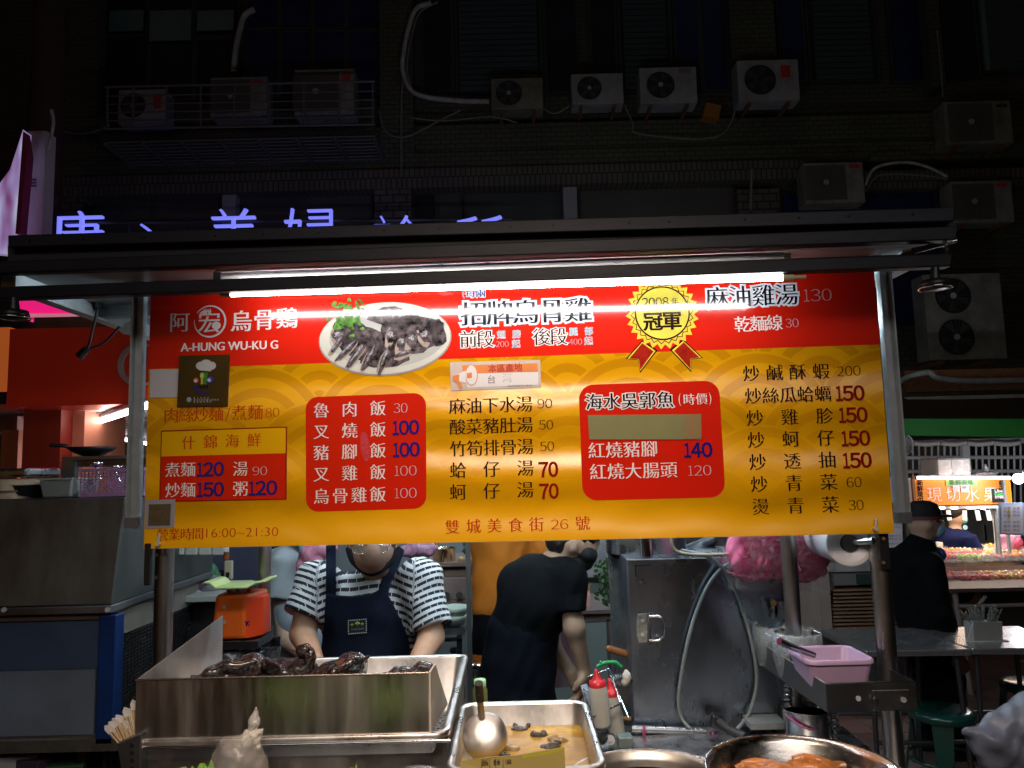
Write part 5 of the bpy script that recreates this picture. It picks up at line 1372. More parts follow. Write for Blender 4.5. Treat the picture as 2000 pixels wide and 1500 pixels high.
q = B(); q.prism([at(1190, 1318, 2.66), at(1228, 1316, 2.66), at(1228, 1334, 2.6), at(1196, 1332, 2.6)], (0, 0, -0.01)); solo('metal_shelf', q, steel, 'small shiny metal shelf between the bottles and the cabinet', 'shelf')
q = sdf_mesh([('e', tuple(at(1224, 1322, 2.6)), (0.014, 0.014, 0.022)), ('e', tuple(at(1220, 1332, 2.6)), (0.01, 0.012, 0.014))], 0.003, 0.006, 0.002, 180, 'rag'); solo('white_rag', q, mat('rag_white', (0.6, 0.6, 0.58), 0.8), 'crumpled white rag wedged against the cabinet edge', 'rag')
q = sdf_mesh([('c', tuple(at(1160, 1445, 2.4)), tuple(at(1192, 1440, 2.45)), 0.018, 0.015), ('e', tuple(at(1140, 1400, 2.5)), (0.03, 0.03, 0.04)), ('e', tuple(at(1146, 1420, 2.5)), (0.025, 0.03, 0.04))], 0.005, 0.01, 0.004, 90, 'kit'); solo('dark_tool_bundle', q, mat('bundle_dark', (0.03, 0.03, 0.032), 0.5, var=0.5, vs=40), 'dark wrapped bundle of tools left of the bottles', 'tools')
t = thing('gas_valve', 'grey-green metal valve block low beside the cabinet', 'valve', at(1210, 1450, 2.45))
q = B(); q.bb(at(1204, 1442, 2.5).x, at(1232, 1442, 2.5).x, 2.45, 2.5, at(1215, 1455, 2.5).z, at(1215, 1430, 2.5).z); part('block', q, mat('valve_green', (0.22, 0.28, 0.27), 0.5, 0.3, var=0.4, vs=30), t, bevel=0.004)
q = B(); q.cyl(at(1192, 1445, 2.44), at(1192, 1445, 2.42), 0.014, n=16); q.cyl(at(1192, 1445, 2.42), at(1192, 1445, 2.41), 0.006, n=10); part('knob', q, steel_dull, t)
q = B(); q.tube([at(1158, 1440, 2.46), at(1175, 1437, 2.46), at(1200, 1443, 2.46)], 0.012, n=10); part('grip', q, black_m, t)

# ---- right hand shelf tray
Yf = 2.07
sh = thing('shelf_tray', 'long steel shelf tray clamped to the right post, holding bins', 'shelf tray', at(1630, 1390, 2.3))
zt1 = at(1612, 1335, Yf).z; zb1 = at(1615, 1391, Yf).z
fl, fr_ = at(1612, 1335, Yf).x, at(1787, 1328, Yf).x
bk_ = at(1470, 1252, 2.62); bkr = at(1600, 1252, 2.62)
shm = mat('shelf_steel', (0.24, 0.23, 0.23), 0.36, 1.0, var=0.35, vs=5, rvar=0.1)
# bottom, front lip, back lip, sides; shelf runs away from the viewer, slightly skewed
def quadbox(a, b_, c, d, h_, mt, nm, par): # polygon in plan extruded upward
    q = B(); q.prism([a, b_, c, d], (0, 0, h_)); return part(nm, q, mt, par)
A_ = Vector((fl, Yf, zb1)); B_ = Vector((fr_, Yf, zb1)); hh = zt1 - zb1
bx0 = bk_.x; bx1 = bk_.x + (fr_ - fl)
C_ = Vector((bx1, 2.62, zb1)); D_ = Vector((bx0, 2.62, zb1))
quadbox(A_, B_, C_, D_, 0.003, shm, 'shelf_floor', sh)
th_ = 0.003
q = B(); q.prism([A_ + V(0, -th_, 0), B_ + V(0, -th_, 0), B_ + V(0, 0, 0), A_ + V(0, 0, 0)], (0, 0, hh)); part('front_lip', q, shm, sh)
q = B(); q.prism([A_ + V(-0.001, 0.0, 0), A_ + V(th_, 0.0, 0), D_ + V(th_, 0, 0), D_ + V(-0.001, 0, 0)], (0, 0, hh)); part('side_lip', q, mat('shelf_side', (0.16, 0.17, 0.18), 0.4, 0.8, var=0.2), sh)
q = B(); q.prism([B_ + V(-th_, 0, 0), B_ + V(0, 0, 0), C_, C_ + V(-th_, 0, 0)], (0, 0, hh)); part('side_lip', q, shm, sh)
q = B(); q.prism([D_ + V(0, 0, 0), C_, C_ + V(0, th_, 0), D_ + V(0, th_, 0)], (0, 0, hh)); part('back_lip', q, shm, sh)
q = B(); q.tube([A_ + V(0, -0.002, hh), B_ + V(0, -0.002, hh)], 0.0022, sub=1, n=6); part('front_edge', q, chrome, sh)
q = B(); q.tube([A_ + V(0, 0, hh), D_ + V(0, 0, hh)], 0.0018, sub=1, n=6); part('side_edge', q, alu, sh)
c = at(1676, 1364, Yf - 0.004); q = B(); q.cyl(c, c + V(0, -0.003, 0), 0.0065, n=16); part('hole', q, mat('hole_light', (0.5, 0.5, 0.52), 0.5), sh)
q = B(); q.bb(at(1702, 1360, Yf).x, at(1775, 1360, Yf).x, Yf - 0.008, Yf - 0.0035, at(1720, 1387, Yf).z, at(1720, 1346, Yf).z); part('clamp_plate', q, shm, sh, bevel=0.003)
q = B(); c = at(1709, 1367, Yf - 0.008); q.cyl(c, c + V(0, -0.007, 0), 0.0075, n=6); q.cyl(at(1765, 1367, Yf - 0.008), at(1765, 1367, Yf - 0.015), 0.0075, n=6); part('clamp_bolt', q, steel, sh)
cc = at(1735, 1360, 2.215)
q = B(); q.tube([(cc.x + 0.0275 * math.cos(a), 2.215 + 0.0275 * math.sin(a), at(1735, 1350, 2.18).z) for a in [2 * PI * k / 24 for k in range(24)]], 0.0015, closed=True, sub=1, n=6); part('clamp_band', q, chrome, sh)

# pink tub with ladle, on the shelf
tbm = mat('tub_lilac', (0.50, 0.34, 0.52), 0.35, trans=0.0, var=0.12, vs=10, sub=0.1)
tu = thing('lilac_tub', 'translucent lilac plastic tub at the front of the shelf tray', 'tub', at(1620, 1335, 2.12))
x0, x1 = at(1574, 1300, 2.15).x, at(1704, 1300, 2.15).x
zt2 = at(1620, 1287, 2.14).z; zb3 = zb1 + 0.004
pan(x0 + 0.004, x1 - 0.006, 2.13, 2.29, zt2, zt2 - zb3 - 0.004, 0.008, tbm, tu, taper=0.020, rad=0.02)
q = sdf_mesh([('e', (x0 + 0.07, 2.2, zb3 + 0.02), (0.05, 0.05, 0.022)), ('e', (x0 + 0.15, 2.19, zb3 + 0.025), (0.04, 0.05, 0.026))], 0.006, 0.01, 0.003, 80, 'food'); solo('minced_meat', q, mat('meat_pinkbrown', (0.30, 0.14, 0.12), 0.5, var=0.4, vs=40), 'brownish food heap inside the lilac tub', 'food')
q = B(); q.tube([at(1522, 1252, 2.16), at(1545, 1263, 2.17), at(1590, 1280, 2.20)], 0.009, n=14, rads=(0.011, 0.008)); solo('steel_spatula', q, chrome, 'tubular steel spatula handle lying on the lilac tub', 'spatula')
# steel bins wrapped in clear plastic
film = mat('clear_film', (0.62, 0.68, 0.72), 0.12, alpha=0.30, bump=1.0, bs=26, spec=1.0)
for x0_, x1_, yt, yb, Y, lb in ((1480, 1566, 1215, 1268, 2.54, 'back steel bin wrapped in clear plastic on the shelf tray'), (1516, 1602, 1228, 1285, 2.39, 'front steel bin wrapped in clear plastic beside the spatula')):
    c = at((x0_ + x1_) / 2, yb, Y); r = (x1_ - x0_) / 2 / FPX * Y; h_ = at(0, yt, Y).z - at(0, yb, Y).z
    t = thing('steel_bin', lb, 'bin', (c.x, Y, zb1 + 0.004)); zc = zb1 + 0.004; h_ = at((x0_ + x1_) / 2, yt + 8, Y).z - zc
    q = B(); q.lathe((c.x, Y, zc), [(r * 0.82, 0), (r * 0.97, h_ - 0.003), (r * 1.0, h_), (r * 0.96, h_ + 0.001), (r * 0.92, h_ - 0.004), (r * 0.78, 0.004), (0, 0.004)], n=36); part('bin_wall', q, steel, t)
    l = B().lathe((c.x, Y, zc), [(r * 0.92, 0.0), (r * 1.08, h_ * 0.5), (r * 1.06, h_ + 0.006), (r * 0.93, h_ - 0.002), (r * 0.86, h_ - 0.02)], n=40)
    l.v = [(v[0] + 0.003 * math.sin(v[2] * 300 + v[0] * 200), v[1], v[2] + 0.003 * math.sin(v[0] * 260)) for v in l.v]
    part('plastic_wrap', l, film, t)
# things hanging under the shelf: utensils pot with spring
up = thing('utensil_pot', 'small steel pot with yellowish contents and pink string under the shelf', 'pot', at(1580, 1440, 2.35))
c = at(1577, 1440, 2.35); q = B(); q.lathe(c, [(0.060, -0.02), (0.066, 0.08), (0.069, 0.083), (0.064, 0.082), (0.058, -0.01)], n=36); part('pot_wall', q, steel, up)
q = B(); q.lathe(c + V(0, 0, 0.07), [(0.0, 0), (0.062, 0)], n=24); part('contents', q, mat('greens_oil', (0.22, 0.22, 0.05), 0.3, var=0.7, vs=40, bump=0.5), up)
q = B(); q.tube([c + V(-0.066, -0.03, 0.07), c + V(-0.02, -0.066, 0.045), c + V(0.05, -0.045, 0.05)], 0.003, n=6); part('string', q, strm, up)
q = B(); cc = at(1628, 1395, 2.38)
q.tube([cc + V(0.012 * math.cos(k * 0.9), 0.012 * math.sin(k * 0.9), -0.0025 * k) for k in range(40)], 0.0035, n=6, sub=1); solo('steel_spring', q, chrome, 'coiled steel spring hanging below the shelf tray', 'spring')
q = B()
for k in range(4): q.tube([at(1533, 1338 + 9 * k, 2.4), at(1540, 1340 + 9 * k, 2.38), at(1546, 1350 + 9 * k, 2.4)], 0.004, n=6)
q.cyl(at(1536, 1345, 2.42), at(1552, 1400, 2.42), 0.004, n=8); solo('hanging_utensils', q, chrome, 'cluster of bright steel hooks hanging left under the shelf tray', 'utensils')
# faucet bracket behind pole
t = thing('wall_faucet', 'small worn steel faucet bracket on the cabinet edge by the pink bag', 'faucet', at(1515, 1200, 2.58))
q = B(); q.bb(at(1506, 1190, 2.58).x, at(1511, 1190, 2.58).x, 2.57, 2.585, at(1508, 1208, 2.58).z, at(1508, 1170, 2.58).z); q.bb(at(1518, 1190, 2.58).x, at(1531, 1190, 2.58).x, 2.57, 2.585, at(1520, 1208, 2.58).z, at(1520, 1174, 2.58).z); part('body', q, steel, t)
q = B(); q.cyl(at(1511, 1178, 2.565), at(1511, 1178, 2.55), 0.010, n=12); part('knob', q, chrome, t)

# pink bag of plastic strips
pkm = mat('pink_strip', (1.0, 0.20, 0.42), 0.35, var=0.4, vs=12, col2=(0.80, 0.06, 0.24))
pkb = thing('pink_bag', 'clear plastic bag stuffed with shredded pink plastic bags under the board', 'plastic bag', at(1520, 1145, 2.72))
c0, c1 = at(1476, 1088, 2.53), at(1570, 1092, 2.53)
core = sdf_mesh([('e', tuple(c0 + V(0, 0.02, 0)), (0.088, 0.045, 0.082)), ('e', tuple(c1 + V(0, 0.02, 0)), (0.078, 0.045, 0.078)), ('b', tuple((c0 + c1) / 2 + V(0, 0.02, 0.06)), (0.14, 0.04, 0.08))], 0.007, 0.04, 0.006, 55, 'core')
part('pink_filling', core, pkm, pkb)
q = B()
for i in range(360):
    a = random.uniform(0, 1); cc = c0.lerp(c1, a); 
    x = random.uniform(-0.07, 0.07); z = random.uniform(-0.075, 0.12)
    yv = -0.062 * math.sqrt(max(0.05, 1 - (x / 0.14) ** 2 - (max(0, -z) / 0.10) ** 2)) + 0.03
    z = max(z, -0.078 * math.sqrt(max(0.05, 1 - (x / 0.10) ** 2))); p0 = cc + V(x, yv, z); d = V(random.gauss(0, 1), random.gauss(0, 0.25), random.gauss(0, 1)).normalized(); L = random.uniform(0.02, 0.06)
    if z < -0.02: d.z = abs(d.z)
    sd = d.cross(V(0, 1, 0)).normalized() * random.uniform(0.002, 0.006)
    m_ = p0 + d * L * 0.5 + V(0, -0.008, 0)
    q.add([p0 - sd, p0 + sd, m_ + sd, m_ - sd, p0 + d * L + sd * 0.6, p0 + d * L - sd * 0.6], [(0, 1, 2, 3), (3, 2, 4, 5)], True)
part('pink_strips', q, mat('pink_strip_light', (1.0, 0.45, 0.60), 0.2, var=0.45, vs=30, col2=(0.92, 0.12, 0.30)), pkb, kind='stuff')
cl = sdf_mesh([('e', tuple(c0 + V(-0.005, 0.01, -0.008)), (0.097, 0.062, 0.090)), ('e', tuple(c1 + V(0.008, 0.01, -0.01)), (0.09, 0.062, 0.088)), ('b', tuple((c0 + c1) / 2 + V(0, 0.01, -0.03)), (0.17, 0.03, 0.072)), ('b', tuple((c0 + c1) / 2 + V(0, 0.01, 0.06)), (0.152, 0.055, 0.085))], 0.007, 0.02, 0.004, 90, 'film')
part('clear_bag', cl, mat('bag_film', (0.85, 0.88, 0.9), 0.06, alpha=0.13, bump=1.0, bs=30, spec=1.0), pkb)

# roll of plastic bags on a spindle
rl = thing('plastic_roll', 'thick white roll of plastic bags on a steel spindle under the board corner', 'plastic roll', at(1640, 1100, 2.3))
ra, rb = at(1572, 1058, 2.62), at(1668, 1062, 2.20)
rb = Vector((rb.x, rb.y, ra.z)); d = (rb - ra).normalized()
rb2 = at(1660, 1061, 2.24); ra = at(1592, 1066, 2.60); ra.z = rb2.z; d = (rb2 - ra).normalized()
rr = 44 / FPX * 2.24
q = B(); q.cyl(ra, rb2, rr, n=48, caps=False)
u1 = d.orthogonal().normalized(); u2 = d.cross(u1)
def ringp(c, r, n=48): return [c + (u1 * math.cos(2 * PI * k / n) + u2 * math.sin(2 * PI * k / n)) * r for k in range(n)]
rad_ = [1.0, 0.93, 0.90, 0.80, 0.78, 0.62, 0.60, 0.42, 0.34]
offs = [0.0, 0.003, 0.001, 0.004, 0.002, 0.004, 0.002, 0.003, -0.02]
vs = []
for r_, o_ in zip(rad_, offs): vs += ringp(rb2 + d * o_, rr * r_)
q.add(vs, [(j * 48 + k, j * 48 + (k + 1) % 48, (j + 1) * 48 + (k + 1) % 48, (j + 1) * 48 + k) for j in range(len(rad_) - 1) for k in range(48)], True)
part('rolled_film', q, mat('roll_white', (0.66, 0.64, 0.68), 0.35, var=0.12, vs=8, sub=0.2), rl)
q = B(); q.cyl(rb2 + d * 0.005, rb2 - d * 0.04, rr * 0.36, n=32); part('cardboard_core', q, mat('core_dark', (0.05, 0.04, 0.035), 0.7), rl)
q = B(); q.cyl(rb2 - d * 0.02, at(1706, 1056, 2.19), 0.010, n=16); part('spindle', q, steel, rl)
q = B(); q.prism([at(1500, 1046, 2.7), at(1560, 1046, 2.6), at(1600, 1046, 2.5), at(1590, 1085, 2.55), at(1545, 1068, 2.65)], (0.0, 0.004, 0.0)); part('loose_end', q, mat('film_lilac', (0.62, 0.52, 0.66), 0.3, alpha=0.8), rl)

# ---- orange spring scale on the left
sc_ = thing('kitchen_scale', 'orange spring scale with pale green weighing pan, left of the striped shirt', 'scale', at(455, 1265, 2.75))
orm = mat('scale_orange', (0.85, 0.13, 0.012), 0.38, var=0.06, bump=0.05)
xa, xb = at(413, 1200, 2.75).x, at(478, 1200, 2.75).x; z0, z1 = at(445, 1250, 2.75).z, at(445, 1163, 2.75).z
vs_ = [V(xa - 0.002, 2.75, z0), V(xb + 0.004, 2.75, z0), V(xb - 0.002, 2.77, z1), V(xa + 0.004, 2.77, z1)]
q = B(); q.hexa(vs_, [p + V(0.035, 0.14, 0) if i in (1, 2) else p + V(0.0, 0.14, 0) for i, p in enumerate(vs_)]); part('housing', q, orm, sc_, bevel=0.012)
q = B(); q.bb(xa - 0.004, xb + 0.05, 2.742, 2.91, at(445, 1268, 2.75).z, z0 - 0.003); part('base_plate', q, steel_dark, sc_, bevel=0.002)
q = B(); q.hexa([V(xb + 0.003, 2.752, z0), V(xb + 0.045, 2.82, z0), V(xb + 0.04, 2.83, z1 - 0.02), V(xb - 0.001, 2.772, z1 - 0.01)], [V(xb + 0.003, 2.86, z0), V(xb + 0.045, 2.90, z0), V(xb + 0.04, 2.90, z1 - 0.02), V(xb - 0.001, 2.86, z1 - 0.01)]); part('dial_housing', q, mat('scale_orange_red', (0.80, 0.06, 0.012), 0.38), sc_, bevel=0.004)
q = B(); c = V((xa + xb) / 2 + 0.01, 2.83, 0)
for s_ in (-0.035, 0.035): q.bb(c.x + s_ - 0.006, c.x + s_ + 0.006, 2.82, 2.84, z1 - 0.01, at(455, 1138, 2.82).z - 0.012)
part('lifting_arm', q, mat('scale_orange_red'), sc_)
q = B(); q.cyl((c.x, 2.81, z1 - 0.002), (c.x, 2.81, z1 + 0.018), 0.008, n=12); part('adjust_knob', q, steel_dull, sc_)
q = B()
for y in (1186, 1216): q.cyl(at(438, y, 2.745), at(438, y, 2.738), 0.006, n=12)
part('screw', q, steel_dull, sc_)
q = B(); zt3 = at(455, 1138, 2.82).z
prof_x = [(-0.105, 0.018), (-0.095, 0.022), (-0.075, 0.020), (-0.055, 0.002), (0.055, 0.002), (0.085, 0.016), (0.115, 0.022)]
vs = []; n_ = len(prof_x)
for y_ in (2.75, 2.90):
    for th in (0.0, -0.008):
        for x_, z_ in prof_x: vs.append(V(c.x + x_, y_, zt3 + z_ - 0.008 + th))
fs = []
for i in range(n_ - 1):
    fs += [(i, i + 1, 2 * n_ + i + 1, 2 * n_ + i), (n_ + i, 3 * n_ + i, 3 * n_ + i + 1, n_ + i + 1), (i, n_ + i, n_ + i + 1, i + 1), (2 * n_ + i, 2 * n_ + i + 1, 3 * n_ + i + 1, 3 * n_ + i)]
fs += [(0, 2 * n_, 3 * n_, n_), (n_ - 1, 2 * n_ - 1, 4 * n_ - 1, 3 * n_ - 1)]
q.add(vs, fs); part('weighing_pan', q, mat('pan_lime', (0.50, 0.62, 0.25), 0.4, var=0.1), sc_, bevel=0.003)
# small T mark on the side of the scale
p = at(484, 1217, 2.748)
def place(x, y, p=p): return V(p.x + (x - 0.5) * 0.024, 2.747 - 0.002, p.z + (y - 0.4) * 0.022)
JOBS.append(('T', place, BLUE, 0, sc_, 0.03, 0.03, 'maker_mark', None, 0.0))
def place(x, y, p=p): return V(p.x + 0.006 + (x - 0.5) * 0.024, 2.747 - 0.002, p.z + (y - 0.4) * 0.022)
JOBS.append(('K', place, BLUE, 0, sc_, 0.03, 0.03, 'maker_mark', None, 0.0))
t = thing('scale_stand', 'steel ledge with folded dark bag under the orange scale', 'ledge', at(460, 1330, 2.8))
q = B(); q.bb(at(425, 1270, 2.72).x, at(512, 1270, 2.72).x, 2.73, 2.92, at(460, 1340, 2.72).z, at(460, 1290, 2.72).z); part('box', q, steel_dark, t)
q = sdf_mesh([('b', tuple(at(466, 1281, 2.8)), (0.075, 0.06, 0.013)), ('e', tuple(at(450, 1277, 2.78)), (0.05, 0.04, 0.012))], 0.005, 0.01, 0.003, 90, 'folded_bag'); part('folded_bag', q, mat('bag_black_gloss', (0.10, 0.10, 0.13), 0.15, var=0.6, vs=20, bump=0.8, bs=30), t)

# ---- left rear: cutting board, fridge, sauces, cups, wall
q = B(); q.bb(at(300, 1200, 3.6).x, at(520, 1200, 3.6).x, 3.5, 4.1, 0.2, at(400, 1176, 3.5).z); fd = thing('dark_counter', 'dark counter block below the pale cutting board, left rear', 'counter', (-1.5, 3.8, 0)); part('body', q, mat('counter_black', (0.02, 0.02, 0.022), 0.35), fd)
q = B(); q.bb(at(318, 1200, 3.45).x, at(428, 1200, 3.45).x, 3.42, 3.9, at(400, 1174, 3.45).z, at(400, 1162, 3.45).z); solo('cutting_board', q, mat('board_pale', (0.42, 0.45, 0.42), 0.5), 'long pale cutting board on the dark counter at left rear', 'cutting board', bevel=0.004)
q = B(); q.bb(at(300, 1100, 5.2).x, at(640, 1100, 5.2).x, 5.2, 5.3, 0.0, 2.6); solo('rear_wall_panel', q, mat('wall_blue', (0.075, 0.09, 0.16), 0.5, var=0.2, vs=2), 'dim blue wall panel behind the orange scale', 'wall')
for k in range(4):
    c = at(353 + 26 * k, 1072, 3.3); q = B(); q.bb(c.x - 0.027, c.x + 0.027, 3.27, 3.33, c.z - 0.024, c.z + 0.03)
    o = solo('spice_box', q, mat('box_milk', (0.55, 0.58, 0.52), 0.4), 'milky spice box hanging under the board, %s from the left post' % ['nearest', 'second', 'third', 'farthest'][k], 'spice box', 'row of hanging spice boxes', bevel=0.006)
q = B(); q.bb(at(350, 1060, 3.35).x, at(446, 1060, 3.35).x, 3.26, 3.36, at(400, 1062, 3.3).z, at(400, 1056, 3.3).z); solo('spice_rack', q, alu, 'thin pale rack carrying the row of spice boxes', 'rack')
t = thing('sauce_carton', 'dark lidded sauce carton with white label reading 沙, behind the cutting board', 'carton', at(370, 1160, 3.7))
q = B(); c = at(372, 1133, 3.7); q.bb(c.x - 0.045, c.x + 0.045, 3.66, 3.75, at(0, 1160, 3.7).z, at(372, 1118, 3.7).z); part('carton_body', q, mat('carton_white', (0.50, 0.46, 0.46), 0.5, var=0.2), t)
q = B(); q.bb(c.x - 0.052, c.x + 0.052, 3.655, 3.76, at(372, 1118, 3.7).z, at(372, 1113, 3.7).z); part('red_band', q, mat('cap_red'), t)
q = B(); zz = at(372, 1113, 3.7).z; q.hexa([V(c.x - 0.10, 3.65, zz), V(c.x + 0.07, 3.65, zz), V(c.x + 0.04, 3.68, zz + 0.035), V(c.x - 0.09, 3.68, zz + 0.035)], [V(c.x - 0.10, 3.8, zz), V(c.x + 0.07, 3.8, zz), V(c.x + 0.04, 3.8, zz + 0.035), V(c.x - 0.09, 3.8, zz + 0.035)]); part('lid', q, mat('lid_navy', (0.015, 0.015, 0.04), 0.4), t)
p = at(372, 1130, 3.655)
def place(x, y, p=p): return V(p.x + (x - 0.5) * 0.04, 3.654, p.z + (y - 0.4) * 0.04)
JOBS.append(('沙', place, mat('letter_maroon', (0.25, 0.03, 0.05)), 0, t, 0.01, 0.01, 'lettering', None, 0.0))
def lump(pts, mt, nm, lb, cat, h=0.008, k=0.02, f=0.004, fs=60):
    return solo(nm, sdf_mesh(pts, h, k, f, fs, nm), mt, lb, cat)
c = at(376, 1148, 3.6); lump([('e', tuple(c), (0.09, 0.05, 0.03)), ('e', tuple(c + V(-0.07, 0, 0)), (0.04, 0.04, 0.035))], mat('purple_bag', (0.28, 0.06, 0.25), 0.3, bump=0.8, bs=40, var=0.4), 'purple_bag', 'crumpled purple plastic bag in front of the sauce carton', 'plastic bag')
c = at(410, 1150, 3.6); lump([('e', tuple(c), (0.05, 0.05, 0.035)), ('e', tuple(c + V(0.03, 0, 0.03)), (0.03, 0.03, 0.03))], mat('bag_clearish', (0.35, 0.40, 0.42), 0.15, bump=1, bs=40, alpha=0.7), 'clear_bag_heap', 'crumpled clear bag beside the purple bag', 'plastic bag')
c = at(406, 1118, 3.8); lump([('e', tuple(c), (0.05, 0.04, 0.05)), ('e', tuple(c + V(0.03, 0, -0.04)), (0.05, 0.04, 0.04))], mat('bag_green', (0.05, 0.22, 0.10), 0.3, bump=0.9, bs=30, var=0.5), 'green_bag', 'dark green plastic bag between the sauce carton and the scale pan', 'plastic bag')
c = at(352, 1157, 3.55); lump([('e', tuple(c), (0.05, 0.03, 0.013)), ('e', tuple(c + V(0.06, 0, -0.003)), (0.04, 0.03, 0.011))], mat('towel_white', (0.6, 0.6, 0.58), 0.8), 'white_towel', 'small white towel on the cutting board', 'towel')
c = at(295, 1125, 3.3); lump([('e', tuple(c), (0.035, 0.05, 0.12)), ('e', tuple(c + V(0, 0, 0.1)), (0.03, 0.05, 0.03))], mat('film_bundle', (0.55, 0.60, 0.66), 0.15, bump=1, bs=25, var=0.4), 'wrapped_dishes', 'plastic wrapped stack beside the left post', 'wrapped stack')
c = at(348, 1140, 3.5); q = B(); q.lathe(c + V(-0.03, 0, -0.04), [(0.025, 0), (0.035, 0.05), (0.036, 0.055), (0.03, 0.05), (0.02, 0.01)], n=20); solo('small_cup', q, mat('cup_pink', (0.5, 0.35, 0.33), 0.4), 'small pinkish cup by the left post', 'cup')
t = thing('clip_on_tool', 'cream and black tool standing behind the scale pan', 'tool', at(447, 1128, 3.2)); c = at(447, 1112, 3.2)
q = B(); q.bb(c.x - 0.016, c.x + 0.016, 3.19, 3.21, c.z - 0.04, c.z + 0.035); part('grip', q, mat('tool_cream', (0.5, 0.45, 0.32), 0.5), t, bevel=0.004)
q = B(); q.bb(c.x - 0.006, c.x + 0.006, 3.185, 3.19, c.z - 0.03, c.z - 0.01); q.bb(c.x - 0.03, c.x - 0.018, 3.19, 3.22, c.z - 0.03, c.z); part('button', q, black_m, t)
q = B(); q.cyl(c + V(-0.012, 0, 0.04), c + V(-0.01, 0, 0.07), 0.012, n=10); part('tip', q, mat('tip_brown', (0.2, 0.05, 0.02), 0.5), t)
# ================================================================== people
def hand(pr_unused, wrist, dirv, palm_n, s=1.0, curl=0.5, name='hand'):
    # returns distance-field pieces: palm and five unequal bent fingers
    d = Vector(dirv).normalized(); n = Vector(palm_n).normalized(); sd = d.cross(n).normalized(); w_ = Vector(wrist)
    out = [('c', tuple(w_), tuple(w_ + d * 0.035 * s), 0.024 * s, 0.026 * s)]
    for i, (off, L) in enumerate(((-0.028, 0.062), (-0.010, 0.072), (0.010, 0.068), (0.028, 0.052))):
        b0 = w_ + d * 0.07 * s + sd * off * s
        out.append(('c', tuple(w_ + d * 0.025 * s + sd * off * 0.8 * s), tuple(b0), 0.013 * s, 0.010 * s))
        j1 = b0 + (d * math.cos(curl * 0.6) + n * math.sin(curl * 0.6)) * L * 0.5 * s
        j2 = j1 + (d * math.cos(curl * 1.5) + n * math.sin(curl * 1.5)) * L * 0.45 * s
        out += [('c', tuple(b0), tuple(j1), 0.0092 * s, 0.0085 * s), ('c', tuple(j1), tuple(j2), 0.0085 * s, 0.007 * s)]
    t0 = w_ + d * 0.02 * s - sd * 0.03 * s; t1 = t0 + (d * 0.7 - sd * 0.6 + n * 0.4).normalized() * 0.035 * s; t2 = t1 + (d * 0.9 + n * 0.4).normalized() * 0.028 * s
    out += [('c', tuple(t0), tuple(t1), 0.013 * s, 0.011 * s), ('c', tuple(t1), tuple(t2), 0.010 * s, 0.008 * s)]
    return out

# ---- woman in the striped shirt
Yw = 2.78
W = thing('person', 'person in black and white striped shirt, navy apron, glasses and brown mask, looking down', 'person', (at(715, 1200, Yw).x, Yw + 0.08, 0.0))
def wp(x, y, Y=Yw): return at(x, y, Y)
shL, shR = wp(612, 1132, Yw + 0.06), wp(832, 1126, Yw + 0.06)
elL, elR = wp(592, 1238, Yw - 0.02), wp(842, 1245, Yw - 0.02)
wrL, wrR = wp(622, 1312, 2.52), wp(800, 1322, 2.52)
hip = wp(716, 1340, Yw + 0.12)
nk = wp(722, 1122, Yw + 0.02)
hc = wp(727, 1056, 2.66)      # head centre
body = [('c', tuple(shL), tuple(elL), 0.052, 0.044), ('c', tuple(elL), tuple(wrL), 0.044, 0.027),
        ('c', tuple(shR), tuple(elR), 0.052, 0.044), ('c', tuple(elR), tuple(wrR), 0.044, 0.027),
        ('c', tuple(nk + V(0, 0.09, -0.02)), tuple(hc + V(0, 0.06, -0.04)), 0.05, 0.055),
        ('e', tuple(nk + V(0, 0.08, -0.14)), (0.12, 0.05, 0.10)), ('e', tuple(hip + V(0, 0, -0.05)), (0.16, 0.11, 0.14)),
        ('c', tuple(hip + V(-0.09, 0, -0.1)), (hip.x - 0.10, hip.y, 0.5), 0.085, 0.06), ('c', tuple(hip + V(0.09, 0, -0.1)), (hip.x + 0.10, hip.y, 0.5), 0.085, 0.06),
        ('c', (hip.x - 0.10, hip.y, 0.5), (hip.x - 0.10, hip.y + 0.02, 0.08), 0.058, 0.04), ('c', (hip.x + 0.10, hip.y, 0.5), (hip.x + 0.10, hip.y + 0.02, 0.08), 0.058, 0.04),
        ('e', tuple(hc + V(0, 0.02, 0.03)), (0.076, 0.098, 0.105), (R(22), 0, 0)), ('e', tuple(hc + V(0, -0.02, -0.045)), (0.058, 0.06, 0.062), (R(22), 0, 0)),
        ('e', tuple(hc + V(0, -0.085, 0.0)), (0.013, 0.02, 0.022)), ('e', tuple(hc + V(-0.078, 0.02, 0.0)), (0.012, 0.02, 0.03)), ('e', tuple(hc + V(0.078, 0.02, 0.0)), (0.012, 0.02, 0.03))]
body += hand(None, wrL, V(0.5, -0.6, -0.5), V(0.3, 0.3, -0.9), 1.0) + hand(None, wrR, V(-0.5, -0.6, -0.5), V(-0.3, 0.3, -0.9), 1.0)
part('body', sdf_mesh(body, 0.008, 0.018, name='body'), skin, W)
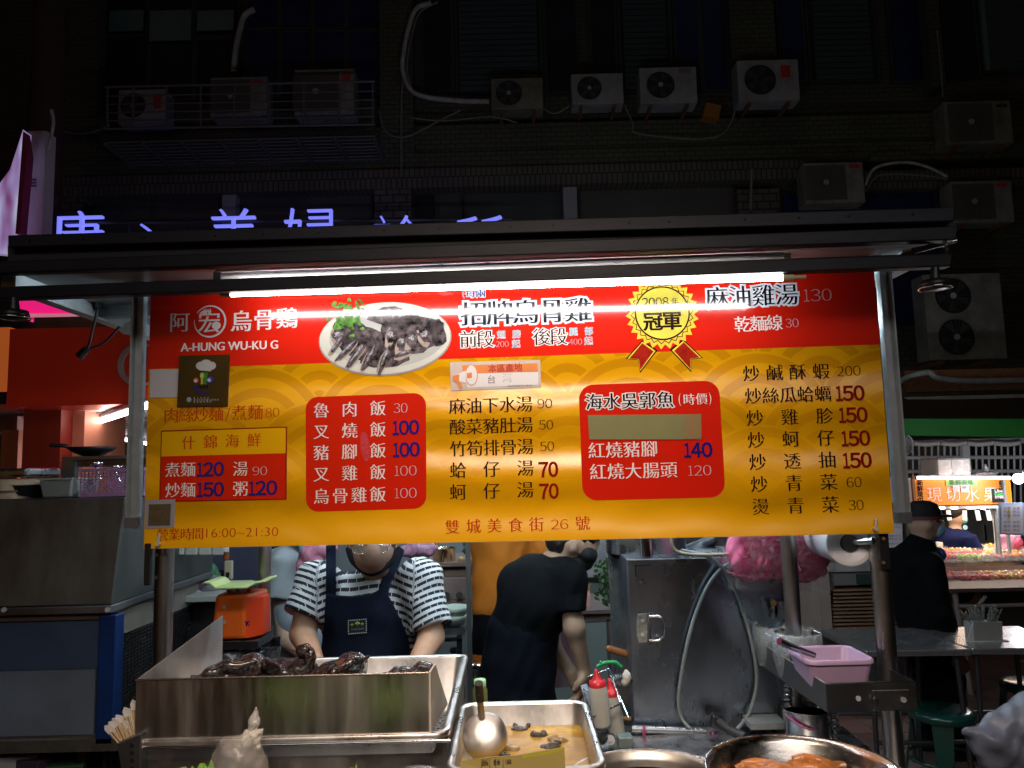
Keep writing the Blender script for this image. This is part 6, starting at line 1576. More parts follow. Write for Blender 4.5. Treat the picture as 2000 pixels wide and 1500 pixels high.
# shirt with stripe coordinate
shirt = [('e', tuple(nk + V(-0.02, 0.07, -0.10)), (0.175, 0.10, 0.10)), ('e', tuple(nk + V(-0.005, 0.075, -0.19)), (0.185, 0.115, 0.16)), ('c', tuple(nk + V(0, 0.085, -0.15)), tuple(hip), 0.155, 0.165),
         ('c', tuple(nk + V(-0.10, 0.07, -0.055)), tuple(nk + V(0.10, 0.07, -0.055)), 0.055, 0.055),
         ('f', tuple(shL + V(0.035, 0.01, 0.01)), tuple(shL + (elL - shL) * 0.70 + V(-0.008, 0, 0)), 0.078, 0.080), ('f', tuple(shR + V(-0.035, 0.01, 0.01)), tuple(shR + (elR - shR) * 0.86 + V(0.004, 0, 0)), 0.078, 0.076),
         ('e', tuple(shL + V(0.02, 0, 0.0)), (0.085, 0.08, 0.068)), ('e', tuple(shR + V(-0.02, 0, 0.0)), (0.085, 0.08, 0.068))]
sme = sdf_mesh(shirt, 0.007, 0.03, 0.0026, 26, 'shirt')
vs = np.empty(len(sme.vertices) * 3); sme.vertices.foreach_get('co', vs); vs = vs.reshape(-1, 3)
def armco(a, b_):
    a = np.array(a); b_ = np.array(b_); ba = b_ - a; L = np.linalg.norm(ba); t = (vs - a) @ ba / L
    r = np.linalg.norm(vs - a - (t / L)[:, None] * ba, axis=1); return t, r
tl, rl_ = armco(shL, elL); tr_, rr_ = armco(shR, elR)
sv = 0.9 * vs[:, 2] + 0.16 * (vs[:, 0] - nk.x) ** 2 / 0.2 + 0.004 * np.sin(vs[:, 0] * 30)
inL = (vs[:, 0] < shL.x + 0.035 + 0.15 * (shL.z - vs[:, 2]) * 0.3) & (rl_ < 0.10) & (vs[:, 2] < shL.z + 0.08)
inR = (vs[:, 0] > shR.x - 0.035) & (rr_ < 0.10)
sv = np.where(inL, -tl + 0.35 * (vs[:, 0] - shL.x), np.where(inR, -tr_ - 0.35 * (vs[:, 0] - shR.x), sv))
hv = np.where(inL | inR, vs[:, 1] * 1.0 + vs[:, 0] * 0.8, vs[:, 0])
at_ = sme.attributes.new('stripe', 'FLOAT', 'POINT'); at_.data.foreach_set('value', sv)
at_ = sme.attributes.new('along', 'FLOAT', 'POINT'); at_.data.foreach_set('value', hv)
def stripe_mat():
    mt = mat('striped_cotton', (0.7, 0.72, 0.74), 0.8, bump=0.12, bs=300); n = mt.node_tree; L = n.links.new
    def A(nm):
        a = n.nodes.new('ShaderNodeAttribute'); a.attribute_name = nm; return a.outputs['Fac']
    def M(op, a, b=None):
        q = n.nodes.new('ShaderNodeMath'); q.operation = op
        for i, v_ in enumerate((a, b)):
            if v_ is None: continue
            if isinstance(v_, (int, float)): q.inputs[i].default_value = v_
            else: L(v_, q.inputs[i])
        return q.outputs[0]
    s_ = M('ADD', A('stripe'), 20.0); h_ = M('ADD', A('along'), 20.0)
    bumpy = M('MULTIPLY', M('ABSOLUTE', M('SINE', M('MULTIPLY', h_, 2 * PI / 0.016))), 0.09)
    fs_ = M('FRACT', M('DIVIDE', s_, 0.0235))
    dark = M('MULTIPLY', M('LESS_THAN', fs_, 0.56), M('GREATER_THAN', fs_, M('ADD', bumpy, 0.04)))
    rowi = M('FLOOR', M('DIVIDE', s_, 0.0235))
    gap = M('GREATER_THAN', M('FRACT', M('ADD', M('DIVIDE', h_, 0.034), M('MULTIPLY', rowi, 0.37))), 0.07)
    fac = M('MULTIPLY', dark, gap)
    mx = n.nodes.new('ShaderNodeMix'); mx.data_type = 'RGBA'; L(fac, mx.inputs[0]); mx.inputs[6].default_value = (0.70, 0.73, 0.76, 1); mx.inputs[7].default_value = (0.010, 0.011, 0.022, 1)
    L(mx.outputs[2], n.nodes['Principled BSDF'].inputs['Base Color']); return mt
sme_w = sme.copy()
part('striped_shirt', sme, stripe_mat(), W)
sme = sme_w
# projecting cloth pieces that follow the front of the torso
def on_front(me_list, pts, off):
    pass
from mathutils.bvhtree import BVHTree
def drape(meshes, poly_px, Yg, off, nm, mt, parent, thick=0.004, step=7):
    # cloth laid on the front of given meshes: a grid over the pixel polygon is pushed on to the surface
    bv = []
    for me in meshes:
        V_ = [v.co.copy() for v in me.vertices]; P_ = [tuple(p.vertices) for p in me.polygons]; bv.append(BVHTree.FromPolygons(V_, P_))
    xs = [p[0] for p in poly_px]; ys = [p[1] for p in poly_px]
    def inside(x, y):
        c = False; n = len(poly_px)
        for i in range(n):
            x0, y0 = poly_px[i]; x1, y1 = poly_px[i - 1]
            if (y0 > y) != (y1 > y) and x < (x1 - x0) * (y - y0) / (y1 - y0) + x0: c = not c
        return c
    # clipped grid through triangulation of the polygon plus inner points
    from mathutils.geometry import delaunay_2d_cdt
    pts = []; ed = []
    n = len(poly_px)
    for i in range(n):
        a, b_ = Vector(poly_px[i]), Vector(poly_px[(i + 1) % n]); k = max(1, int((b_ - a).length / step))
        for j in range(k): pts.append(a.lerp(b_, j / k))
    N = len(pts); ed = [(i, (i + 1) % N) for i in range(N)]
    y = min(ys) + step / 2
    while y < max(ys):
        x = min(xs) + step / 2
        while x < max(xs):
            if inside(x, y) and min((Vector((x, y)) - p).length for p in pts[:N]) > step * 0.5: pts.append(Vector((x, y)))
            x += step
        y += step
    r_ = delaunay_2d_cdt(pts, ed, [], 1, 1e-4)
    vs_ = []; last = Yg
    for v in r_[0]:
        d = ray(v[0], v[1]); o = Vector((0, 0, H)); best = None
        for t in bv:
            h_ = t.ray_cast(o, d)
            if h_[0] is not None and (best is None or h_[0].y < best): best = h_[0].y
        vs_.append(best)
    known = [(v, b_) for v, b_ in zip(r_[0], vs_) if b_ is not None]
    out = []
    for v, b_ in zip(r_[0], vs_):
        if b_ is None:
            b_ = min(known, key=lambda k: (k[0] - v).length_squared)[1] if known else Yg
        out.append(at(v[0], v[1], b_ - off))
    nb = [set() for _ in out]
    for f in r_[2]:
        for i in range(3): nb[f[i]].add(f[(i + 1) % 3]); nb[f[(i + 1) % 3]].add(f[i])
    yy = [p.y for p in out]
    for _ in range(12): yy = [min(y0, 0.5 * y0 + 0.5 * sum(yy[j] for j in nb_) / max(1, len(nb_))) for y0, nb_ in zip(yy, nb)]
    out = [at(v[0], v[1], y_) for v, y_ in zip(r_[0], yy)]
    q = B(); q.add(out, [tuple(f) for f in r_[2]], True)
    o = part(nm, q, mt, parent); sd_ = o.modifiers.new('s', 'SOLIDIFY'); sd_.thickness = thick; sd_.offset = 0
    return o
navy = mat('apron_navy', (0.004, 0.009, 0.026), 0.85, spec=0.2, var=0.3, vs=8, bump=0.3, bs=12)
navy_s = navy
bodym = [sme]
drape(bodym, [(637, 1158), (660, 1163), (690, 1165), (725, 1160), (740, 1152), (757, 1160), (768, 1180), (785, 1215), (797, 1245), (806, 1290), (808, 1345), (622, 1345), (626, 1280), (634, 1215)], Yw - 0.1, 0.010, 'apron', navy, W)
drape(bodym, [(637, 1066), (656, 1062), (656, 1165), (637, 1162)], Yw - 0.05, 0.008, 'apron_strap', navy_s, W)
drape(bodym, [(779, 1066), (790, 1075), (781, 1100), (765, 1135), (757, 1164), (738, 1156), (750, 1120), (762, 1092)], Yw - 0.05, 0.008, 'apron_strap', navy_s, W)
part('neckband', B().tube([at(682, 1072, 2.80), at(690, 1094, 2.75), at(706, 1110, 2.715), at(725, 1118, 2.70), at(745, 1111, 2.715), at(764, 1095, 2.75), at(779, 1074, 2.80)], 0.0135, n=10), mat('band_black', (0.006, 0.006, 0.010), 0.85, spec=0.2), W)
# dark neckband
drape(bodym, [(680, 1072), (690, 1088), (706, 1104), (725, 1112), (745, 1108), (762, 1096), (774, 1078), (781, 1085), (770, 1104), (752, 1118), (726, 1123), (702, 1116), (686, 1102), (678, 1085)], Yw - 0.05, 0.005, 'neckband', mat('band_black', (0.008, 0.008, 0.012), 0.8), W)
# embroidered patch
drape(bodym, [(679, 1211), (715, 1208), (717, 1236), (680, 1239)], Yw - 0.1, 0.017, 'embroidered_patch', mat('patch_navy', (0.008, 0.012, 0.03), 0.7), W, thick=0.001)
pY = None
def on_surf(x, y):
    d = ray(x, y); t = BVHTree.FromPolygons([v.co.copy() for v in sme.vertices], [tuple(p.vertices) for p in sme.polygons]) if on_surf.t is None else on_surf.t
    on_surf.t = t; h_ = t.ray_cast(Vector((0, 0, H)), d); return h_[0]
on_surf.t = None
h0 = min(on_surf(700, 1225).y, on_surf(685, 1215).y, on_surf(710, 1235).y) - 0.020
q = B()
for k in range(9):
    for x, y in ((681 + 4.2 * k, 1212 - 0.35 * k), (681.5 + 4.2 * k, 1238 - 0.35 * k)): q.bb(*(lambda p: (p.x - 0.0018, p.x + 0.0018, p.y - 0.001, p.y, p.z - 0.0018, p.z + 0.0018))(at(x, y, h0)))
for k in range(1, 6):
    for x, y in ((680.5, 1212 + 4.3 * k), (715.5, 1209 + 4.3 * k)): q.bb(*(lambda p: (p.x - 0.0018, p.x + 0.0018, p.y - 0.001, p.y, p.z - 0.0018, p.z + 0.0018))(at(x, y, h0)))
part('patch_stitching', q, white_p, W, kind='stuff')
q = B()
for x, y, r in ((687.5, 1221, 0.0035), (698, 1219, 0.0055), (707.5, 1219.5, 0.0035)):
    c = at(x, y, h0)
    for a in (0.5, 1.57, 2.64): q.sph(c + V(math.cos(a) * r, 0, math.sin(a) * r), r * 0.75, 8, (1, 0.2, 1))
    q.bb(c.x - 0.0006, c.x + 0.0006, c.y - 0.001, c.y, c.z - r * 1.6, c.z)
part('clover_emblem', q, mat('clover_lime', (0.45, 0.60, 0.08), 0.6), W)
def place(x, y): p = at(686, 1230, h0); return V(p.x + x * 0.043, p.y - 0.001, p.z + (y - 0.4) * 0.010 + 0.002 * x)
JOBS.append(('Lucky June', place, mat('thread_pale', (0.4, 0.4, 0.35), 0.7), 0, W, -0.005, -0.005, 'lettering', True, 0.0))
# mask, glasses, hair
mask_m = mat('mask_brown', (0.42, 0.26, 0.20), 0.75, bump=0.2, bs=60)
mk = [(684, 1068, 2.64), (700, 1060, 2.585), (728, 1056, 2.535), (756, 1060, 2.585), (773, 1070, 2.64), (688, 1086, 2.635), (703, 1086, 2.575), (726, 1084, 2.515), (751, 1087, 2.575), (768, 1089, 2.635), (699, 1101, 2.635), (711, 1106, 2.585), (724, 1111, 2.55), (741, 1107, 2.585), (757, 1101, 2.635)]
q = B(); q.add([at(*p) for p in mk], [(i + 5 * j, i + 5 * j + 1, i + 5 * j + 6, i + 5 * j + 5) for j in range(2) for i in range(4)])
o = part('face_mask', q, mask_m, W); sd_ = o.modifiers.new('s', 'SOLIDIFY'); sd_.thickness = 0.004; sd_.offset = 1; bv_ = o.modifiers.new('b', 'SUBSURF'); bv_.levels = bv_.render_levels = 2; o.data.polygons.foreach_set('use_smooth', [True] * len(o.data.polygons))
for x, Y_e in ((684, 2.64), (773, 2.64)):
    q = B(); q.tube([at(x, 1070, Y_e), at(x + (3 if x > 700 else -3), 1058, 2.69)], 0.0015, sub=1, n=5); part('mask_loop', q, mask_m, W)
gl = mat('glasses_wire', (0.6, 0.55, 0.45), 0.2, 1.0)
gz = at(722, 1073, 2.56)
for s_ in (-1, 1):
    c = gz + V(s_ * 0.032, 0, 0.0); ring = [c + V(0.026 * math.cos(a), 0.006 * abs(math.cos(a)) * 1.0, 0.014 * math.sin(a)) for a in [2 * PI * k / 20 for k in range(20)]]
    q = B(); q.tube(ring, 0.0016, closed=True, sub=1, n=6); part('glasses_rim', q, gl, W)
    q = B(); q.sheet(ring[::-1]); part('lens', q, mat('lens_glass', (0.6, 0.6, 0.6), 0.05, alpha=0.25, spec=1.0), W)
    q = B(); q.tube([c + V(s_ * 0.026, 0.006, 0.002), hc + V(s_ * 0.08, 0.0, 0.02)], 0.0014, n=6, sub=1); part('glasses_arm', q, gl, W)
part('hair', sdf_mesh([('e', tuple(hc + V(0, 0.045, 0.055)), (0.09, 0.105, 0.10), (R(25), 0, 0))], 0.008, 0.01, 0.002, 60, 'hair'), hair_m, W)
drape_hair = None

# ---- person in white shirt behind, at left
Y2 = 3.35
P2_ = thing('person', 'person in pale white shirt half hidden behind the striped shirt, blue mask', 'person', (at(560, 1200, Y2).x, Y2, 0.0))
c = at(568, 1110, Y2)
b2 = [('e', tuple(c + V(0.0, 0.05, 0.13)), (0.05, 0.05, 0.09)), ('e', tuple(c + V(0.07, 0.0, 0.2)), (0.085, 0.10, 0.12)), ('c', tuple(c + V(-0.05, 0, -0.04)), tuple(c + V(0.02, -0.12, -0.27)), 0.047, 0.042), ('c', tuple(c + V(0.02, -0.12, -0.27)), tuple(c + V(0.16, -0.2, -0.36)), 0.040, 0.028), ('e', tuple(c + V(0.02, 0.08, -0.2)), (0.15, 0.1, 0.25)),
      ('c', tuple(c + V(-0.05, 0.08, -0.5)), (c.x - 0.06, Y2 + 0.08, 0.08), 0.1, 0.05), ('c', tuple(c + V(0.10, 0.08, -0.5)), (c.x + 0.12, Y2 + 0.08, 0.08), 0.1, 0.05)]
b2 += hand(None, c + V(0.16, -0.2, -0.36), V(0.8, -0.2, -0.4), V(0, 0, -1))
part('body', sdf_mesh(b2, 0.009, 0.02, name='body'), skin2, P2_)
s2_ = [('e', tuple(c + V(0.0, 0.07, 0.0)), (0.15, 0.10, 0.11)), ('c', tuple(c + V(0.0, 0.08, -0.05)), tuple(c + V(0.02, 0.08, -0.5)), 0.14, 0.15), ('f', tuple(c + V(-0.02, 0.0, 0.02)), tuple(c + V(-0.02, -0.05, -0.13)), 0.085, 0.082), ('e', tuple(c + V(-0.02, 0.01, 0.02)), (0.09, 0.085, 0.08))]
part('white_shirt', sdf_mesh(s2_, 0.008, 0.03, 0.004, 24, 'shirt'), mat('shirt_paleblue', (0.42, 0.48, 0.52), 0.85, var=0.15, vs=5), P2_)
part('apron', sdf_mesh([('c', tuple(c + V(0.06, 0.0, -0.22)), tuple(c + V(0.03, 0.02, -0.62)), 0.15, 0.17)], 0.01, 0.01, 0.006, 22, 'apron'), mat('apron_paleblue', (0.32, 0.38, 0.44), 0.8, var=0.35, vs=7), P2_)
part('hair', sdf_mesh([('e', tuple(c + V(0.05, 0.04, 0.24)), (0.10, 0.11, 0.12)), ('c', tuple(c + V(-0.05, 0.06, 0.2)), tuple(c + V(-0.13, 0.06, -0.05)), 0.05, 0.03)], 0.009, 0.02, 0.003, 50, 'hair'), hair_m, P2_)
hb = at(602, 1072, Y2 - 0.12)
part('face_mask', sdf_mesh([('e', tuple(hb), (0.04, 0.05, 0.045))], 0.006, 0.01, name='face_mask'), mat('mask_blue', (0.22, 0.42, 0.58), 0.75), P2_)
cc = at(612, 1085, 3.15); lump([('e', tuple(cc), (0.05, 0.04, 0.06)), ('e', tuple(cc + V(-0.04, 0, -0.05)), (0.03, 0.03, 0.06)), ('e', tuple(cc + V(0.05, 0, 0.03)), (0.05, 0.03, 0.03))], mat('pink_film', (0.55, 0.22, 0.32), 0.25, bump=0.8, bs=30, alpha=0.9), 'hanging_pink_bag', 'pinkish plastic bag hanging behind the striped shoulder at left', 'plastic bag')
cc = at(822, 1072, 3.3); lump([('e', tuple(cc), (0.07, 0.04, 0.035)), ('e', tuple(cc + V(-0.06, 0, -0.01)), (0.05, 0.03, 0.025))], mat('violet_film', (0.30, 0.16, 0.24), 0.25, bump=0.8, bs=30), 'hanging_violet_bag', 'violet plastic bag hanging behind the striped shoulder at right', 'plastic bag')

# ---- person in black T-shirt bending
Y3 = 3.35
P3_ = thing('person', 'person in black T-shirt and black mask bending forward over the work', 'person', (at(1030, 1300, Y3).x, Y3, 0.0))
def mp(x, y, dy=0.0): return at(x, y, Y3 + dy)
arm = mp(1108, 1140, -0.10); elb = mp(1122, 1228, -0.14); wri = mp(1142, 1316, -0.12)
arm2 = mp(1075, 1150, 0.16); elb2 = mp(1078, 1262, 0.10); wri2 = mp(1118, 1318, -0.02)
hd3 = mp(1118, 1062, 0.0)
b3 = [('c', tuple(arm), tuple(elb), 0.048, 0.042), ('c', tuple(elb), tuple(wri), 0.042, 0.027), ('c', tuple(arm2), tuple(elb2), 0.045, 0.038), ('c', tuple(elb2), tuple(wri2), 0.038, 0.026),
      ('c', tuple(mp(1082, 1100)), tuple(mp(1108, 1070)), 0.062, 0.055), ('e', tuple(hd3 + V(0, 0, 0.02)), (0.10, 0.078, 0.105), (0, R(25), 0)), ('e', tuple(hd3 + V(0.055, 0, -0.03)), (0.05, 0.05, 0.06)), ('e', tuple(hd3 + V(0.10, 0, 0.005)), (0.02, 0.014, 0.02)), ('e', tuple(hd3 + V(-0.005, -0.078, 0.0)), (0.02, 0.012, 0.03)),
      ('c', tuple(mp(1030, 1200)), tuple(mp(1010, 1300)), 0.14, 0.13), ('c', tuple(mp(985, 1300, 0.03)), (mp(985, 1300).x, Y3, 0.5), 0.1, 0.07), ('c', tuple(mp(1035, 1300, 0.05)), (mp(1045, 1300).x, Y3 + 0.1, 0.5), 0.1, 0.07), ('c', (mp(985, 1300).x, Y3, 0.5), (mp(985, 1300).x - 0.02, Y3, 0.07), 0.065, 0.045), ('c', (mp(1045, 1300).x, Y3 + 0.1, 0.5), (mp(1045, 1300).x, Y3 + 0.1, 0.07), 0.065, 0.045)]
b3 += hand(None, wri, V(-0.25, -0.2, -0.9), V(-0.8, 0.2, 0.1), 1.0, 0.7) + hand(None, wri2, V(0.55, -0.1, -0.8), V(0.2, -0.6, -0.2), 1.0, 0.6)
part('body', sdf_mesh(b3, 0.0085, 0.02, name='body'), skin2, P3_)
blk = mat('cloth_black', (0.004, 0.005, 0.007), 0.9, spec=0.15, var=0.3, vs=5, bump=0.25, bs=10)
t3 = [('e', tuple(mp(1070, 1138)), (0.155, 0.16, 0.10), (0, R(35), 0)), ('e', tuple(mp(1042, 1168)), (0.175, 0.17, 0.14), (0, R(50), 0)), ('c', tuple(mp(1045, 1170)), tuple(mp(1020, 1235)), 0.148, 0.145), ('c', tuple(mp(1088, 1118)), tuple(mp(1060, 1130)), 0.075, 0.10),
      ('f', tuple(mp(1106, 1118, -0.08)), tuple(mp(1116, 1198, -0.13)), 0.078, 0.066), ('e', tuple(mp(1106, 1126, -0.10)), (0.078, 0.085, 0.08)), ('f', tuple(arm2 + V(0, 0, 0.03)), tuple(arm2 + V(0.01, 0, -0.12)), 0.07, 0.066)]
part('black_tshirt', sdf_mesh(t3, 0.008, 0.035, 0.004, 22, 'tshirt'), blk, P3_)
q = B(); part('apron', sdf_mesh([('c', tuple(mp(1022, 1235)), tuple(mp(1015, 1300)), 0.148, 0.150), ('c', tuple(mp(1010, 1300)), tuple(mp(1018, 1420)), 0.145, 0.165), ('c', tuple(mp(975, 1260)), tuple(mp(985, 1400)), 0.05, 0.09)], 0.009, 0.03, 0.005, 20, 'apron'), mat('cloth_black_blue', (0.0035, 0.005, 0.010), 0.9, spec=0.15, var=0.3, vs=5, bump=0.25, bs=10), P3_)
part('face_mask', sdf_mesh([('e', tuple(hd3 + V(0.055, -0.006, -0.035)), (0.056, 0.064, 0.042), (0, R(40), 0)), ('c', tuple(hd3 + V(0.0, -0.01, -0.062)), tuple(hd3 + V(0.05, 0, -0.075)), 0.05, 0.04), ('c', tuple(hd3 + V(0.02, -0.06, -0.04)), tuple(hd3 + V(-0.005, -0.078, 0.0)), 0.006, 0.004)], 0.006, 0.012, name='face_mask'), mat('mask_black', (0.008, 0.009, 0.010), 0.8), P3_)
part('hair', sdf_mesh([('e', tuple(hd3 + V(-0.01, 0.0, 0.055)), (0.115, 0.088, 0.09), (0, R(10), 0)), ('e', tuple(hd3 + V(0.085, 0.0, 0.05)), (0.045, 0.07, 0.05)), ('e', tuple(hd3 + V(-0.055, 0.0, 0.01)), (0.06, 0.078, 0.06))], 0.008, 0.02, 0.004, 80, 'hair'), hair_m, P3_)
cc = at(1100, 1232, 3.9); q = B(); q.hexa([at(1068, 1190, 3.6), at(1108, 1190, 3.6), at(1125, 1340, 3.6), at(1075, 1345, 3.6)], [p + V(0, 0.05, 0) for p in (at(1068, 1190, 3.6), at(1108, 1190, 3.6), at(1125, 1340, 3.6), at(1075, 1345, 3.6))])
solo('hanging_apron', q, mat('apron_floral', (0.30, 0.25, 0.28), 0.7, var=0.6, vs=14, col2=(0.32, 0.12, 0.2)), 'pale flowered apron cloth behind the bending person', 'apron')

# ---- person in orange shirt
Y4 = 4.0
P4_ = thing('person', 'person in orange shirt and black trousers seen from behind', 'person', (at(965, 1300, Y4).x, Y4, 0.0))
c = at(978, 1100, Y4)
part('body', sdf_mesh([('e', tuple(c + V(0, 0, 0.42)), (0.08, 0.1, 0.12)), ('c', tuple(c + V(0, 0, 0.3)), tuple(c + V(0, 0, 0.2)), 0.055, 0.06), ('c', tuple(c + V(0, 0, 0.1)), tuple(c + V(0, 0, -0.3)), 0.13, 0.13), ('c', tuple(c + V(0.2, 0, 0.1)), tuple(c + V(0.24, -0.1, -0.15)), 0.045, 0.04), ('c', tuple(c + V(0.24, -0.1, -0.15)), tuple(c + V(0.2, -0.2, -0.3)), 0.038, 0.028)] + hand(None, c + V(0.2, -0.2, -0.3), V(0, -0.3, -1), V(-1, 0, 0)), 0.01, 0.02, name='body'), skin2, P4_)
part('orange_shirt', sdf_mesh([('c', tuple(c + V(0.01, 0, 0.12)), tuple(c + V(-0.005, 0, -0.19)), 0.155, 0.145), ('e', tuple(c + V(0, 0, 0.18)), (0.21, 0.12, 0.10)), ('f', tuple(c + V(0.19, 0, 0.17)), tuple(c + V(0.24, -0.04, -0.03)), 0.075, 0.07)], 0.01, 0.04, 0.006, 18, 'shirt'), mat('shirt_orange', (0.62, 0.19, 0.012), 0.8, var=0.25, vs=5), P4_)
zz = c.z - 0.2
part('trousers', sdf_mesh([('c', tuple(c + V(-0.01, 0, -0.26)), tuple(c + V(-0.01, 0, -0.4)), 0.142, 0.15), ('c', tuple(c + V(-0.07, 0, -0.45)), (c.x - 0.08, Y4, 0.1), 0.10, 0.07), ('c', tuple(c + V(0.08, 0, -0.45)), (c.x + 0.09, Y4, 0.1), 0.10, 0.07)], 0.011, 0.03, 0.004, 20, 'trousers'), blk, P4_)
part('shoe', B().box((c.x - 0.08, Y4 - 0.04, 0.055), (0.10, 0.26, 0.085)), black_m, P4_, bevel=0.02); part('shoe', B().box((c.x + 0.09, Y4 - 0.04, 0.055), (0.10, 0.26, 0.085)), black_m, P4_, bevel=0.02)

# ---- standing customer in dark jacket and cap, at right
Y5 = 5.0
P5_ = thing('person', 'standing person in black jacket, dark cap and blue mask, facing right', 'person', (at(1800, 1150, Y5).x, Y5, 0.0))
h5 = at(1805, 1020, Y5)
b5 = [('e', tuple(h5), (0.10, 0.08, 0.115)), ('e', tuple(h5 + V(0.06, 0, -0.04)), (0.05, 0.055, 0.065)), ('e', tuple(h5 + V(0.115, 0, -0.015)), (0.018, 0.013, 0.02)), ('e', tuple(h5 + V(-0.01, -0.08, -0.01)), (0.02, 0.012, 0.03)), ('c', tuple(h5 + V(-0.02, 0, -0.1)), tuple(h5 + V(-0.04, 0, -0.18)), 0.06, 0.065),
      ('c', tuple(h5 + V(-0.06, 0, -0.3)), tuple(h5 + V(-0.03, 0, -0.7)), 0.14, 0.13), ('c', tuple(h5 + V(0.0, -0.17, -0.72)), tuple(h5 + V(0.05, -0.17, -0.78)), 0.028, 0.026)]
b5 += hand(None, h5 + V(0.05, -0.17, -0.78), V(0.35, 0, -0.9), V(0, 1, 0), 1.0, 0.4)
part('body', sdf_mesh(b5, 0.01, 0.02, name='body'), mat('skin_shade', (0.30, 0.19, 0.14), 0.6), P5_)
part('black_jacket', sdf_mesh([('e', tuple(h5 + V(-0.08, 0, -0.24)), (0.15, 0.2, 0.10)), ('c', tuple(h5 + V(-0.09, 0, -0.3)), tuple(h5 + V(-0.01, 0, -0.78)), 0.165, 0.175), ('c', tuple(h5 + V(-0.07, -0.18, -0.26)), tuple(h5 + V(-0.06, -0.2, -0.52)), 0.075, 0.065), ('f', tuple(h5 + V(-0.06, -0.2, -0.50)), tuple(h5 + V(0.03, -0.17, -0.76)), 0.062, 0.048), ('c', tuple(h5 + V(-0.04, 0, -0.15)), tuple(h5 + V(-0.05, 0, -0.18)), 0.085, 0.1)], 0.011, 0.04, 0.005, 18, 'jacket'), mat('jacket_black', (0.004, 0.004, 0.005), 0.95, spec=0.08), P5_)
part('trousers', sdf_mesh([('c', tuple(h5 + V(0.0, 0, -0.85)), tuple(h5 + V(0.0, 0, -0.95)), 0.15, 0.15), ('c', tuple(h5 + V(0.02, -0.08, -0.95)), (h5.x + 0.04, Y5 - 0.08, 0.09), 0.1, 0.065), ('c', tuple(h5 + V(0.0, 0.09, -0.95)), (h5.x - 0.02, Y5 + 0.09, 0.09), 0.1, 0.065)], 0.012, 0.04, 0.004, 20, 'trousers'), mat('trousers_navy', (0.005, 0.007, 0.014), 0.9, spec=0.1), P5_)
for dx, dy in ((0.09, -0.08), (0.03, 0.09)): part('shoe', B().box((h5.x + dx, Y5 + dy, 0.055), (0.27, 0.10, 0.085)), black_m, P5_, bevel=0.02)
capp = mat('cap_dark', (0.014, 0.014, 0.016), 0.8, spec=0.15)
q = B(); q.lathe(h5 + V(-0.005, 0, 0.03), [(0.112, 0.0), (0.110, 0.04), (0.09, 0.085), (0.05, 0.105), (0.0, 0.11)], n=28, sy=0.85)
cpo = part('cap', q, capp, P5_)
q = B(); q.prism([h5 + V(0.08, -0.075, 0.035), h5 + V(0.16, -0.06, 0.03), h5 + V(0.20, 0.0, 0.028), h5 + V(0.16, 0.06, 0.03), h5 + V(0.08, 0.075, 0.035)], (0, 0, 0.014)); part('visor', q, capp, P5_, bevel=0.004)
q = B(); q.lathe(h5 + V(-0.006, 0, 0.022), [(0.1135, 0.0), (0.1135, 0.018)], n=28, sy=0.86); part('cap_band', q, mat('cap_maroon', (0.10, 0.02, 0.03), 0.7), P5_)
part('face_mask', sdf_mesh([('e', tuple(h5 + V(0.062, 0, -0.045)), (0.062, 0.066, 0.058))], 0.008, 0.01, name='face_mask'), mat('mask_blue'), P5_)
q = B(); q.tube([h5 + V(0.03, -0.083, 0.01), h5 + V(0.09, -0.062, 0.008), h5 + V(0.11, 0.0, 0.008)], 0.0035, n=6); part('glasses', q, chrome, P5_)
part('collar', sdf_mesh([('e', tuple(h5 + V(0.06, -0.02, -0.20)), (0.045, 0.06, 0.045))], 0.01, 0.01, name='collar'), mat('collar_blue', (0.02, 0.06, 0.30), 0.8), P5_)

# ---- fruit stall with worker
Y6 = 7.0
fst = thing('fruit_stall', 'lit fruit stall with orange sign reading 現切水果 at right', 'market stall', (at(1890, 1100, Y6).x, Y6 + 0.3, 0.0))
def F6(x0, x1, y0, y1, Y, dep, mt, nm, par=None, bevel=0, kind=None):
    p0 = at(x0, (y0 + y1) / 2, Y); p1 = at(x1, (y0 + y1) / 2, Y); q0 = at((x0 + x1) / 2, y0, Y); q1 = at((x0 + x1) / 2, y1, Y)
    q = B(); q.bb(p0.x, p1.x, Y, Y + dep, q1.z, q0.z); return part(nm, q, mt, par or fst, bevel=bevel, kind=kind)
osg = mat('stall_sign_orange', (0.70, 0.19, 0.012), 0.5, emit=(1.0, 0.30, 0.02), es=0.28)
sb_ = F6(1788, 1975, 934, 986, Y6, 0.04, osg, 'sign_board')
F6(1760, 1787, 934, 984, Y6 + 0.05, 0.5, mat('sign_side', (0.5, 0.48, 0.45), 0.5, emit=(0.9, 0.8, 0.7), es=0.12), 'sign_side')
F6(1784, 1789, 930, 1000, Y6 - 0.02, 0.03, mat('frame_orange', (0.35, 0.12, 0.03), 0.5), 'frame_post')
glow = mat('stall_tube_glow', (0.9, 0.9, 0.9), 0.5, emit=(1.0, 0.9, 0.92), es=5)
q = B(); q.cyl(at(1792, 933, Y6 - 0.04), at(1973, 933, Y6 - 0.04), 0.014, n=12); part('light_tube', q, glow, fst)
def txt6(s, x0, x1, y, h_, mt, Y, par, vert=False, ox=0.01):
    n = len(s)
    for i, chh in enumerate(s):
        p = at(x0 + (x1 - x0) * (i / max(1, n - 1)), y if not vert else y + vert * i, Y)
        sz = h_ / FPX * Y
        def place(x, yy, p=p, sz=sz): return V(p.x + (x - 0.5) * sz, Y, p.z + (yy - 0.357) * sz)
        JOBS.append((chh, place, mt, 0, par, ox, ox, 'lettering', None, 0.0))
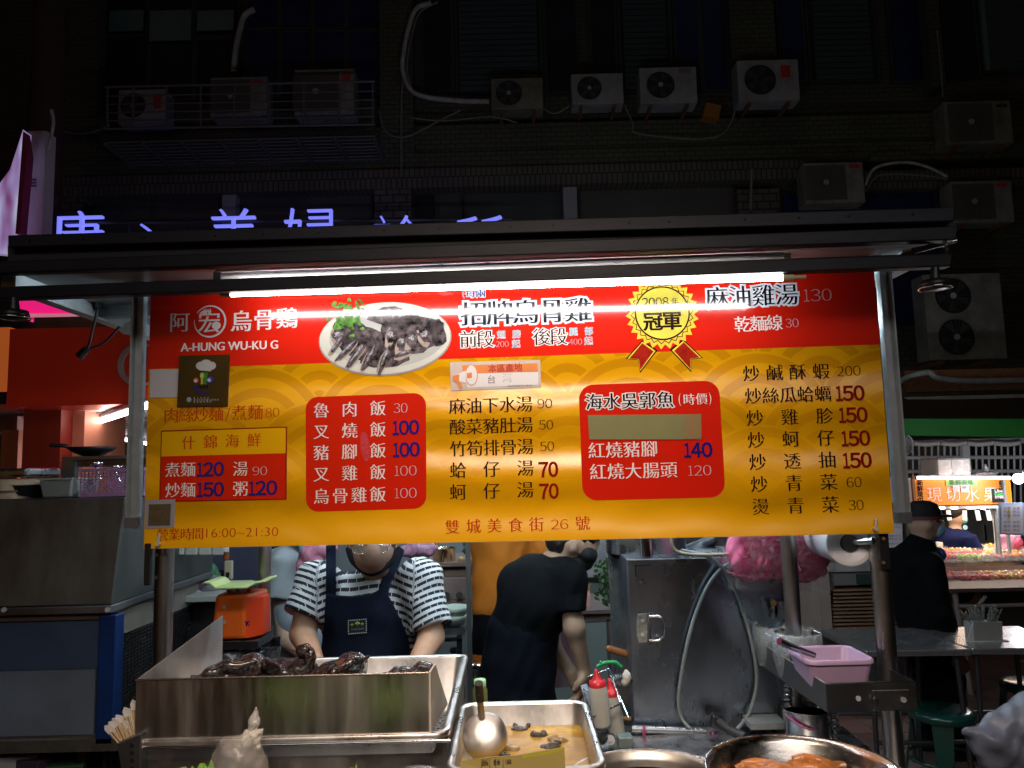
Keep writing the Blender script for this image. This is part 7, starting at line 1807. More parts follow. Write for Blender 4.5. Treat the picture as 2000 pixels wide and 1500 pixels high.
pk = mat('stall_letters', (0.75, 0.55, 0.5), 0.5, emit=(1, 0.7, 0.6), es=0.12)
txt6('現切水果', 1825, 1935, 966, 30, pk, Y6 - 0.006, sb_, ox=-0.008)
txt6('新鮮現切', 1797, 1797, 943, 12, BLACK, Y6 - 0.006, sb_, vert=11.5, ox=0.03)
txt6('乾淨', 1957, 1957, 944, 12, BLACK, Y6 - 0.006, sb_, vert=11, ox=0.03)
F6(1848, 1908, 937, 949, Y6 - 0.008, 0.004, mat('banner_green', (0.20, 0.42, 0.08), 0.5), 'green_banner')
txt6('新鮮美味', 1860, 1896, 942, 11, mat('letters_darkgreen', (0.02, 0.08, 0.01)), Y6 - 0.012, sb_, ox=0.03)
F6(1861, 1875, 947, 961, Y6 - 0.010, 0.004, mat('sticker_pinkish', (0.55, 0.35, 0.33), 0.5), 'sticker')
w5 = F6(1877, 1892, 947, 961, Y6 - 0.010, 0.004, mat('sticker_pale', (0.6, 0.55, 0.55), 0.5), 'sticker')
for r_ in (0.012, 0.022, 0.031):
    c = at(1884.5, 957, Y6 - 0.013); q = B(); q.tube([c + V(r_ * math.cos(a), 0, r_ * math.sin(a)) for a in [PI * 0.25 + PI * 0.5 * k / 6 for k in range(7)]], 0.0025, sub=1, n=5); part('wifi_mark', q, black_m, w5)
ue = F6(1938, 1966, 954, 981, Y6 - 0.012, 0.006, mat('panel_blackish', (0.01, 0.012, 0.012), 0.4), 'delivery_panel')
for s_, y_, cm in (('Uber', 959, pk), ('Eats', 965, mat('letters_green', (0.05, 0.5, 0.1), emit=(0.05, 0.6, 0.1), es=0.3)), ('合作餐廳', 971, pk)):
    p = at(1943, y_, Y6 - 0.013)
    def place(x, y, p=p): return V(p.x + x * 0.085, p.y, p.z + (y - 0.5) * 0.026)
    JOBS.append((s_, place, cm, 0, ue, 0.02, 0.02, 'lettering', True, 0.0))
# lamps hanging under the sign
lampm = mat('pendant_white', (0.8, 0.75, 0.7), 0.4, emit=(1, 0.85, 0.72), es=0.9)
q = B(); q.bb(at(1815, 992, Y6).x, at(1940, 992, Y6).x, Y6 - 0.1, Y6 + 0.1, at(1880, 993, Y6).z, at(1880, 988, Y6).z); part('lamp_rail', q, mat('rail_grey', (0.4, 0.38, 0.36), 0.4), fst)
for x0_, y0_, x1_, y1_ in ((1820, 991, 1845, 991), (1858, 991, 1870, 991), (1889, 991, 1906, 991), (1915, 991, 1924, 993)):
    q = B(); q.cyl(at(x0_, y0_ + 1, Y6 - 0.12), at(x1_, y1_ + 1, Y6 - 0.12), 0.010, n=8); part('light_tube', q, glow, fst)
for x, dx in ((1852, 3), (1884, 0), (1908, 4), (1929, 4)):
    q = B(); q.cyl(at(x, 997, Y6 - 0.1), at(x + dx, 1016, Y6 - 0.1), 0.018, n=12); part('pendant_lamp', q, lampm, fst)
# counter body and fruit trays
F6(1740, 2060, 1098, 1106, Y6 - 0.1, 0.9, steel, 'counter_top'); F6(1818, 2060, 1106, 1119, Y6 - 0.12, 0.02, mat('counter_face_warm', (0.40, 0.30, 0.25), 0.4, 0.5, var=0.3), 'counter_face')
F6(1740, 1818, 1100, 1140, Y6 - 0.05, 0.8, steel_dull, 'counter_side')
F6(1818, 2060, 1140, 1146, Y6 - 0.5, 0.5, mat('shelf_dark', (0.05, 0.03, 0.025), 0.4), 'lower_shelf')
frc = [mat('fruit_' + n_, c_, 0.25, coat=0.6) for n_, c_ in (('red', (0.62, 0.03, 0.03)), ('orange', (0.80, 0.26, 0.02)), ('yellow', (0.80, 0.50, 0.06)), ('pink', (0.75, 0.22, 0.20)), ('lime', (0.45, 0.55, 0.06)), ('cream', (0.75, 0.60, 0.35)))]
boxm = mat('clear_box', (0.8, 0.8, 0.8), 0.08, alpha=0.22, spec=1)
def fruitbox(x, z, y, mt, lb, grp, w_=0.14):
    t = thing('fruit_box', lb, 'fruit box', (x, y, z), grp)
    q = B()
    for i in range(14): q.sph((x + random.uniform(-w_ * 0.42, w_ * 0.42), y + random.uniform(-0.05, 0.05), z + 0.02 + random.uniform(0, 0.025)), random.uniform(0.014, 0.024), 6)
    part('cut_fruit', q, mt, t, kind='stuff')
    q = B(); q.bb(x - w_ / 2, x + w_ / 2, y - 0.065, y + 0.065, z, z + 0.055); part('lid_box', q, boxm, t)
names = ['red', 'orange', 'yellow', 'pink', 'green', 'cream']
ztop = at(1900, 1098, Y6 - 0.1).z
for r in range(4):
    for i in range(9):
        x = at(1826 + 25 * i, 1090, Y6).x; k = random.choice([0, 1, 2, 2, 3, 4, 5, 5])
        if r == 0: k = [0, 0, 4, 4, 5, 3, 1, 1, 0][i]
        fruitbox(x, ztop + 0.004 + 0.01 * r, Y6 + 0.0 + 0.15 * r, frc[k], 'clear box of %s fruit, upper counter, %s from left in %s row' % (names[k], ORD[i], ['front', 'second', 'third', 'back'][r]), 'cut fruit boxes on the upper counter')
zlow = at(1900, 1140, Y6 - 0.5).z
for r in range(2):
    for i in range(9):
        x = at(1838 + 27 * i, 1130, Y6 - 0.4).x; k = 0 if i < 4 else (2 if i % 2 else 1)
        fruitbox(x, zlow + 0.004, Y6 - 0.4 + 0.15 * r, frc[k], 'clear box of %s fruit, lower shelf, %s from left in %s row' % (names[k], ORD[i], ['front', 'back'][r]), 'cut fruit boxes on the lower shelf')
for i in range(3):
    fruitbox(at(1738 + 9 * i, 1090, Y6).x, at(1745, 1092, Y6).z, Y6 + 0.05, frc[3], '%s box of pinkish fruit left of the jacketed customer' % ['leftmost', 'middle', 'rightmost'][i], 'pinkish fruit boxes at the counter side', 0.1)
# back wall of the stall and booth
bw = mat('booth_steel', (0.16, 0.17, 0.17), 0.5, 0.5, var=0.4, vs=3)
F6(1770, 2060, 985, 1100, Y6 + 1.3, 0.05, bw, 'back_panel')
for x in (1842, 1923): F6(x, x + 4, 1025, 1055, Y6 + 1.28, 0.02, chrome, 'door_handle')
F6(1790, 1796, 990, 1095, Y6 - 0.05, 0.03, mat('frame_orange'), 'frame_post'); F6(1950, 1954, 990, 1095, Y6 - 0.05, 0.03, alu, 'frame_post'); F6(1966, 1970, 930, 1095, Y6 - 0.03, 0.03, alu, 'frame_post')
q = B()
for k in range(6): q.tube([at(1935 + random.uniform(-4, 6), 990, Y6), at(1948 + random.uniform(-8, 6), 1030, Y6), at(1944 + random.uniform(-6, 8), 1085, Y6)], 0.006, n=6)
part('cable_bundle', q, white_p, fst, kind='stuff')
fl_ = bpy.data.lights.new('fruit_stall_lamp', 'AREA'); fl_.shape = 'RECTANGLE'; fl_.size = 1.1; fl_.size_y = 0.3; fl_.energy = 9; fl_.color = (1, 0.78, 0.58)
fo = bpy.data.objects.new('fruit_stall_lamp', fl_); COL.objects.link(fo); fo.location = at(1900, 995, Y6 + 0.2)
# worker
wk = thing('person', 'fruit stall worker in navy T-shirt and green mask holding yellow fruit', 'person', (at(1862, 1080, Y6 + 0.6).x, Y6 + 0.6, 0.0))
hw = at(1866, 1005, Y6 + 0.5)
bwk = [('e', tuple(hw), (0.085, 0.085, 0.11)), ('c', tuple(hw + V(-0.01, 0, -0.1)), tuple(hw + V(-0.03, 0, -0.17)), 0.05, 0.06), ('c', tuple(hw + V(-0.02, 0, -0.25)), tuple(hw + V(-0.04, 0, -0.75)), 0.13, 0.13), ('c', tuple(hw + V(0.05, -0.15, -0.28)), tuple(hw + V(0.08, -0.18, -0.44)), 0.045, 0.04), ('c', tuple(hw + V(0.08, -0.18, -0.44)), tuple(hw + V(0.27, -0.2, -0.46)), 0.038, 0.027), ('c', tuple(hw + V(-0.1, 0, -0.8)), (hw.x - 0.1, hw.y, 0.08), 0.1, 0.06), ('c', tuple(hw + V(0.08, 0, -0.8)), (hw.x + 0.08, hw.y, 0.08), 0.1, 0.06)]
bwk += hand(None, hw + V(0.27, -0.2, -0.46), V(1, 0, 0.1), V(0, 0, 1), 1.0, 0.6)
part('body', sdf_mesh(bwk, 0.012, 0.02, name='body'), skin2, wk)
part('navy_tshirt', sdf_mesh([('e', tuple(hw + V(-0.04, 0, -0.22)), (0.16, 0.19, 0.09)), ('c', tuple(hw + V(-0.05, 0, -0.28)), tuple(hw + V(-0.06, 0, -0.7)), 0.16, 0.16), ('f', tuple(hw + V(0.02, -0.14, -0.2)), tuple(hw + V(0.08, -0.18, -0.38)), 0.075, 0.065)], 0.012, 0.03, 0.005, 18, 'tshirt'), mat('tshirt_navy', (0.008, 0.013, 0.055), 0.9, spec=0.1), wk)
part('hair', sdf_mesh([('e', tuple(hw + V(-0.02, 0, 0.035)), (0.095, 0.095, 0.10))], 0.012, 0.01, 0.003, 60, 'hair'), hair_m, wk)
part('face_mask', sdf_mesh([('e', tuple(hw + V(0.05, -0.01, -0.045)), (0.05, 0.062, 0.05))], 0.01, 0.01, name='face_mask'), mat('mask_green', (0.10, 0.40, 0.32), 0.7), wk)
q = B(); c = at(1885, 1030, Y6 + 0.28); q.cyl(c, c + V(0, -0.004, 0), 0.022, n=14); part('sleeve_badge', q, mat('badge_blue', (0.3, 0.5, 0.75), 0.5), wk)
q = B(); c = hw + V(0.36, -0.2, -0.44); q.tube([c + V(-0.04, 0, 0), c, c + V(0.05, 0, 0.015)], 0.022, n=10); solo('yellow_fruit', q, frc[2], 'yellow fruit held in the gloved hand of the stall worker', 'fruit')
# small things on the stall counter
for x, y, w_, h_, mt, nm, lb in ((1836, 1065, 16, 14, white_p, 'plastic_tub', 'white tub with green contents behind the fruit boxes'), (1886, 1068, 24, 8, mat('box_creamy', (0.6, 0.55, 0.4), 0.5), 'tissue_box', 'cream tissue box behind the fruit boxes'),
        (1930, 1070, 26, 8, mat('red_tray', (0.5, 0.08, 0.03), 0.5), 'red_tray', 'red tray of white cups behind the fruit boxes'), (1885, 1058, 6, 10, white_p, 'small_bottle', 'little white bottle standing on the tissue box'), (1819, 1062, 9, 12, frc[5], 'pineapple_bag', 'bagged cream coloured fruit right beside the customer')):
    c = at(x, y, Y6 + 0.45); ww = w_ / FPX * Y6; q = B(); q.lathe(c + V(0, 0, -h_ / 2 / FPX * Y6), [(ww / 2 * 0.85, 0), (ww / 2, h_ / FPX * Y6 * 0.9), (ww / 2 * 0.9, h_ / FPX * Y6)], n=8); solo(nm, q, mt, lb, nm.replace('_', ' '))
# boxes on top of the sign
bxm = mat('carton_tan', (0.55, 0.42, 0.32), 0.6, var=0.15)
t = thing('wrapped_carton', 'tan carton wrapped in clear plastic on top of the fruit stall', 'carton', at(1845, 930, Y6 + 0.1))
q = B(); c = at(1845, 913, Y6 + 0.2); q.bb(c.x - 0.14, c.x + 0.14, Y6 + 0.05, Y6 + 0.35, c.z - 0.075, c.z + 0.07); part('box', q, bxm, t)
q = B(); q.bb(c.x - 0.02, c.x + 0.145, Y6 + 0.045, Y6 + 0.05, c.z - 0.075, c.z + 0.07); part('side_flap', q, mat('carton_dark', (0.36, 0.26, 0.2), 0.6), t)
part('plastic_wrap', sdf_mesh([('b', (c.x, Y6 + 0.2, c.z + 0.003), (0.15, 0.165, 0.085)), ('e', (c.x - 0.02, Y6 + 0.15, c.z + 0.085), (0.07, 0.06, 0.02))], 0.012, 0.02, 0.004, 45, 'wrap'), mat('wrap_film', (0.7, 0.7, 0.72), 0.1, alpha=0.25, bump=1, bs=20, spec=1), t)
c = at(1925, 925, Y6 + 0.15); lump([('e', tuple(c), (0.11, 0.06, 0.02)), ('c', tuple(c + V(0.02, 0, 0)), tuple(c + V(0.0, 0, 0.09)), 0.03, 0.006), ('e', tuple(c + V(-0.1, 0, -0.01)), (0.06, 0.05, 0.015))], mat('wrap_heap', (0.5, 0.48, 0.5), 0.15, bump=1, bs=25, alpha=0.8), 'plastic_heap', 'crumpled clear plastic on top of the fruit stall sign', 'plastic bag')
c = at(1810, 930, Y6 + 0.1); lump([('e', tuple(c), (0.10, 0.08, 0.015))], mat('foam_pale', (0.55, 0.48, 0.42), 0.7), 'foam_sheet', 'pale foam sheet under the wrapped carton', 'foam sheet')
# price board at right
pb = thing('price_board', 'pale blue laminated price list hanging at the right edge of the fruit stall', 'price board', at(1980, 1045, Y6 - 0.3))
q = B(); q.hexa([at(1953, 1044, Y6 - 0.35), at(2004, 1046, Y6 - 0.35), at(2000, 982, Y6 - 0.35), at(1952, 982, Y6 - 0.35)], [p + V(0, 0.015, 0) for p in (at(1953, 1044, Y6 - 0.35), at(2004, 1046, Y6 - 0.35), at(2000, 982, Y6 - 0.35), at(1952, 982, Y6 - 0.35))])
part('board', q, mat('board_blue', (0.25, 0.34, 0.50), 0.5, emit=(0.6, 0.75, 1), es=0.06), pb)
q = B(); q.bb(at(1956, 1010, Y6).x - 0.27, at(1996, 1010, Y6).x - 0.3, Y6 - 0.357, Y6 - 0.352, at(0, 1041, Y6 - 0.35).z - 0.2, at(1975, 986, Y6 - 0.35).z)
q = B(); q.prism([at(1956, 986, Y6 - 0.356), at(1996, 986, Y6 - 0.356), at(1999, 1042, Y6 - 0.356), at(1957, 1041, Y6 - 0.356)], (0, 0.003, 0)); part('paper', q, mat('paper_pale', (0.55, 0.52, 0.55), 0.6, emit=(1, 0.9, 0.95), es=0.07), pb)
for r_, (y, s_) in enumerate(((993, '水果'), (1000, '西瓜'), (1007, '芭樂'), (1020, '哈密'), (1028, '鳳梨'), (1036, '綜合'))):
    for k, x in enumerate((1960, 1978)):
        p = at(x, y, Y6 - 0.358)
        def place(xx, yy, p=p): return V(p.x + xx * 0.062, p.y, p.z + (yy - 0.5) * 0.022)
        JOBS.append((s_, place, mat('ink_violet', (0.14, 0.06, 0.25)) if r_ != 5 else mat('ink_red', (0.4, 0.03, 0.1)), 0, pb, 0.0, 0.0, 'lettering', True, 0.0))
q = B()
for y in (1000, 1011): q.prism([at(1969, y - 4, Y6 - 0.3575), at(1974, y - 4, Y6 - 0.3575), at(1974, y + 2, Y6 - 0.3575), at(1969, y + 2, Y6 - 0.3575)], (0, 0.001, 0))
part('price_tag', q, mat('tag_yellow', (0.7, 0.6, 0.12), 0.5), pb)
# second price sheet left, behind the post
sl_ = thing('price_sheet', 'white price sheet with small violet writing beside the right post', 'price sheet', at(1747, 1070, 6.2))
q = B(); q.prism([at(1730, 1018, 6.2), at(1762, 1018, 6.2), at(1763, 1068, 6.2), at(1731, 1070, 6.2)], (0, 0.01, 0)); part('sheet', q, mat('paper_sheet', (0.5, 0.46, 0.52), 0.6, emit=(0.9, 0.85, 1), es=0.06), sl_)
for y in (1024, 1030, 1047, 1053, 1062):
    p = at(1733, y, 6.195)
    def place(xx, yy, p=p): return V(p.x + xx * 0.11, p.y, p.z + (yy - 0.5) * 0.016)
    JOBS.append(('新鮮果汁五十元', place, mat('ink_violet'), 0, sl_, 0.0, 0.0, 'lettering', True, 0.0))
# pink apron hanging and price board stand
c = at(1958, 1066, Y6 + 0.2); lump([('b', tuple(c + V(0.06, 0, 0)), (0.11, 0.03, 0.10)), ('e', tuple(c + V(0.0, -0.03, -0.06)), (0.05, 0.03, 0.07))], mat('apron_pink', (0.65, 0.28, 0.38), 0.8, var=0.3, vs=8), 'pink_apron', 'pink apron hanging behind the price board', 'apron', 0.012, 0.02, 0.008, 30)
c = at(1990, 1060, Y6 + 0.1); lump([('e', tuple(c), (0.04, 0.03, 0.045))], mat('toy_pink', (0.6, 0.08, 0.15), 0.6), 'pink_pouch', 'small deep pink pouch hanging beside the pink apron', 'pouch', 0.01)
q = B(); c = at(1989, 935, Y6 - 0.3); q.sph(c, 0.045, 16); t = thing('bare_bulb', 'bright bare white bulb at the right edge above the price board', 'bulb', tuple(c)); part('bulb_glass', q, mat('bulb_glow', (1, 1, 1), 0.3, emit=(0.82, 0.9, 1), es=22), t)
bl_ = bpy.data.lights.new('bare_bulb_light', 'POINT'); bl_.energy = 38; bl_.color = (0.9, 0.94, 1); bl_.shadow_soft_size = 0.05
bo_ = bpy.data.objects.new('bare_bulb_light', bl_); COL.objects.link(bo_); bo_.location = c + V(0, -0.06, 0)
q = B(); q.tube([at(2010, 918, Y6 - 0.3), at(1996, 926, Y6 - 0.3), at(1991, 930, Y6 - 0.3)], 0.008, n=6); part('cord', q, white_p, t)

# folding table in front of the fruit stall
def legs(t, pts, r, mt, nm='leg'):
    for a, b_ in pts:
        q = B(); q.cyl(a, b_, r, n=8); part(nm, q, mt, t)
ft = thing('trestle_table', 'grey folding table frame standing before the fruit stall', 'table', (at(1900, 1160, 6.3).x, 6.3, 0))
zt_ = at(1900, 1143, 6.3).z
xa_, xb_ = at(1835, 1143, 6.3).x, at(2040, 1143, 6.3).x
q = B(); q.bb(xa_, xb_, 6.15, 6.75, zt_ - 0.03, zt_); part('table_top', q, mat('top_brown', (0.10, 0.06, 0.05), 0.5), ft, bevel=0.004)
gm = mat('frame_greyish', (0.30, 0.27, 0.25), 0.45)
legs(ft, [((xa_ + 0.06, 6.2, zt_ - 0.03), (xa_ + 0.12, 6.2, 0.012)), ((xa_ + 0.14, 6.7, zt_ - 0.03), (xa_ + 0.10, 6.7, 0.012)), ((xb_ - 0.1, 6.2, zt_ - 0.03), (xb_ - 0.16, 6.2, 0.012))], 0.022, gm)
legs(ft, [((xa_ + 0.06, 6.18, zt_ - 0.14), (xb_, 6.18, zt_ - 0.14)), ((xa_ + 0.10, 6.2, zt_ - 0.3), (xa_ + 0.3, 6.2, zt_ - 0.07)), ((xa_ - 0.12, 6.25, zt_ - 0.2), (xa_ + 0.1, 6.2, zt_ - 0.26))], 0.016, gm, 'brace')

# white cabinet with louvres and dim recess
lc = thing('louvre_cabinet', 'beige cabinet with horizontal wooden louvres behind the right post', 'cabinet', (at(1700, 1200, 6.0).x, 6.2, 0))
lm = mat('cabinet_beige', (0.32, 0.27, 0.24), 0.6, var=0.15); lw = mat('louvre_wood', (0.30, 0.17, 0.10), 0.5, var=0.3)
F6(1622, 1745, 1098, 1116, 6.0, 0.5, mat('marble_top', (0.42, 0.40, 0.40), 0.4, var=0.4, vs=5), 'top_slab', lc)
F6(1618, 1780, 1116, 1330, 6.12, 0.4, mat('recess_dark', (0.02, 0.014, 0.012), 0.8), 'recess', lc)
F6(1590, 1624, 1116, 1330, 6.0, 0.45, lm, 'side_panel', lc); F6(1606, 1626, 1120, 1330, 5.98, 0.02, lm, 'stile', lc)
F6(1628, 1776, 1118, 1142, 6.02, 0.05, mat('drawer_grey', (0.16, 0.15, 0.15), 0.6), 'drawer', lc); F6(1674, 1706, 1122, 1140, 6.0, 0.02, mat('drawer_label', (0.03, 0.05, 0.04), 0.5), 'label_slot', lc)
for k in range(14):
    y = 1150 + 7.4 * k; F6(1628, 1778, y, y + 3.6, 6.0, 0.08, lw, 'louvre', lc)
F6(1776, 1786, 1145, 1330, 5.99, 0.1, lw, 'stile', lc)

# grating windows and white pipe bundle
gr = thing('window_grating', 'white metal window grating above the fruit stall', 'grating', at(1880, 930, 8.2))
gw = mat('grating_white', (0.55, 0.57, 0.60), 0.5)
F6(1750, 2060, 857, 868, 8.2, 0.1, mat('beam_pale', (0.50, 0.52, 0.56), 0.5, var=0.25), 'lintel', gr); F6(1882, 1896, 866, 924, 8.15, 0.06, gw, 'mullion', gr); F6(1758, 1766, 866, 985, 8.15, 0.06, gw, 'mullion', gr)
F6(1766, 1882, 868, 925, 8.6, 0.03, mat('room_dim', (0.16, 0.17, 0.18), 0.6, var=0.4, vs=2), 'dim_pane', gr); F6(1896, 2060, 868, 990, 8.6, 0.03, mat('room_dark', (0.02, 0.02, 0.022), 0.6), 'dim_pane', gr)
for i in range(23):
    x = 1770 + 12.4 * i
    if abs(x - 1889) < 7: continue
    q = B(); q.cyl(at(x, 868, 8.2), at(x + 1, 985 if x > 1975 else 930, 8.2), 0.011, n=6); part('bar', q, gw, gr)
for y0_, y1_ in ((894, 893), (921, 920)):
    q = B(); q.cyl(at(1764, y0_, 8.18), at(2040, y1_, 8.18), 0.02, n=6); part('cross_bar', q, gw, gr)
for k in range(4):
    q = B(); q.tube([at(1785 + 52 * k, 866 - (k % 2), 8.1), at(1810 + 52 * k, 868, 8.1), at(1834 + 52 * k, 865, 8.1)], 0.024, n=8); solo('wrapped_pipe', q, white_p, '%s white wrapped pipe segment above the window grating' % ['leftmost', 'second', 'third', 'rightmost'][k], 'pipe', 'white wrapped pipe segments')
t = thing('wall_fan', 'round wall fan half hidden behind the right upright', 'fan', at(1765, 870, 7.6))
c = at(1764, 868, 7.6)
q = B()
for k in range(20): a = PI * k / 10; q.cyl(c + V(0.02 * math.cos(a), 0, 0.02 * math.sin(a)), c + V(0.105 * math.cos(a), 0.01, 0.105 * math.sin(a)), 0.0015, n=4)
part('fan_guard', q, gw, t); q = B(); q.tube([c + V(0.105 * math.cos(a), 0.01, 0.105 * math.sin(a)) for a in [PI * k / 12 for k in range(24)]], 0.005, closed=True, sub=1, n=6); part('guard_ring', q, gw, t)
q = B(); q.cyl(c, c + V(0, 0.06, 0), 0.03, n=12); part('motor', q, white_p, t); q = B(); q.cyl(c + V(0, 0.03, 0), c + V(0, 0.035, 0), 0.095, n=24); part('blades', q, mat('fan_blade_pale', (0.3, 0.33, 0.35), 0.4, alpha=0.6), t)
# awning green/brown
aw = thing('shop_awning', 'dark green and brown shop awning at the right above the fruit stall', 'awning', at(1900, 820, 7.8))
q = B(); q.hexa([at(1752, 850, 7.6), at(2080, 854, 7.6), at(2080, 818, 7.62), at(1752, 818, 7.62)], [p + V(0, 0.1, 0) for p in (at(1752, 850, 7.6), at(2080, 854, 7.6), at(2080, 818, 7.62), at(1752, 818, 7.62))]); part('green_valance', q, mat('awning_green', (0.006, 0.10, 0.012), 0.6), aw)
q = B(); q.hexa([at(1752, 817, 7.63), at(2080, 817, 7.63), at(2080, 776, 8.6), at(1764, 776, 8.6)], [p + V(0, 0.1, 0.02) for p in (at(1752, 817, 7.63), at(2080, 817, 7.63), at(2080, 776, 8.6), at(1764, 776, 8.6))]); part('brown_slope', q, mat('awning_brown', (0.085, 0.050, 0.012), 0.7, var=0.3, vs=2), aw)
q = B(); q.bb(at(1770, 770, 8.6).x, at(2080, 770, 8.6).x, 8.6, 8.7, at(0, 776, 8.6).z + 0.05, at(1900, 763, 8.6).z); part('rusty_rail', q, rustm, aw)
q = B(); q.bb(at(1770, 770, 8.5).x, at(2080, 770, 8.5).x, 8.5, 8.55, at(1900, 779, 8.5).z, at(1900, 772, 8.5).z); part('pale_rail', q, mat('rail_pale', (0.45, 0.38, 0.33), 0.6, var=0.4), aw)

# ---- steel tables and stools at right
def steel_table(name_lb, fl_, fr__, br_, bl_, zt_, legs_px):
    # corners in plan: front-left, front-right, back-right, back-left (pixel positions on the table plane)
    P_ = [atz(x, y, zt_) for x, y in (fl_, fr__, br_, bl_)]
    c = sum(P_, Vector()) / 4
    t = thing('steel_table', name_lb, 'table', (c.x, c.y, 0.0))
    q = B(); q.prism([p - V(0, 0, 0.035) for p in P_], (0, 0, 0.035)); part('table_top', q, mat('table_steel', (0.62, 0.62, 0.64), 0.26, 0.85, var=0.12, vs=3, rvar=0.05, bump=0.06, bs=4), t, bevel=0.006)
    for i in (0, 1, 2, 3):
        a = P_[i].lerp(c, 0.18); b_ = P_[i].lerp(c, 0.1); 
        q = B(); q.cyl((a.x, a.y, zt_ - 0.036), (b_.x, b_.y, 0.013), 0.014, n=10); part('leg', q, mat('leg_dark', (0.10, 0.10, 0.11), 0.4, 0.8), t)
    a, b_ = P_[0].lerp(c, 0.14), P_[1].lerp(c, 0.14)
    q = B(); q.cyl((a.x, a.y, 0.30), (b_.x, b_.y, 0.30), 0.012, n=8); part('crossbar', q, MATS['leg_dark'], t)
    a, b_ = P_[2].lerp(c, 0.14), P_[3].lerp(c, 0.14)
    q = B(); q.cyl((a.x, a.y, 0.30), (b_.x, b_.y, 0.30), 0.012, n=8); part('crossbar', q, MATS['leg_dark'], t)
    return t
steel_table('steel dining table behind the right post with red reflections', (1692, 1271), (1897, 1268), (1770, 1226), (1600, 1228), 0.80, None)
steel_table('steel dining table at the right edge with the straw box on it', (1899, 1266), (2090, 1266), (1990, 1222), (1762, 1226), 0.80, None)
def stool(x, y, z, r, label, rot=0.0):
    c = atz(x, y, z); t = thing('plastic_stool', label, 'stool', (c.x, c.y, 0.0), 'dark green plastic stools')
    gmm = mat('stool_green', (0.006, 0.05, 0.04), 0.22, coat=0.4, bump=0.05)
    q = B(); q.lathe((c.x, c.y, z), [(0.0, 0.0), (r * 0.75, 0.0), (r * 0.93, -0.006), (r, -0.022), (r * 1.02, -0.05), (r * 0.98, -0.052), (r * 0.9, -0.02)], n=36); part('seat', q, gmm, t)
    for k in range(4):
        a = rot + PI / 4 + k * PI / 2; u_ = V(math.cos(a), math.sin(a), 0); v_ = V(-math.sin(a), math.cos(a), 0)
        p0 = V(c.x, c.y, z - 0.045) + u_ * r * 0.92; p1 = V(c.x, c.y, 0.012) + u_ * r * 1.28
        q = B(); ws, wt_ = 0.055, 0.03
        q.hexa([p0 - v_ * ws, p0 + v_ * ws, p0 + v_ * ws - u_ * 0.012, p0 - v_ * ws - u_ * 0.012], [p1 - v_ * wt_, p1 + v_ * wt_, p1 + v_ * wt_ - u_ * 0.012, p1 - v_ * wt_ - u_ * 0.012]); part('leg', q, gmm, t, bevel=0.004)
    q = B(); q.tube([V(c.x + r * 1.1 * math.cos(a), c.y + r * 1.1 * math.sin(a), z * 0.42) for a in [2 * PI * k / 24 for k in range(24)]], 0.008, closed=True, sub=1, n=6); part('ring_brace', q, gmm, t)
    return t
stool(1838, 1382, 0.46, 0.17, 'dark green stool nearest the right post, its seat shining', 0.3)
stool(1828, 1292, 0.50, 0.15, 'dark stool with flat seat partly under the first steel table', 0.8)
stool(2010, 1330, 0.46, 0.16, 'dark stool under the right edge table', 0.5)
q = B(); bx = thing('straw_box', 'grey paper box full of dark wrapped straws on the right table', 'straw box', atz(1925, 1247, 0.80))
c = atz(1922, 1250, 0.80); w_ = 26 / FPX * c.y; h_ = 34 / FPX * c.y
q.hexa([V(c.x - w_, c.y - 0.04, 0.801), V(c.x + w_ * 1.05, c.y - 0.04, 0.801), V(c.x + w_ * 1.05, c.y - 0.05, 0.80 + h_ * 1.05), V(c.x - w_ * 1.05, c.y - 0.05, 0.80 + h_ * 1.1)], [V(c.x - w_, c.y + 0.05, 0.801), V(c.x + w_, c.y + 0.05, 0.801), V(c.x + w_, c.y + 0.05, 0.80 + h_), V(c.x - w_, c.y + 0.05, 0.80 + h_)]); part('box', q, mat('paper_grey', (0.34, 0.33, 0.31), 0.7, var=0.15), bx)
q = B()
for k in range(34):
    a = V(c.x + random.uniform(-w_, w_) * 0.8, c.y + random.uniform(-0.03, 0.03), 0.80 + h_ * 0.7); b_ = a + V((a.x - c.x) * 0.9 + random.uniform(-0.02, 0.02), random.uniform(-0.03, 0.03), random.uniform(0.07, 0.12))
    d = V(0.003, 0, 0); q.hexa([a - d, a + d, a + d + V(0, 0.003, 0), a - d + V(0, 0.003, 0)], [b_ - d * 1.6, b_ + d * 1.6, b_ + d * 1.6 + V(0, 0.003, 0), b_ - d * 1.6 + V(0, 0.003, 0)])
part('straws', q, mat('straw_dark', (0.05, 0.06, 0.06), 0.15, var=0.7, vs=60, coat=0.5, col2=(0.3, 0.32, 0.3)), bx, kind='stuff')
q = B(); q.prism([V(c.x - w_ - 0.05, c.y - 0.05, 0.803), V(c.x - w_ - 0.005, c.y - 0.05, 0.803), V(c.x - w_ - 0.005, c.y - 0.05, 0.80 + h_ * 1.0)], (0, 0.006, 0)); part('paper_flap', q, mat('paper_white', (0.6, 0.6, 0.6), 0.7), bx)
q = B(); q.hexa([V(c.x - w_ - 0.04, c.y - 0.055, 0.8005), V(c.x + w_ + 0.03, c.y - 0.055, 0.8005), V(c.x + w_ + 0.03, c.y - 0.02, 0.8005), V(c.x - w_ - 0.04, c.y - 0.02, 0.8005)], [p + V(0, 0, 0.004) for p in (V(c.x - w_ - 0.04, c.y - 0.055, 0.8005), V(c.x + w_ + 0.03, c.y - 0.055, 0.8005), V(c.x + w_ + 0.03, c.y - 0.02, 0.8005), V(c.x - w_ - 0.04, c.y - 0.02, 0.8005))]); part('paper_base', q, mat('paper_white'), bx)
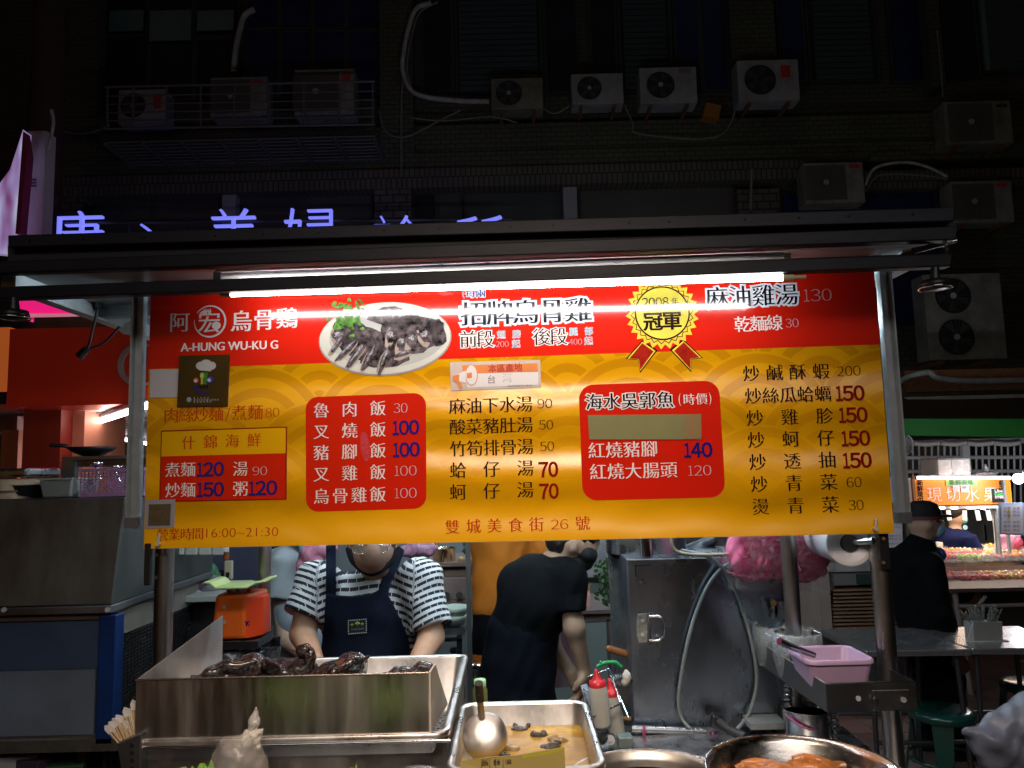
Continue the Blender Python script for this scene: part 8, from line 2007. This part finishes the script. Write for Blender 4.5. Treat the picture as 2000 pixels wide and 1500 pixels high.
# translucent sheet at the bottom right corner
sm_ = sdf_mesh([('c', tuple(at(1990, 1400, 2.2)), tuple(at(1930, 1455, 2.2)), 0.03, 0.045), ('e', tuple(at(1985, 1460, 2.2)), (0.10, 0.05, 0.11), (0, 0.3, 0)), ('e', tuple(at(1910, 1430, 2.2)), (0.035, 0.02, 0.02)), ('e', tuple(at(2010, 1420, 2.2)), (0.06, 0.05, 0.09))], 0.007, 0.03, 0.0055, 42, 'sheet')
solo('milky_plastic_bag', sm_, mat('milky_bag', (0.22, 0.24, 0.32), 0.35, var=0.4, vs=9, bump=0.9, bs=12, alpha=0.85), 'milky greyish-blue plastic bag at the bottom right corner', 'plastic bag')

# ---- kitchen things behind the counter, centre
sv_ = thing('gas_stove', 'pinkish steel gas stove with two black knobs behind the striped shoulder', 'stove', (at(885, 1170, 4.2).x, 4.4, 0))
def FG(x0, x1, y0, y1, Y, dep, mt, nm, par, bevel=0):
    p0 = at(x0, (y0 + y1) / 2, Y); p1 = at(x1, (y0 + y1) / 2, Y); q0 = at((x0 + x1) / 2, y0, Y); q1 = at((x0 + x1) / 2, y1, Y)
    q = B(); q.bb(p0.x, p1.x, Y, Y + dep, q1.z, q0.z); return part(nm, q, mt, par, bevel=bevel)
wst = mat('stove_warm', (0.42, 0.33, 0.30), 0.4, 0.6, var=0.3, vs=6)
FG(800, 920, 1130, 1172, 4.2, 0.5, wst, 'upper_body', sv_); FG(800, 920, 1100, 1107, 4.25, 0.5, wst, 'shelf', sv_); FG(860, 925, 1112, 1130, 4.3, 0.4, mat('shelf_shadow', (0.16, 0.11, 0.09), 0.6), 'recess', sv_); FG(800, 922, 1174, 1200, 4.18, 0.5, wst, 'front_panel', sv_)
for x in (872, 897):
    q = B(); q.cyl(at(x, 1163, 4.18), at(x, 1163, 4.14), 0.018, n=16); part('knob', q, black_m, sv_)
for x, y in ((835, 1092), (864, 1092)):
    q = B(); q.cyl(at(x, y + 6, 4.2), at(x, y - 6, 4.2), 0.010, n=10); part('tap', q, mat('brass', (0.6, 0.4, 0.15), 0.25, 1.0), sv_)
t = thing('cook_pot', 'shiny steel cooking pot with orange ladle handle on the rear shelf', 'pot', at(868, 1100, 4.35)); c = at(868, 1099, 4.35)
q = B(); q.lathe(c, [(0.062, 0), (0.064, 0.08), (0.067, 0.083), (0.062, 0.083), (0.06, 0.01)], n=28); part('pot_wall', q, mat('pot_warm', (0.75, 0.55, 0.38), 0.22, 1.0), t)
q = B(); q.tube([c + V(-0.03, 0, 0.05), c + V(-0.045, 0, 0.10), c + V(-0.05, 0, 0.14)], 0.007, n=8); part('ladle_handle', q, mat('orange_plastic', (0.7, 0.25, 0.05), 0.4), t)
for x, lb in ((901, 'peeled yellow onion right of the cooking pot'), (926, 'second peeled onion beside the orange shirt')):
    q = B(); q.sph(at(x, 1093, 4.3), 0.022, 14, (1, 1, 0.85)); solo('onion', q, mat('onion_skin', (0.70, 0.45, 0.22), 0.35), lb, 'onion')
def plant(x, y, Y, n, spread, hh, label):
    t = thing('potted_plant', label, 'plant', at(x, y, Y)); c = at(x, y, Y)
    q = B()
    for k in range(7): e = c + V(random.uniform(-spread, spread), random.uniform(-0.04, 0.04), random.uniform(0.3, 1) * hh); q.tube([c, (c + e) / 2 + V(0.01, 0, 0.01), e], 0.003, n=5)
    part('stem', q, mat('stem_green', (0.05, 0.12, 0.03), 0.6), t, kind='stuff')
    q = B()
    for k in range(n):
        p = c + V(random.uniform(-spread, spread), random.uniform(-0.06, 0.06), random.uniform(-0.1, 1) * hh); d = V(random.gauss(0, 1), random.gauss(0, 0.5), random.gauss(0, 0.7)).normalized(); s_ = d.cross(V(0, 1, 0.2)).normalized() * 0.010; L = 0.035
        q.add([p, p + d * L * 0.5 + s_, p + d * L, p + d * L * 0.5 - s_], [(0, 1, 2, 3)], True)
    part('leaves', q, mat('leaf_green', (0.06, 0.16, 0.05), 0.45, var=0.5, vs=20), t, kind='stuff')
plant(1186, 1170, 4.6, 130, 0.06, 0.22, 'leafy green plant beside the left face of the steel cabinet')
plant(910, 1100, 4.6, 24, 0.03, 0.13, 'thin green sprout behind the onions')
tb2 = thing('side_table', 'steel side table with rails beside the bending person, carrying bowls', 'table', at(890, 1400, 3.3))
FG(850, 908, 1228, 1240, 3.25, 0.5, steel_dull, 'table_top', tb2); FG(850, 902, 1248, 1253, 3.25, 0.03, steel_dark, 'rail', tb2)
FG(893, 903, 1240, 1420, 3.25, 0.03, steel_dark, 'leg', tb2); FG(912, 921, 1058, 1420, 3.2, 0.03, mat('tube_dark', (0.12, 0.13, 0.14), 0.4, 0.8), 'upright', tb2)
q = B(); a = at(921, 1186, 3.2); q.hexa([at(903, 1222, 3.22), at(921, 1187, 3.22), at(921, 1192, 3.22), at(906, 1226, 3.22)], [p + V(0, 0.02, 0) for p in (at(903, 1222, 3.22), at(921, 1187, 3.22), at(921, 1192, 3.22), at(906, 1226, 3.22))]); part('tray_edge', q, steel, tb2)
for y, r, lb in ((1222, 0.058, 'lower pale green bowl of the stack at the side table'), (1206, 0.064, 'upper pale green bowl on top of the stack at the side table')):
    c = at(888, y, 3.3); q = B(); q.lathe(c, [(r * 0.45, -0.0), (r * 0.6, 0.006), (r * 0.9, 0.028), (r, 0.045), (r * 0.97, 0.046), (r * 0.85, 0.03), (r * 0.5, 0.01), (0.0, 0.008)], n=36); solo('green_bowl', q, mat('bowl_celadon', (0.42, 0.50, 0.44), 0.25, coat=0.4), lb, 'bowl')
t = thing('dark_wok_pot', 'big dark pot with glossy lid left of the black apron', 'pot', at(920, 1400, 3.4)); c = at(912, 1310, 3.45)
q = B(); q.lathe(c, [(0.10, -0.25), (0.16, -0.2), (0.18, 0.0), (0.185, 0.005)], n=40); part('pot_wall', q, mat('pot_darkbrown', (0.04, 0.03, 0.03), 0.3, 0.7), t)
q = B(); q.lathe(c, [(0.185, 0.006), (0.15, 0.04), (0.08, 0.062), (0.0, 0.068)], n=40); part('lid', q, mat('lid_gloss', (0.35, 0.28, 0.28), 0.10, 1.0, var=0.3, vs=5), t)
q = B(); q.lathe(c + V(-0.05, 0, 0.065), [(0.02, 0), (0.024, 0.02), (0.022, 0.032), (0, 0.034)], n=16); part('lid_knob', q, black_m, t)
# straws cup on rear table, wall panel, marble poster
rt = thing('rear_table', 'brown wooden table with straw cup between bending person and cabinet', 'table', (at(1165, 1200, 4.6).x, 4.8, 0.0))
FG(1128, 1198, 1192, 1199, 4.6, 0.6, mat('table_brown', (0.22, 0.17, 0.16), 0.4, var=0.2), 'table_top', rt); FG(1132, 1196, 1199, 1210, 4.64, 0.5, mat('apron_brown', (0.12, 0.08, 0.07), 0.5), 'apron_rail', rt)
FG(1136, 1141, 1210, 1400, 4.66, 0.05, mat('apron_brown'), 'leg', rt); FG(1189, 1195, 1210, 1400, 4.66, 0.05, mat('apron_brown'), 'leg', rt)
cu_ = thing('straw_cup', 'pink cup full of yellow wooden skewers on the rear table', 'cup', at(1145, 1192, 4.7)); c = at(1145, 1192, 4.7)
q = B(); q.lathe(c, [(0.022, 0), (0.028, 0.11), (0.026, 0.11)], n=20); part('cup', q, mat('cup_rose', (0.55, 0.25, 0.22), 0.4), cu_)
q = B()
for k in range(26): a = c + V(random.uniform(-0.015, 0.015), random.uniform(-0.015, 0.015), 0.08); q.cyl(a, a + V((a.x - c.x) * 1.0 + random.uniform(-0.008, 0.008), 0, random.uniform(0.05, 0.08)), 0.0016, n=4)
part('skewers', q, mat('skewer_yellow', (0.6, 0.42, 0.2), 0.5), cu_, kind='stuff')
q = B(); q.bb(at(1040, 1100, 5.6).x, at(1215, 1100, 5.6).x, 5.6, 5.65, at(1130, 1128, 5.6).z, 2.7); solo('marble_poster', q, mat('marble_grey', (0.34, 0.34, 0.37), 0.5, var=0.4, vs=9, bump=0.1), 'grey marbled wall poster behind the bending person', 'poster')
q = B(); q.bb(at(905, 1100, 5.75).x, at(1235, 1100, 5.75).x, 5.75, 5.85, 0, 2.7); solo('mint_wall', q, mat('wall_mint', (0.26, 0.33, 0.32), 0.5, var=0.1), 'pale mint partition wall at the back of the stall', 'wall')
q = B(); q.bb(at(1125, 1180, 5.7).x, at(1210, 1180, 5.7).x, 5.66, 5.74, at(1165, 1175, 5.7).z - 0.02, at(1165, 1170, 5.7).z); solo('wall_skirting', q, mat('skirt_dark', (0.05, 0.04, 0.05), 0.5), 'dark strip along the foot of the mint wall', 'skirting')
# left face panel of cabinet + hanging tag
# small dark backing between stall things so the far street stays dim
q = B(); q.bb(at(640, 1100, 5.5).x, at(905, 1100, 5.5).x, 5.5, 5.6, 0, 2.5); solo('grey_partition', q, mat('wall_greyblue', (0.20, 0.24, 0.25), 0.6), 'grey-blue partition wall behind the stove', 'wall')

# ================================================================== left neighbour stall and shop
ls = thing('neighbour_cart', 'stainless hooded cart with blue-white panels at the left edge', 'food cart', (-2.3, 3.0, 0))
YL = 2.75
hx1 = at(232, 1100, YL).x
hood = mat('hood_steel', (0.22, 0.235, 0.23), 0.38, 0.85, var=0.5, vs=3.5, rvar=0.14, bump=0.14, bs=5, stretch=(1.6, 1, 0.7))
zt_, zb_ = at(120, 975, YL).z, at(120, 1183, YL).z
xr_t, xr_b = at(236, 977, YL).x, at(218, 1183, YL).x
xl_ = at(-120, 1100, YL).x
q = B(); q.hexa([V(xl_, YL, zb_), V(xr_b, YL, zb_), V(xr_t, YL + 0.03, zt_), V(xl_, YL + 0.03, zt_)], [V(xl_, YL + 0.9, zb_), V(xr_b + 0.0, YL + 0.9, zb_), V(xr_t, YL + 0.9, zt_), V(xl_, YL + 0.9, zt_)]); part('hood', q, hood, ls, bevel=0.004)
q = B(); q.bb(xl_, xr_b + 0.004, YL - 0.01, YL + 0.9, at(100, 1200, YL).z, zb_ - 0.002); part('hood_edge', q, steel_dull, ls, bevel=0.003)
q = B()
for x in (8, 210): q.cyl(at(x, 1191, YL - 0.012), at(x, 1191, YL - 0.02), 0.009, n=12)
part('bolt', q, steel_dull, ls)
q = B(); q.bb(xl_, at(190, 1210, YL).x, YL + 0.01, YL + 0.1, at(100, 1213, YL).z, at(100, 1202, YL).z); part('rusty_strip', q, mat('strip_brown', (0.12, 0.07, 0.06), 0.7, var=0.4, vs=10), ls)
pnl = mat('panel_bluewhite', (0.15, 0.19, 0.26), 0.5, var=0.35, vs=2, col2=(0.10, 0.115, 0.14)); 
q = B(); q.bb(xl_, at(186, 1260, YL).x, YL + 0.02, YL + 0.05, at(100, 1311, YL).z, at(100, 1215, YL).z); part('panel', q, mat('panel_blue', (0.05, 0.085, 0.16), 0.5, var=0.4, vs=2), ls)
q = B(); q.bb(xl_, at(178, 1380, YL).x, YL + 0.02, YL + 0.05, at(100, 1440, YL).z, at(100, 1312, YL).z); part('panel', q, pnl, ls)
q = B(); q.bb(at(190, 1300, YL).x, at(224, 1300, YL).x, YL + 0.0, YL + 0.06, at(200, 1455, YL).z, at(200, 1202, YL).z); part('blue_post', q, mat('post_blue', (0.005, 0.028, 0.13), 0.4, var=0.3, vs=6), ls, bevel=0.004)
q = B(); q.bb(xl_, at(230, 1460, YL).x, YL, YL + 0.8, at(100, 1470, YL).z, at(100, 1446, YL).z); part('lower_rail', q, mat('rail_grimy', (0.07, 0.06, 0.05), 0.7, var=0.5, vs=20), ls)
# right face: side panel, mesh
fx0 = at(226, 1200, YL + 0.08).x
q = B(); q.bb(fx0 - 0.01, fx0 + 0.0, YL + 0.08, YL + 0.9, at(240, 1245, YL + 0.08).z, zb_ - 0.02); part('side_panel', q, mat('side_stained', (0.22, 0.20, 0.17), 0.6, var=0.4, vs=4), ls)
q = B(); q.bb(fx0 - 0.03, fx0 - 0.02, YL + 0.08, YL + 0.9, 0.4, at(240, 1250, YL + 0.08).z); part('dark_backing', q, black_m, ls)
meshm = mat('mesh_black', (0.03, 0.03, 0.032), 0.5, 0.3)
q = B(); zz0, zz1 = 0.75, at(240, 1250, YL + 0.08).z
for k in range(40): z = zz0 + (zz1 - zz0) * k / 39; q.cyl((fx0, YL + 0.08, z), (fx0, YL + 0.9, z), 0.0022, n=4)
for k in range(34): y = YL + 0.08 + 0.82 * k / 33; q.cyl((fx0, y, zz0), (fx0, y, zz1), 0.0016, n=4)
part('wire_mesh', q, meshm, ls, kind='stuff')
for x in (xl_ + 0.2, hx1 - 0.15):
    for y in (YL + 0.1, YL + 0.75):
        q = B(); q.cyl((x, y, 0.012), (x, y, 0.9), 0.03, n=10); part('leg', q, steel_dark, ls)
for i, (x, y, w_, h_, mt, lb, rot) in enumerate(((30, 1480, 0.14, 0.07, mat('carton_white2', (0.35, 0.36, 0.38), 0.6), 'white cardboard carton under the neighbour cart', 0.2), (88, 1482, 0.10, 0.06, mat('carton_dark2', (0.05, 0.04, 0.06), 0.4), 'dark printed carton under the neighbour cart', -0.3), (150, 1490, 0.08, 0.05, mat('green_dim', (0.02, 0.07, 0.03), 0.5), 'dark green crate under the neighbour cart', 0.1))):
    q = B(); c = at(x, y, 2.9); q.box(c, (w_ * 1.6, 0.2, h_), rot); solo('floor_carton', q, mt, lb, 'carton', bevel=0.004)
# things on the hood
zh = zt_ + 0.003
t = thing('dark_basin', 'dark steel basin on the neighbour cart hood at far left', 'basin', at(42, 972, YL + 0.15)); c = V(at(42, 960, YL + 0.15).x, YL + 0.2, zh)
q = B(); q.lathe(c, [(0.05, 0), (0.08, 0.012), (0.092, 0.048), (0.095, 0.05), (0.088, 0.048), (0.06, 0.015), (0, 0.01)], n=32); part('bowl', q, steel_dark, t)
q = B(); x0, x1 = at(88, 950, YL + 0.15).x, at(152, 950, YL + 0.15).x
t = thing('grey_container', 'translucent grey food container beside the purple basket', 'container', ((x0 + x1) / 2, YL + 0.2, zh))
q.hexa([V(x0 + 0.01, YL + 0.12, zh), V(x1 - 0.01, YL + 0.12, zh), V(x1, YL + 0.11, zh + 0.065), V(x0, YL + 0.11, zh + 0.065)], [V(x0 + 0.01, YL + 0.3, zh), V(x1 - 0.01, YL + 0.3, zh), V(x1, YL + 0.31, zh + 0.065), V(x0, YL + 0.31, zh + 0.065)]); part('box', q, mat('container_grey', (0.25, 0.27, 0.26), 0.4, var=0.2), t, bevel=0.006)
q = B(); q.bb(x0 - 0.004, x1 + 0.004, YL + 0.105, YL + 0.315, zh + 0.066, zh + 0.072); part('lid', q, mat('container_lid', (0.28, 0.31, 0.30), 0.4), t)
bk = thing('purple_basket', 'purple plastic lattice basket holding ladles on the neighbour cart', 'basket', at(215, 975, YL + 0.15))
pm = mat('basket_purple', (0.28, 0.14, 0.27), 0.45)
x0, x1 = at(158, 950, YL + 0.12).x, at(282, 950, YL + 0.12).x; z1_ = at(200, 917, YL + 0.12).z
q = B(); q.bb(x0 - 0.006, x1 + 0.006, YL + 0.105, YL + 0.12, z1_ - 0.008, z1_ + 0.004); q.bb(x0 + 0.004, x1 - 0.004, YL + 0.115, YL + 0.125, zh, zh + 0.014); q.bb(x0 - 0.006, x1 + 0.006, YL + 0.32, YL + 0.335, z1_ - 0.008, z1_ + 0.004); q.bb(x0 - 0.006, x0 + 0.006, YL + 0.12, YL + 0.32, z1_ - 0.008, z1_ + 0.004); q.bb(x0, x1, YL + 0.12, YL + 0.32, zh, zh + 0.004)
part('basket_rim', q, pm, bk)
q = B(); n_ = 17
for k in range(n_ + 1): x = x0 + (x1 - x0) * k / n_; q.bb(x - 0.0018, x + 0.0018, YL + 0.117, YL + 0.121, zh + 0.01, z1_ - 0.006)
for k in range(8): z = zh + 0.014 + (z1_ - zh - 0.02) * k / 8; q.bb(x0, x1, YL + 0.116, YL + 0.120, z - 0.0016, z + 0.0016)
for k in range(n_ + 1): x = x0 + (x1 - x0) * k / n_; q.bb(x - 0.0018, x + 0.0018, YL + 0.322, YL + 0.326, zh + 0.01, z1_ - 0.006)
part('lattice', q, pm, bk, kind='stuff')
for x, y, lb in ((188, 905, 'steel ladle head standing in the purple basket, left one'), (226, 912, 'steel ladle head standing in the purple basket, middle one'), (258, 915, 'steel ladle head in the purple basket next to the upright')):
    c = at(x, y, YL + 0.2); q = B(); q.lathe(c, [(0.0, -0.018), (0.018, -0.012), (0.026, 0.004), (0.024, 0.005), (0.0, -0.012)], n=20); q.tube([c + V(0.0, 0, -0.01), c + V(0.02, 0, -0.06)], 0.004, n=6, sub=1); solo('steel_ladle', q, chrome, lb, 'ladle')
t = thing('steel_shelf_box', 'open-fronted steel shelf box with wok on top, behind the purple basket', 'shelf', at(200, 940, 3.3))
q = B(); a0, a1 = at(124, 940, 3.25), at(290, 890, 3.25); q.bb(a0.x, a1.x, 3.25, 3.7, a0.z + 0.06, a1.z + 0.0); part('box_top', q, steel_dark, t)
q = B(); q.bb(a0.x, a1.x, 3.235, 3.248, a1.z - 0.01, a1.z + 0.004); part('rim', q, steel_dull, t)
q = B(); q.bb(a0.x, at(150, 940, 3.25).x, 3.23, 3.26, zt_, a1.z - 0.012); part('side', q, steel_dull, t)
wk_ = thing('black_wok', 'black wok silhouette with long handle on the steel shelf box', 'wok', at(190, 892, 3.4))
c = at(180, 893, 3.4); q = B(); q.lathe(c, [(0.0, 0.0), (0.04, 0.004), (0.08, 0.025), (0.100, 0.044), (0.098, 0.045), (0.07, 0.025), (0.0, 0.006)], n=36); part('bowl', q, black_m, wk_)
q = B(); q.tube([c + V(-0.085, 0, 0.03), c + V(-0.11, -0.02, 0.052), c + V(-0.17, -0.03, 0.056)], 0.009, n=8); part('handle', q, black_m, wk_)
q = B(); a = at(30, 940, 2.95); q.lathe(V(a.x + 0.0, 2.95, zh), [(0.10, 0), (0.105, 0.07), (0.10, 0.072), (0.0, 0.074)], n=28); t = thing('steel_caddy', 'round steel pot with tan band at the far left edge', 'pot', (a.x, 2.95, zh)); part('pot', q, mat('pot_tan', (0.42, 0.30, 0.20), 0.45, var=0.3), t)
q = B(); q.bb(a.x - 0.14, a.x + 0.10, 2.86, 3.08, zh + 0.078, zh + 0.112); part('steel_lid', q, steel, t, bevel=0.01)
q = B(); q.lathe(V(a.x, 2.95, zh), [(0.1065, 0.025), (0.1065, 0.031)], n=28); part('band', q, mat('apron_brown'), t)

# shop front behind: red fascia, pillars, lit ceiling
sf = thing('red_shop_front', 'red and orange shop front with lit ceiling at left', 'shop', (-3.2, 6.2, 0))
Ysf = 5.2
redf = mat('fascia_red', (0.36, 0.016, 0.006), 0.35, var=0.15, vs=1, emit=(0.6, 0.02, 0.008), es=0.05)  # faint emission added to brighten the fascia, which is no lamp
def LF(x0, x1, y0, y1, Y, dep, mt, nm, par=None, **k):
    p0 = at(x0, (y0 + y1) / 2, Y); p1 = at(x1, (y0 + y1) / 2, Y); q0 = at((x0 + x1) / 2, y0, Y); q1 = at((x0 + x1) / 2, y1, Y)
    q = B(); q.bb(p0.x, p1.x, Y, Y + dep, q1.z, q0.z); return part(nm, q, mt, par or sf, **k)
LF(16, 330, 639, 791, Ysf, 0.4, redf, 'fascia')
c = at(272, 712, Ysf - 0.02)
q = B(); rad = 43 / FPX * Ysf
arc = [c + V(rad * math.cos(a), 0, rad * math.sin(a)) for a in [R(60) + R(240) * k / 24 for k in range(25)]]
arc2 = [c + V((rad - 0.012 - 0.022 * math.sin(PI * k / 24)) * math.cos(a), 0, (rad - 0.012 - 0.022 * math.sin(PI * k / 24)) * math.sin(a)) for k, a in enumerate([R(60) + R(240) * k / 24 for k in range(25)])]
for k in range(24): q.hexa([arc[k], arc[k + 1], arc2[k + 1], arc2[k]], [p + V(0, 0.02, 0) for p in (arc[k], arc[k + 1], arc2[k + 1], arc2[k])])
part('letter_c', q, mat('letter_grey', (0.32, 0.25, 0.24), 0.5), sf)
LF(38, 112, 791, 1210, Ysf + 0.3, 0.5, mat('pillar_red', (0.26, 0.02, 0.008), 0.5, var=0.15, vs=2), 'pillar')
pso = mat('pillar_salmon', (0.62, 0.22, 0.13), 0.6, var=0.08, vs=2)
LF(108, 163, 798, 985, Ysf + 0.45, 0.6, pso, 'pillar'); LF(0, 33, 840, 1000, Ysf + 0.7, 0.1, mat('panel_orange', (0.50, 0.13, 0.05), 0.6), 'side_panel'); LF(-40, 34, 790, 842, Ysf + 0.8, 0.1, mat('panel_rose', (0.32, 0.16, 0.15), 0.6), 'side_panel')
LF(-60, 16, 640, 760, Ysf + 0.5, 0.2, mat('glow_orange', (0.6, 0.15, 0.02), 0.5, emit=(1, 0.22, 0.04), es=0.25), 'side_panel')
ceil = mat('ceiling_slats', (0.80, 0.76, 0.76), 0.4, var=0.15, vs=30, stretch=(0.2, 1, 1))
# ceiling plane rising toward the viewer
q = B(); za = at(200, 800, Ysf + 0.4).z; q.sheet([V(-5.6, Ysf + 0.4, za), V(-2.2, Ysf + 0.4, za), V(-2.2, Ysf + 6, za), V(-5.6, Ysf + 6, za)]); part('ceiling', q, ceil, sf)
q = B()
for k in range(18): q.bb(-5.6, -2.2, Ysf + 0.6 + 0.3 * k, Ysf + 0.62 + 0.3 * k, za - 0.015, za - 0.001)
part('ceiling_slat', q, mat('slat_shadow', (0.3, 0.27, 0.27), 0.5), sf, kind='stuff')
LF(60, 330, 862, 1100, Ysf + 6.0, 0.1, mat('rear_lilac', (0.40, 0.28, 0.42), 0.6), 'rear_wall'); 
shg = mat('shop_tube_glow', (1, 1, 1), 0.4, emit=(1, 0.93, 0.92), es=14)
for x0_, y0_, Ya, x1_, y1_, Yb in ((160, 834, 7.6, 330, 778, 6.0), (158, 843, 8.1, 330, 874, 9.6)):
    a, b_ = atz(x0_, y0_, za - 0.06), atz(x1_, y1_, za - 0.06)
    t = thing('ceiling_tube', 'glowing ceiling tube in the shop, ' + ('upper slanting one' if y1_ < 800 else 'lower one'), 'light tube', tuple(a))
    q = B(); q.cyl(a, b_, 0.020, n=10); part('glass_tube', q, shg, t)
    q = B(); d_ = (b_ - a); q.cyl(a + V(0, 0, 0.03), b_ + V(0, 0, 0.03), 0.018, n=6); part('housing', q, mat('fixture_white'), t)
ar = area('shop_lamp', (-3.6, 7.2, za - 0.15), (-3.4, 7.2, 0), 1.8, 0.6, 45, (1, 0.9, 0.88))
# pink lightbox and orange glow above the fascia
pkl = mat('lightbox_pink', (0.7, 0.02, 0.2), 0.5, emit=(1.0, 0.015, 0.24), es=0.72)
t = thing('pink_lightbox', 'glowing hot pink lightbox strip above the red fascia', 'lightbox', at(140, 615, 5.6)); LF(34, 330, 500, 616, 5.6, 0.2, pkl, 'panel', t)
q = B(); q.cyl(at(36, 616, 5.58), at(330, 616, 5.58), 0.012, n=6); part('bottom_trim', q, mat('trim_pink', (0.7, 0.3, 0.4), 0.4, emit=(1, 0.4, 0.5), es=0.4), t)
t = thing('orange_lightbox', 'glowing orange-yellow corner lightbox between the rails at far left', 'lightbox', at(40, 565, 5.0)); LF(14, 48, 540, 566, 5.0, 0.1, mat('lightbox_orange', (0.8, 0.4, 0.05), 0.5, emit=(1, 0.42, 0.06), es=1.0), 'panel', t); LF(48, 82, 548, 566, 5.1, 0.1, mat('lightbox_red', (0.8, 0.05, 0.05), 0.5, emit=(1, 0.08, 0.05), es=0.7), 'panel', t)
LF(66, 330, 617, 638, 5.5, 0.1, mat('soffit_dark', (0.10, 0.085, 0.075), 0.6, var=0.4, vs=4), 'soffit')
# lilac lit vertical sign blade at left
t = thing('lit_blade_sign', 'tapering lilac and white lit sign blade at the left edge', 'lit sign', at(20, 490, 6.5))
gmt = mat('blade_lilac', (0.5, 0.3, 0.5), 0.4, emit=(0.55, 0.34, 0.75), es=0.55)
q = B(); q.prism([at(45, 253, 6.5), at(42, 310, 6.5), at(32, 455, 6.5), at(10, 495, 6.5), at(-30, 490, 6.5), at(-20, 385, 6.5), at(20, 330, 6.5)], (0, 0.12, 0)); part('lit_face', q, gmt, t)
n = gmt.node_tree; no = n.nodes.new('ShaderNodeTexNoise'); no.inputs['Scale'].default_value = 3.2; tc = n.nodes.new('ShaderNodeTexCoord'); mp_ = n.nodes.new('ShaderNodeMapping'); mp_.inputs['Scale'].default_value = (1.6, 1, 0.5); mp_.inputs['Location'].default_value = (0.3, 0, 0.9); cr_ = n.nodes.new('ShaderNodeValToRGB')
cr_.color_ramp.elements[0].position = 0.38; cr_.color_ramp.elements[0].color = (0.22, 0.05, 0.20, 1); cr_.color_ramp.elements[1].position = 0.66; cr_.color_ramp.elements[1].color = (0.75, 0.95, 1, 1); e_ = cr_.color_ramp.elements.new(0.52); e_.color = (0.45, 0.34, 0.70, 1)
n.links.new(tc.outputs['Object'], mp_.inputs[0]); n.links.new(mp_.outputs[0], no.inputs[0]); n.links.new(no.outputs[0], cr_.inputs[0]); n.links.new(cr_.outputs[0], n.nodes['Principled BSDF'].inputs['Emission Color'])
q = B(); q.prism([at(45, 256, 6.48), at(52, 300, 6.48), at(38, 456, 6.48), at(30, 456, 6.48)], (0, 0.1, 0)); part('magenta_edge', q, mat('edge_magenta', (0.25, 0.02, 0.09), 0.5), t)
t = thing('white_sign_panel', 'dim white sign panel with small dark print beside the lilac blade', 'sign panel', at(65, 455, 6.8)); LF(50, 86, 256, 458, 6.7, 0.15, mat('panel_dimwhite', (0.46, 0.45, 0.50), 0.5, var=0.15, vs=2), 'panel', t)
q = B()
for y in (349, 355, 361): q.bb(at(54, y, 6.69).x, at(70, y, 6.69).x, 6.69, 6.698, at(60, y + 3, 6.69).z, at(60, y, 6.69).z)
part('small_print', q, BLACK, t)
pipe([(100, 215), (104, 240), (98, 275), (92, 300)], 6.6, 0.016, pip, 'pale cable hanging beside the white sign panel', 'hanging_cable')
run_jobs()
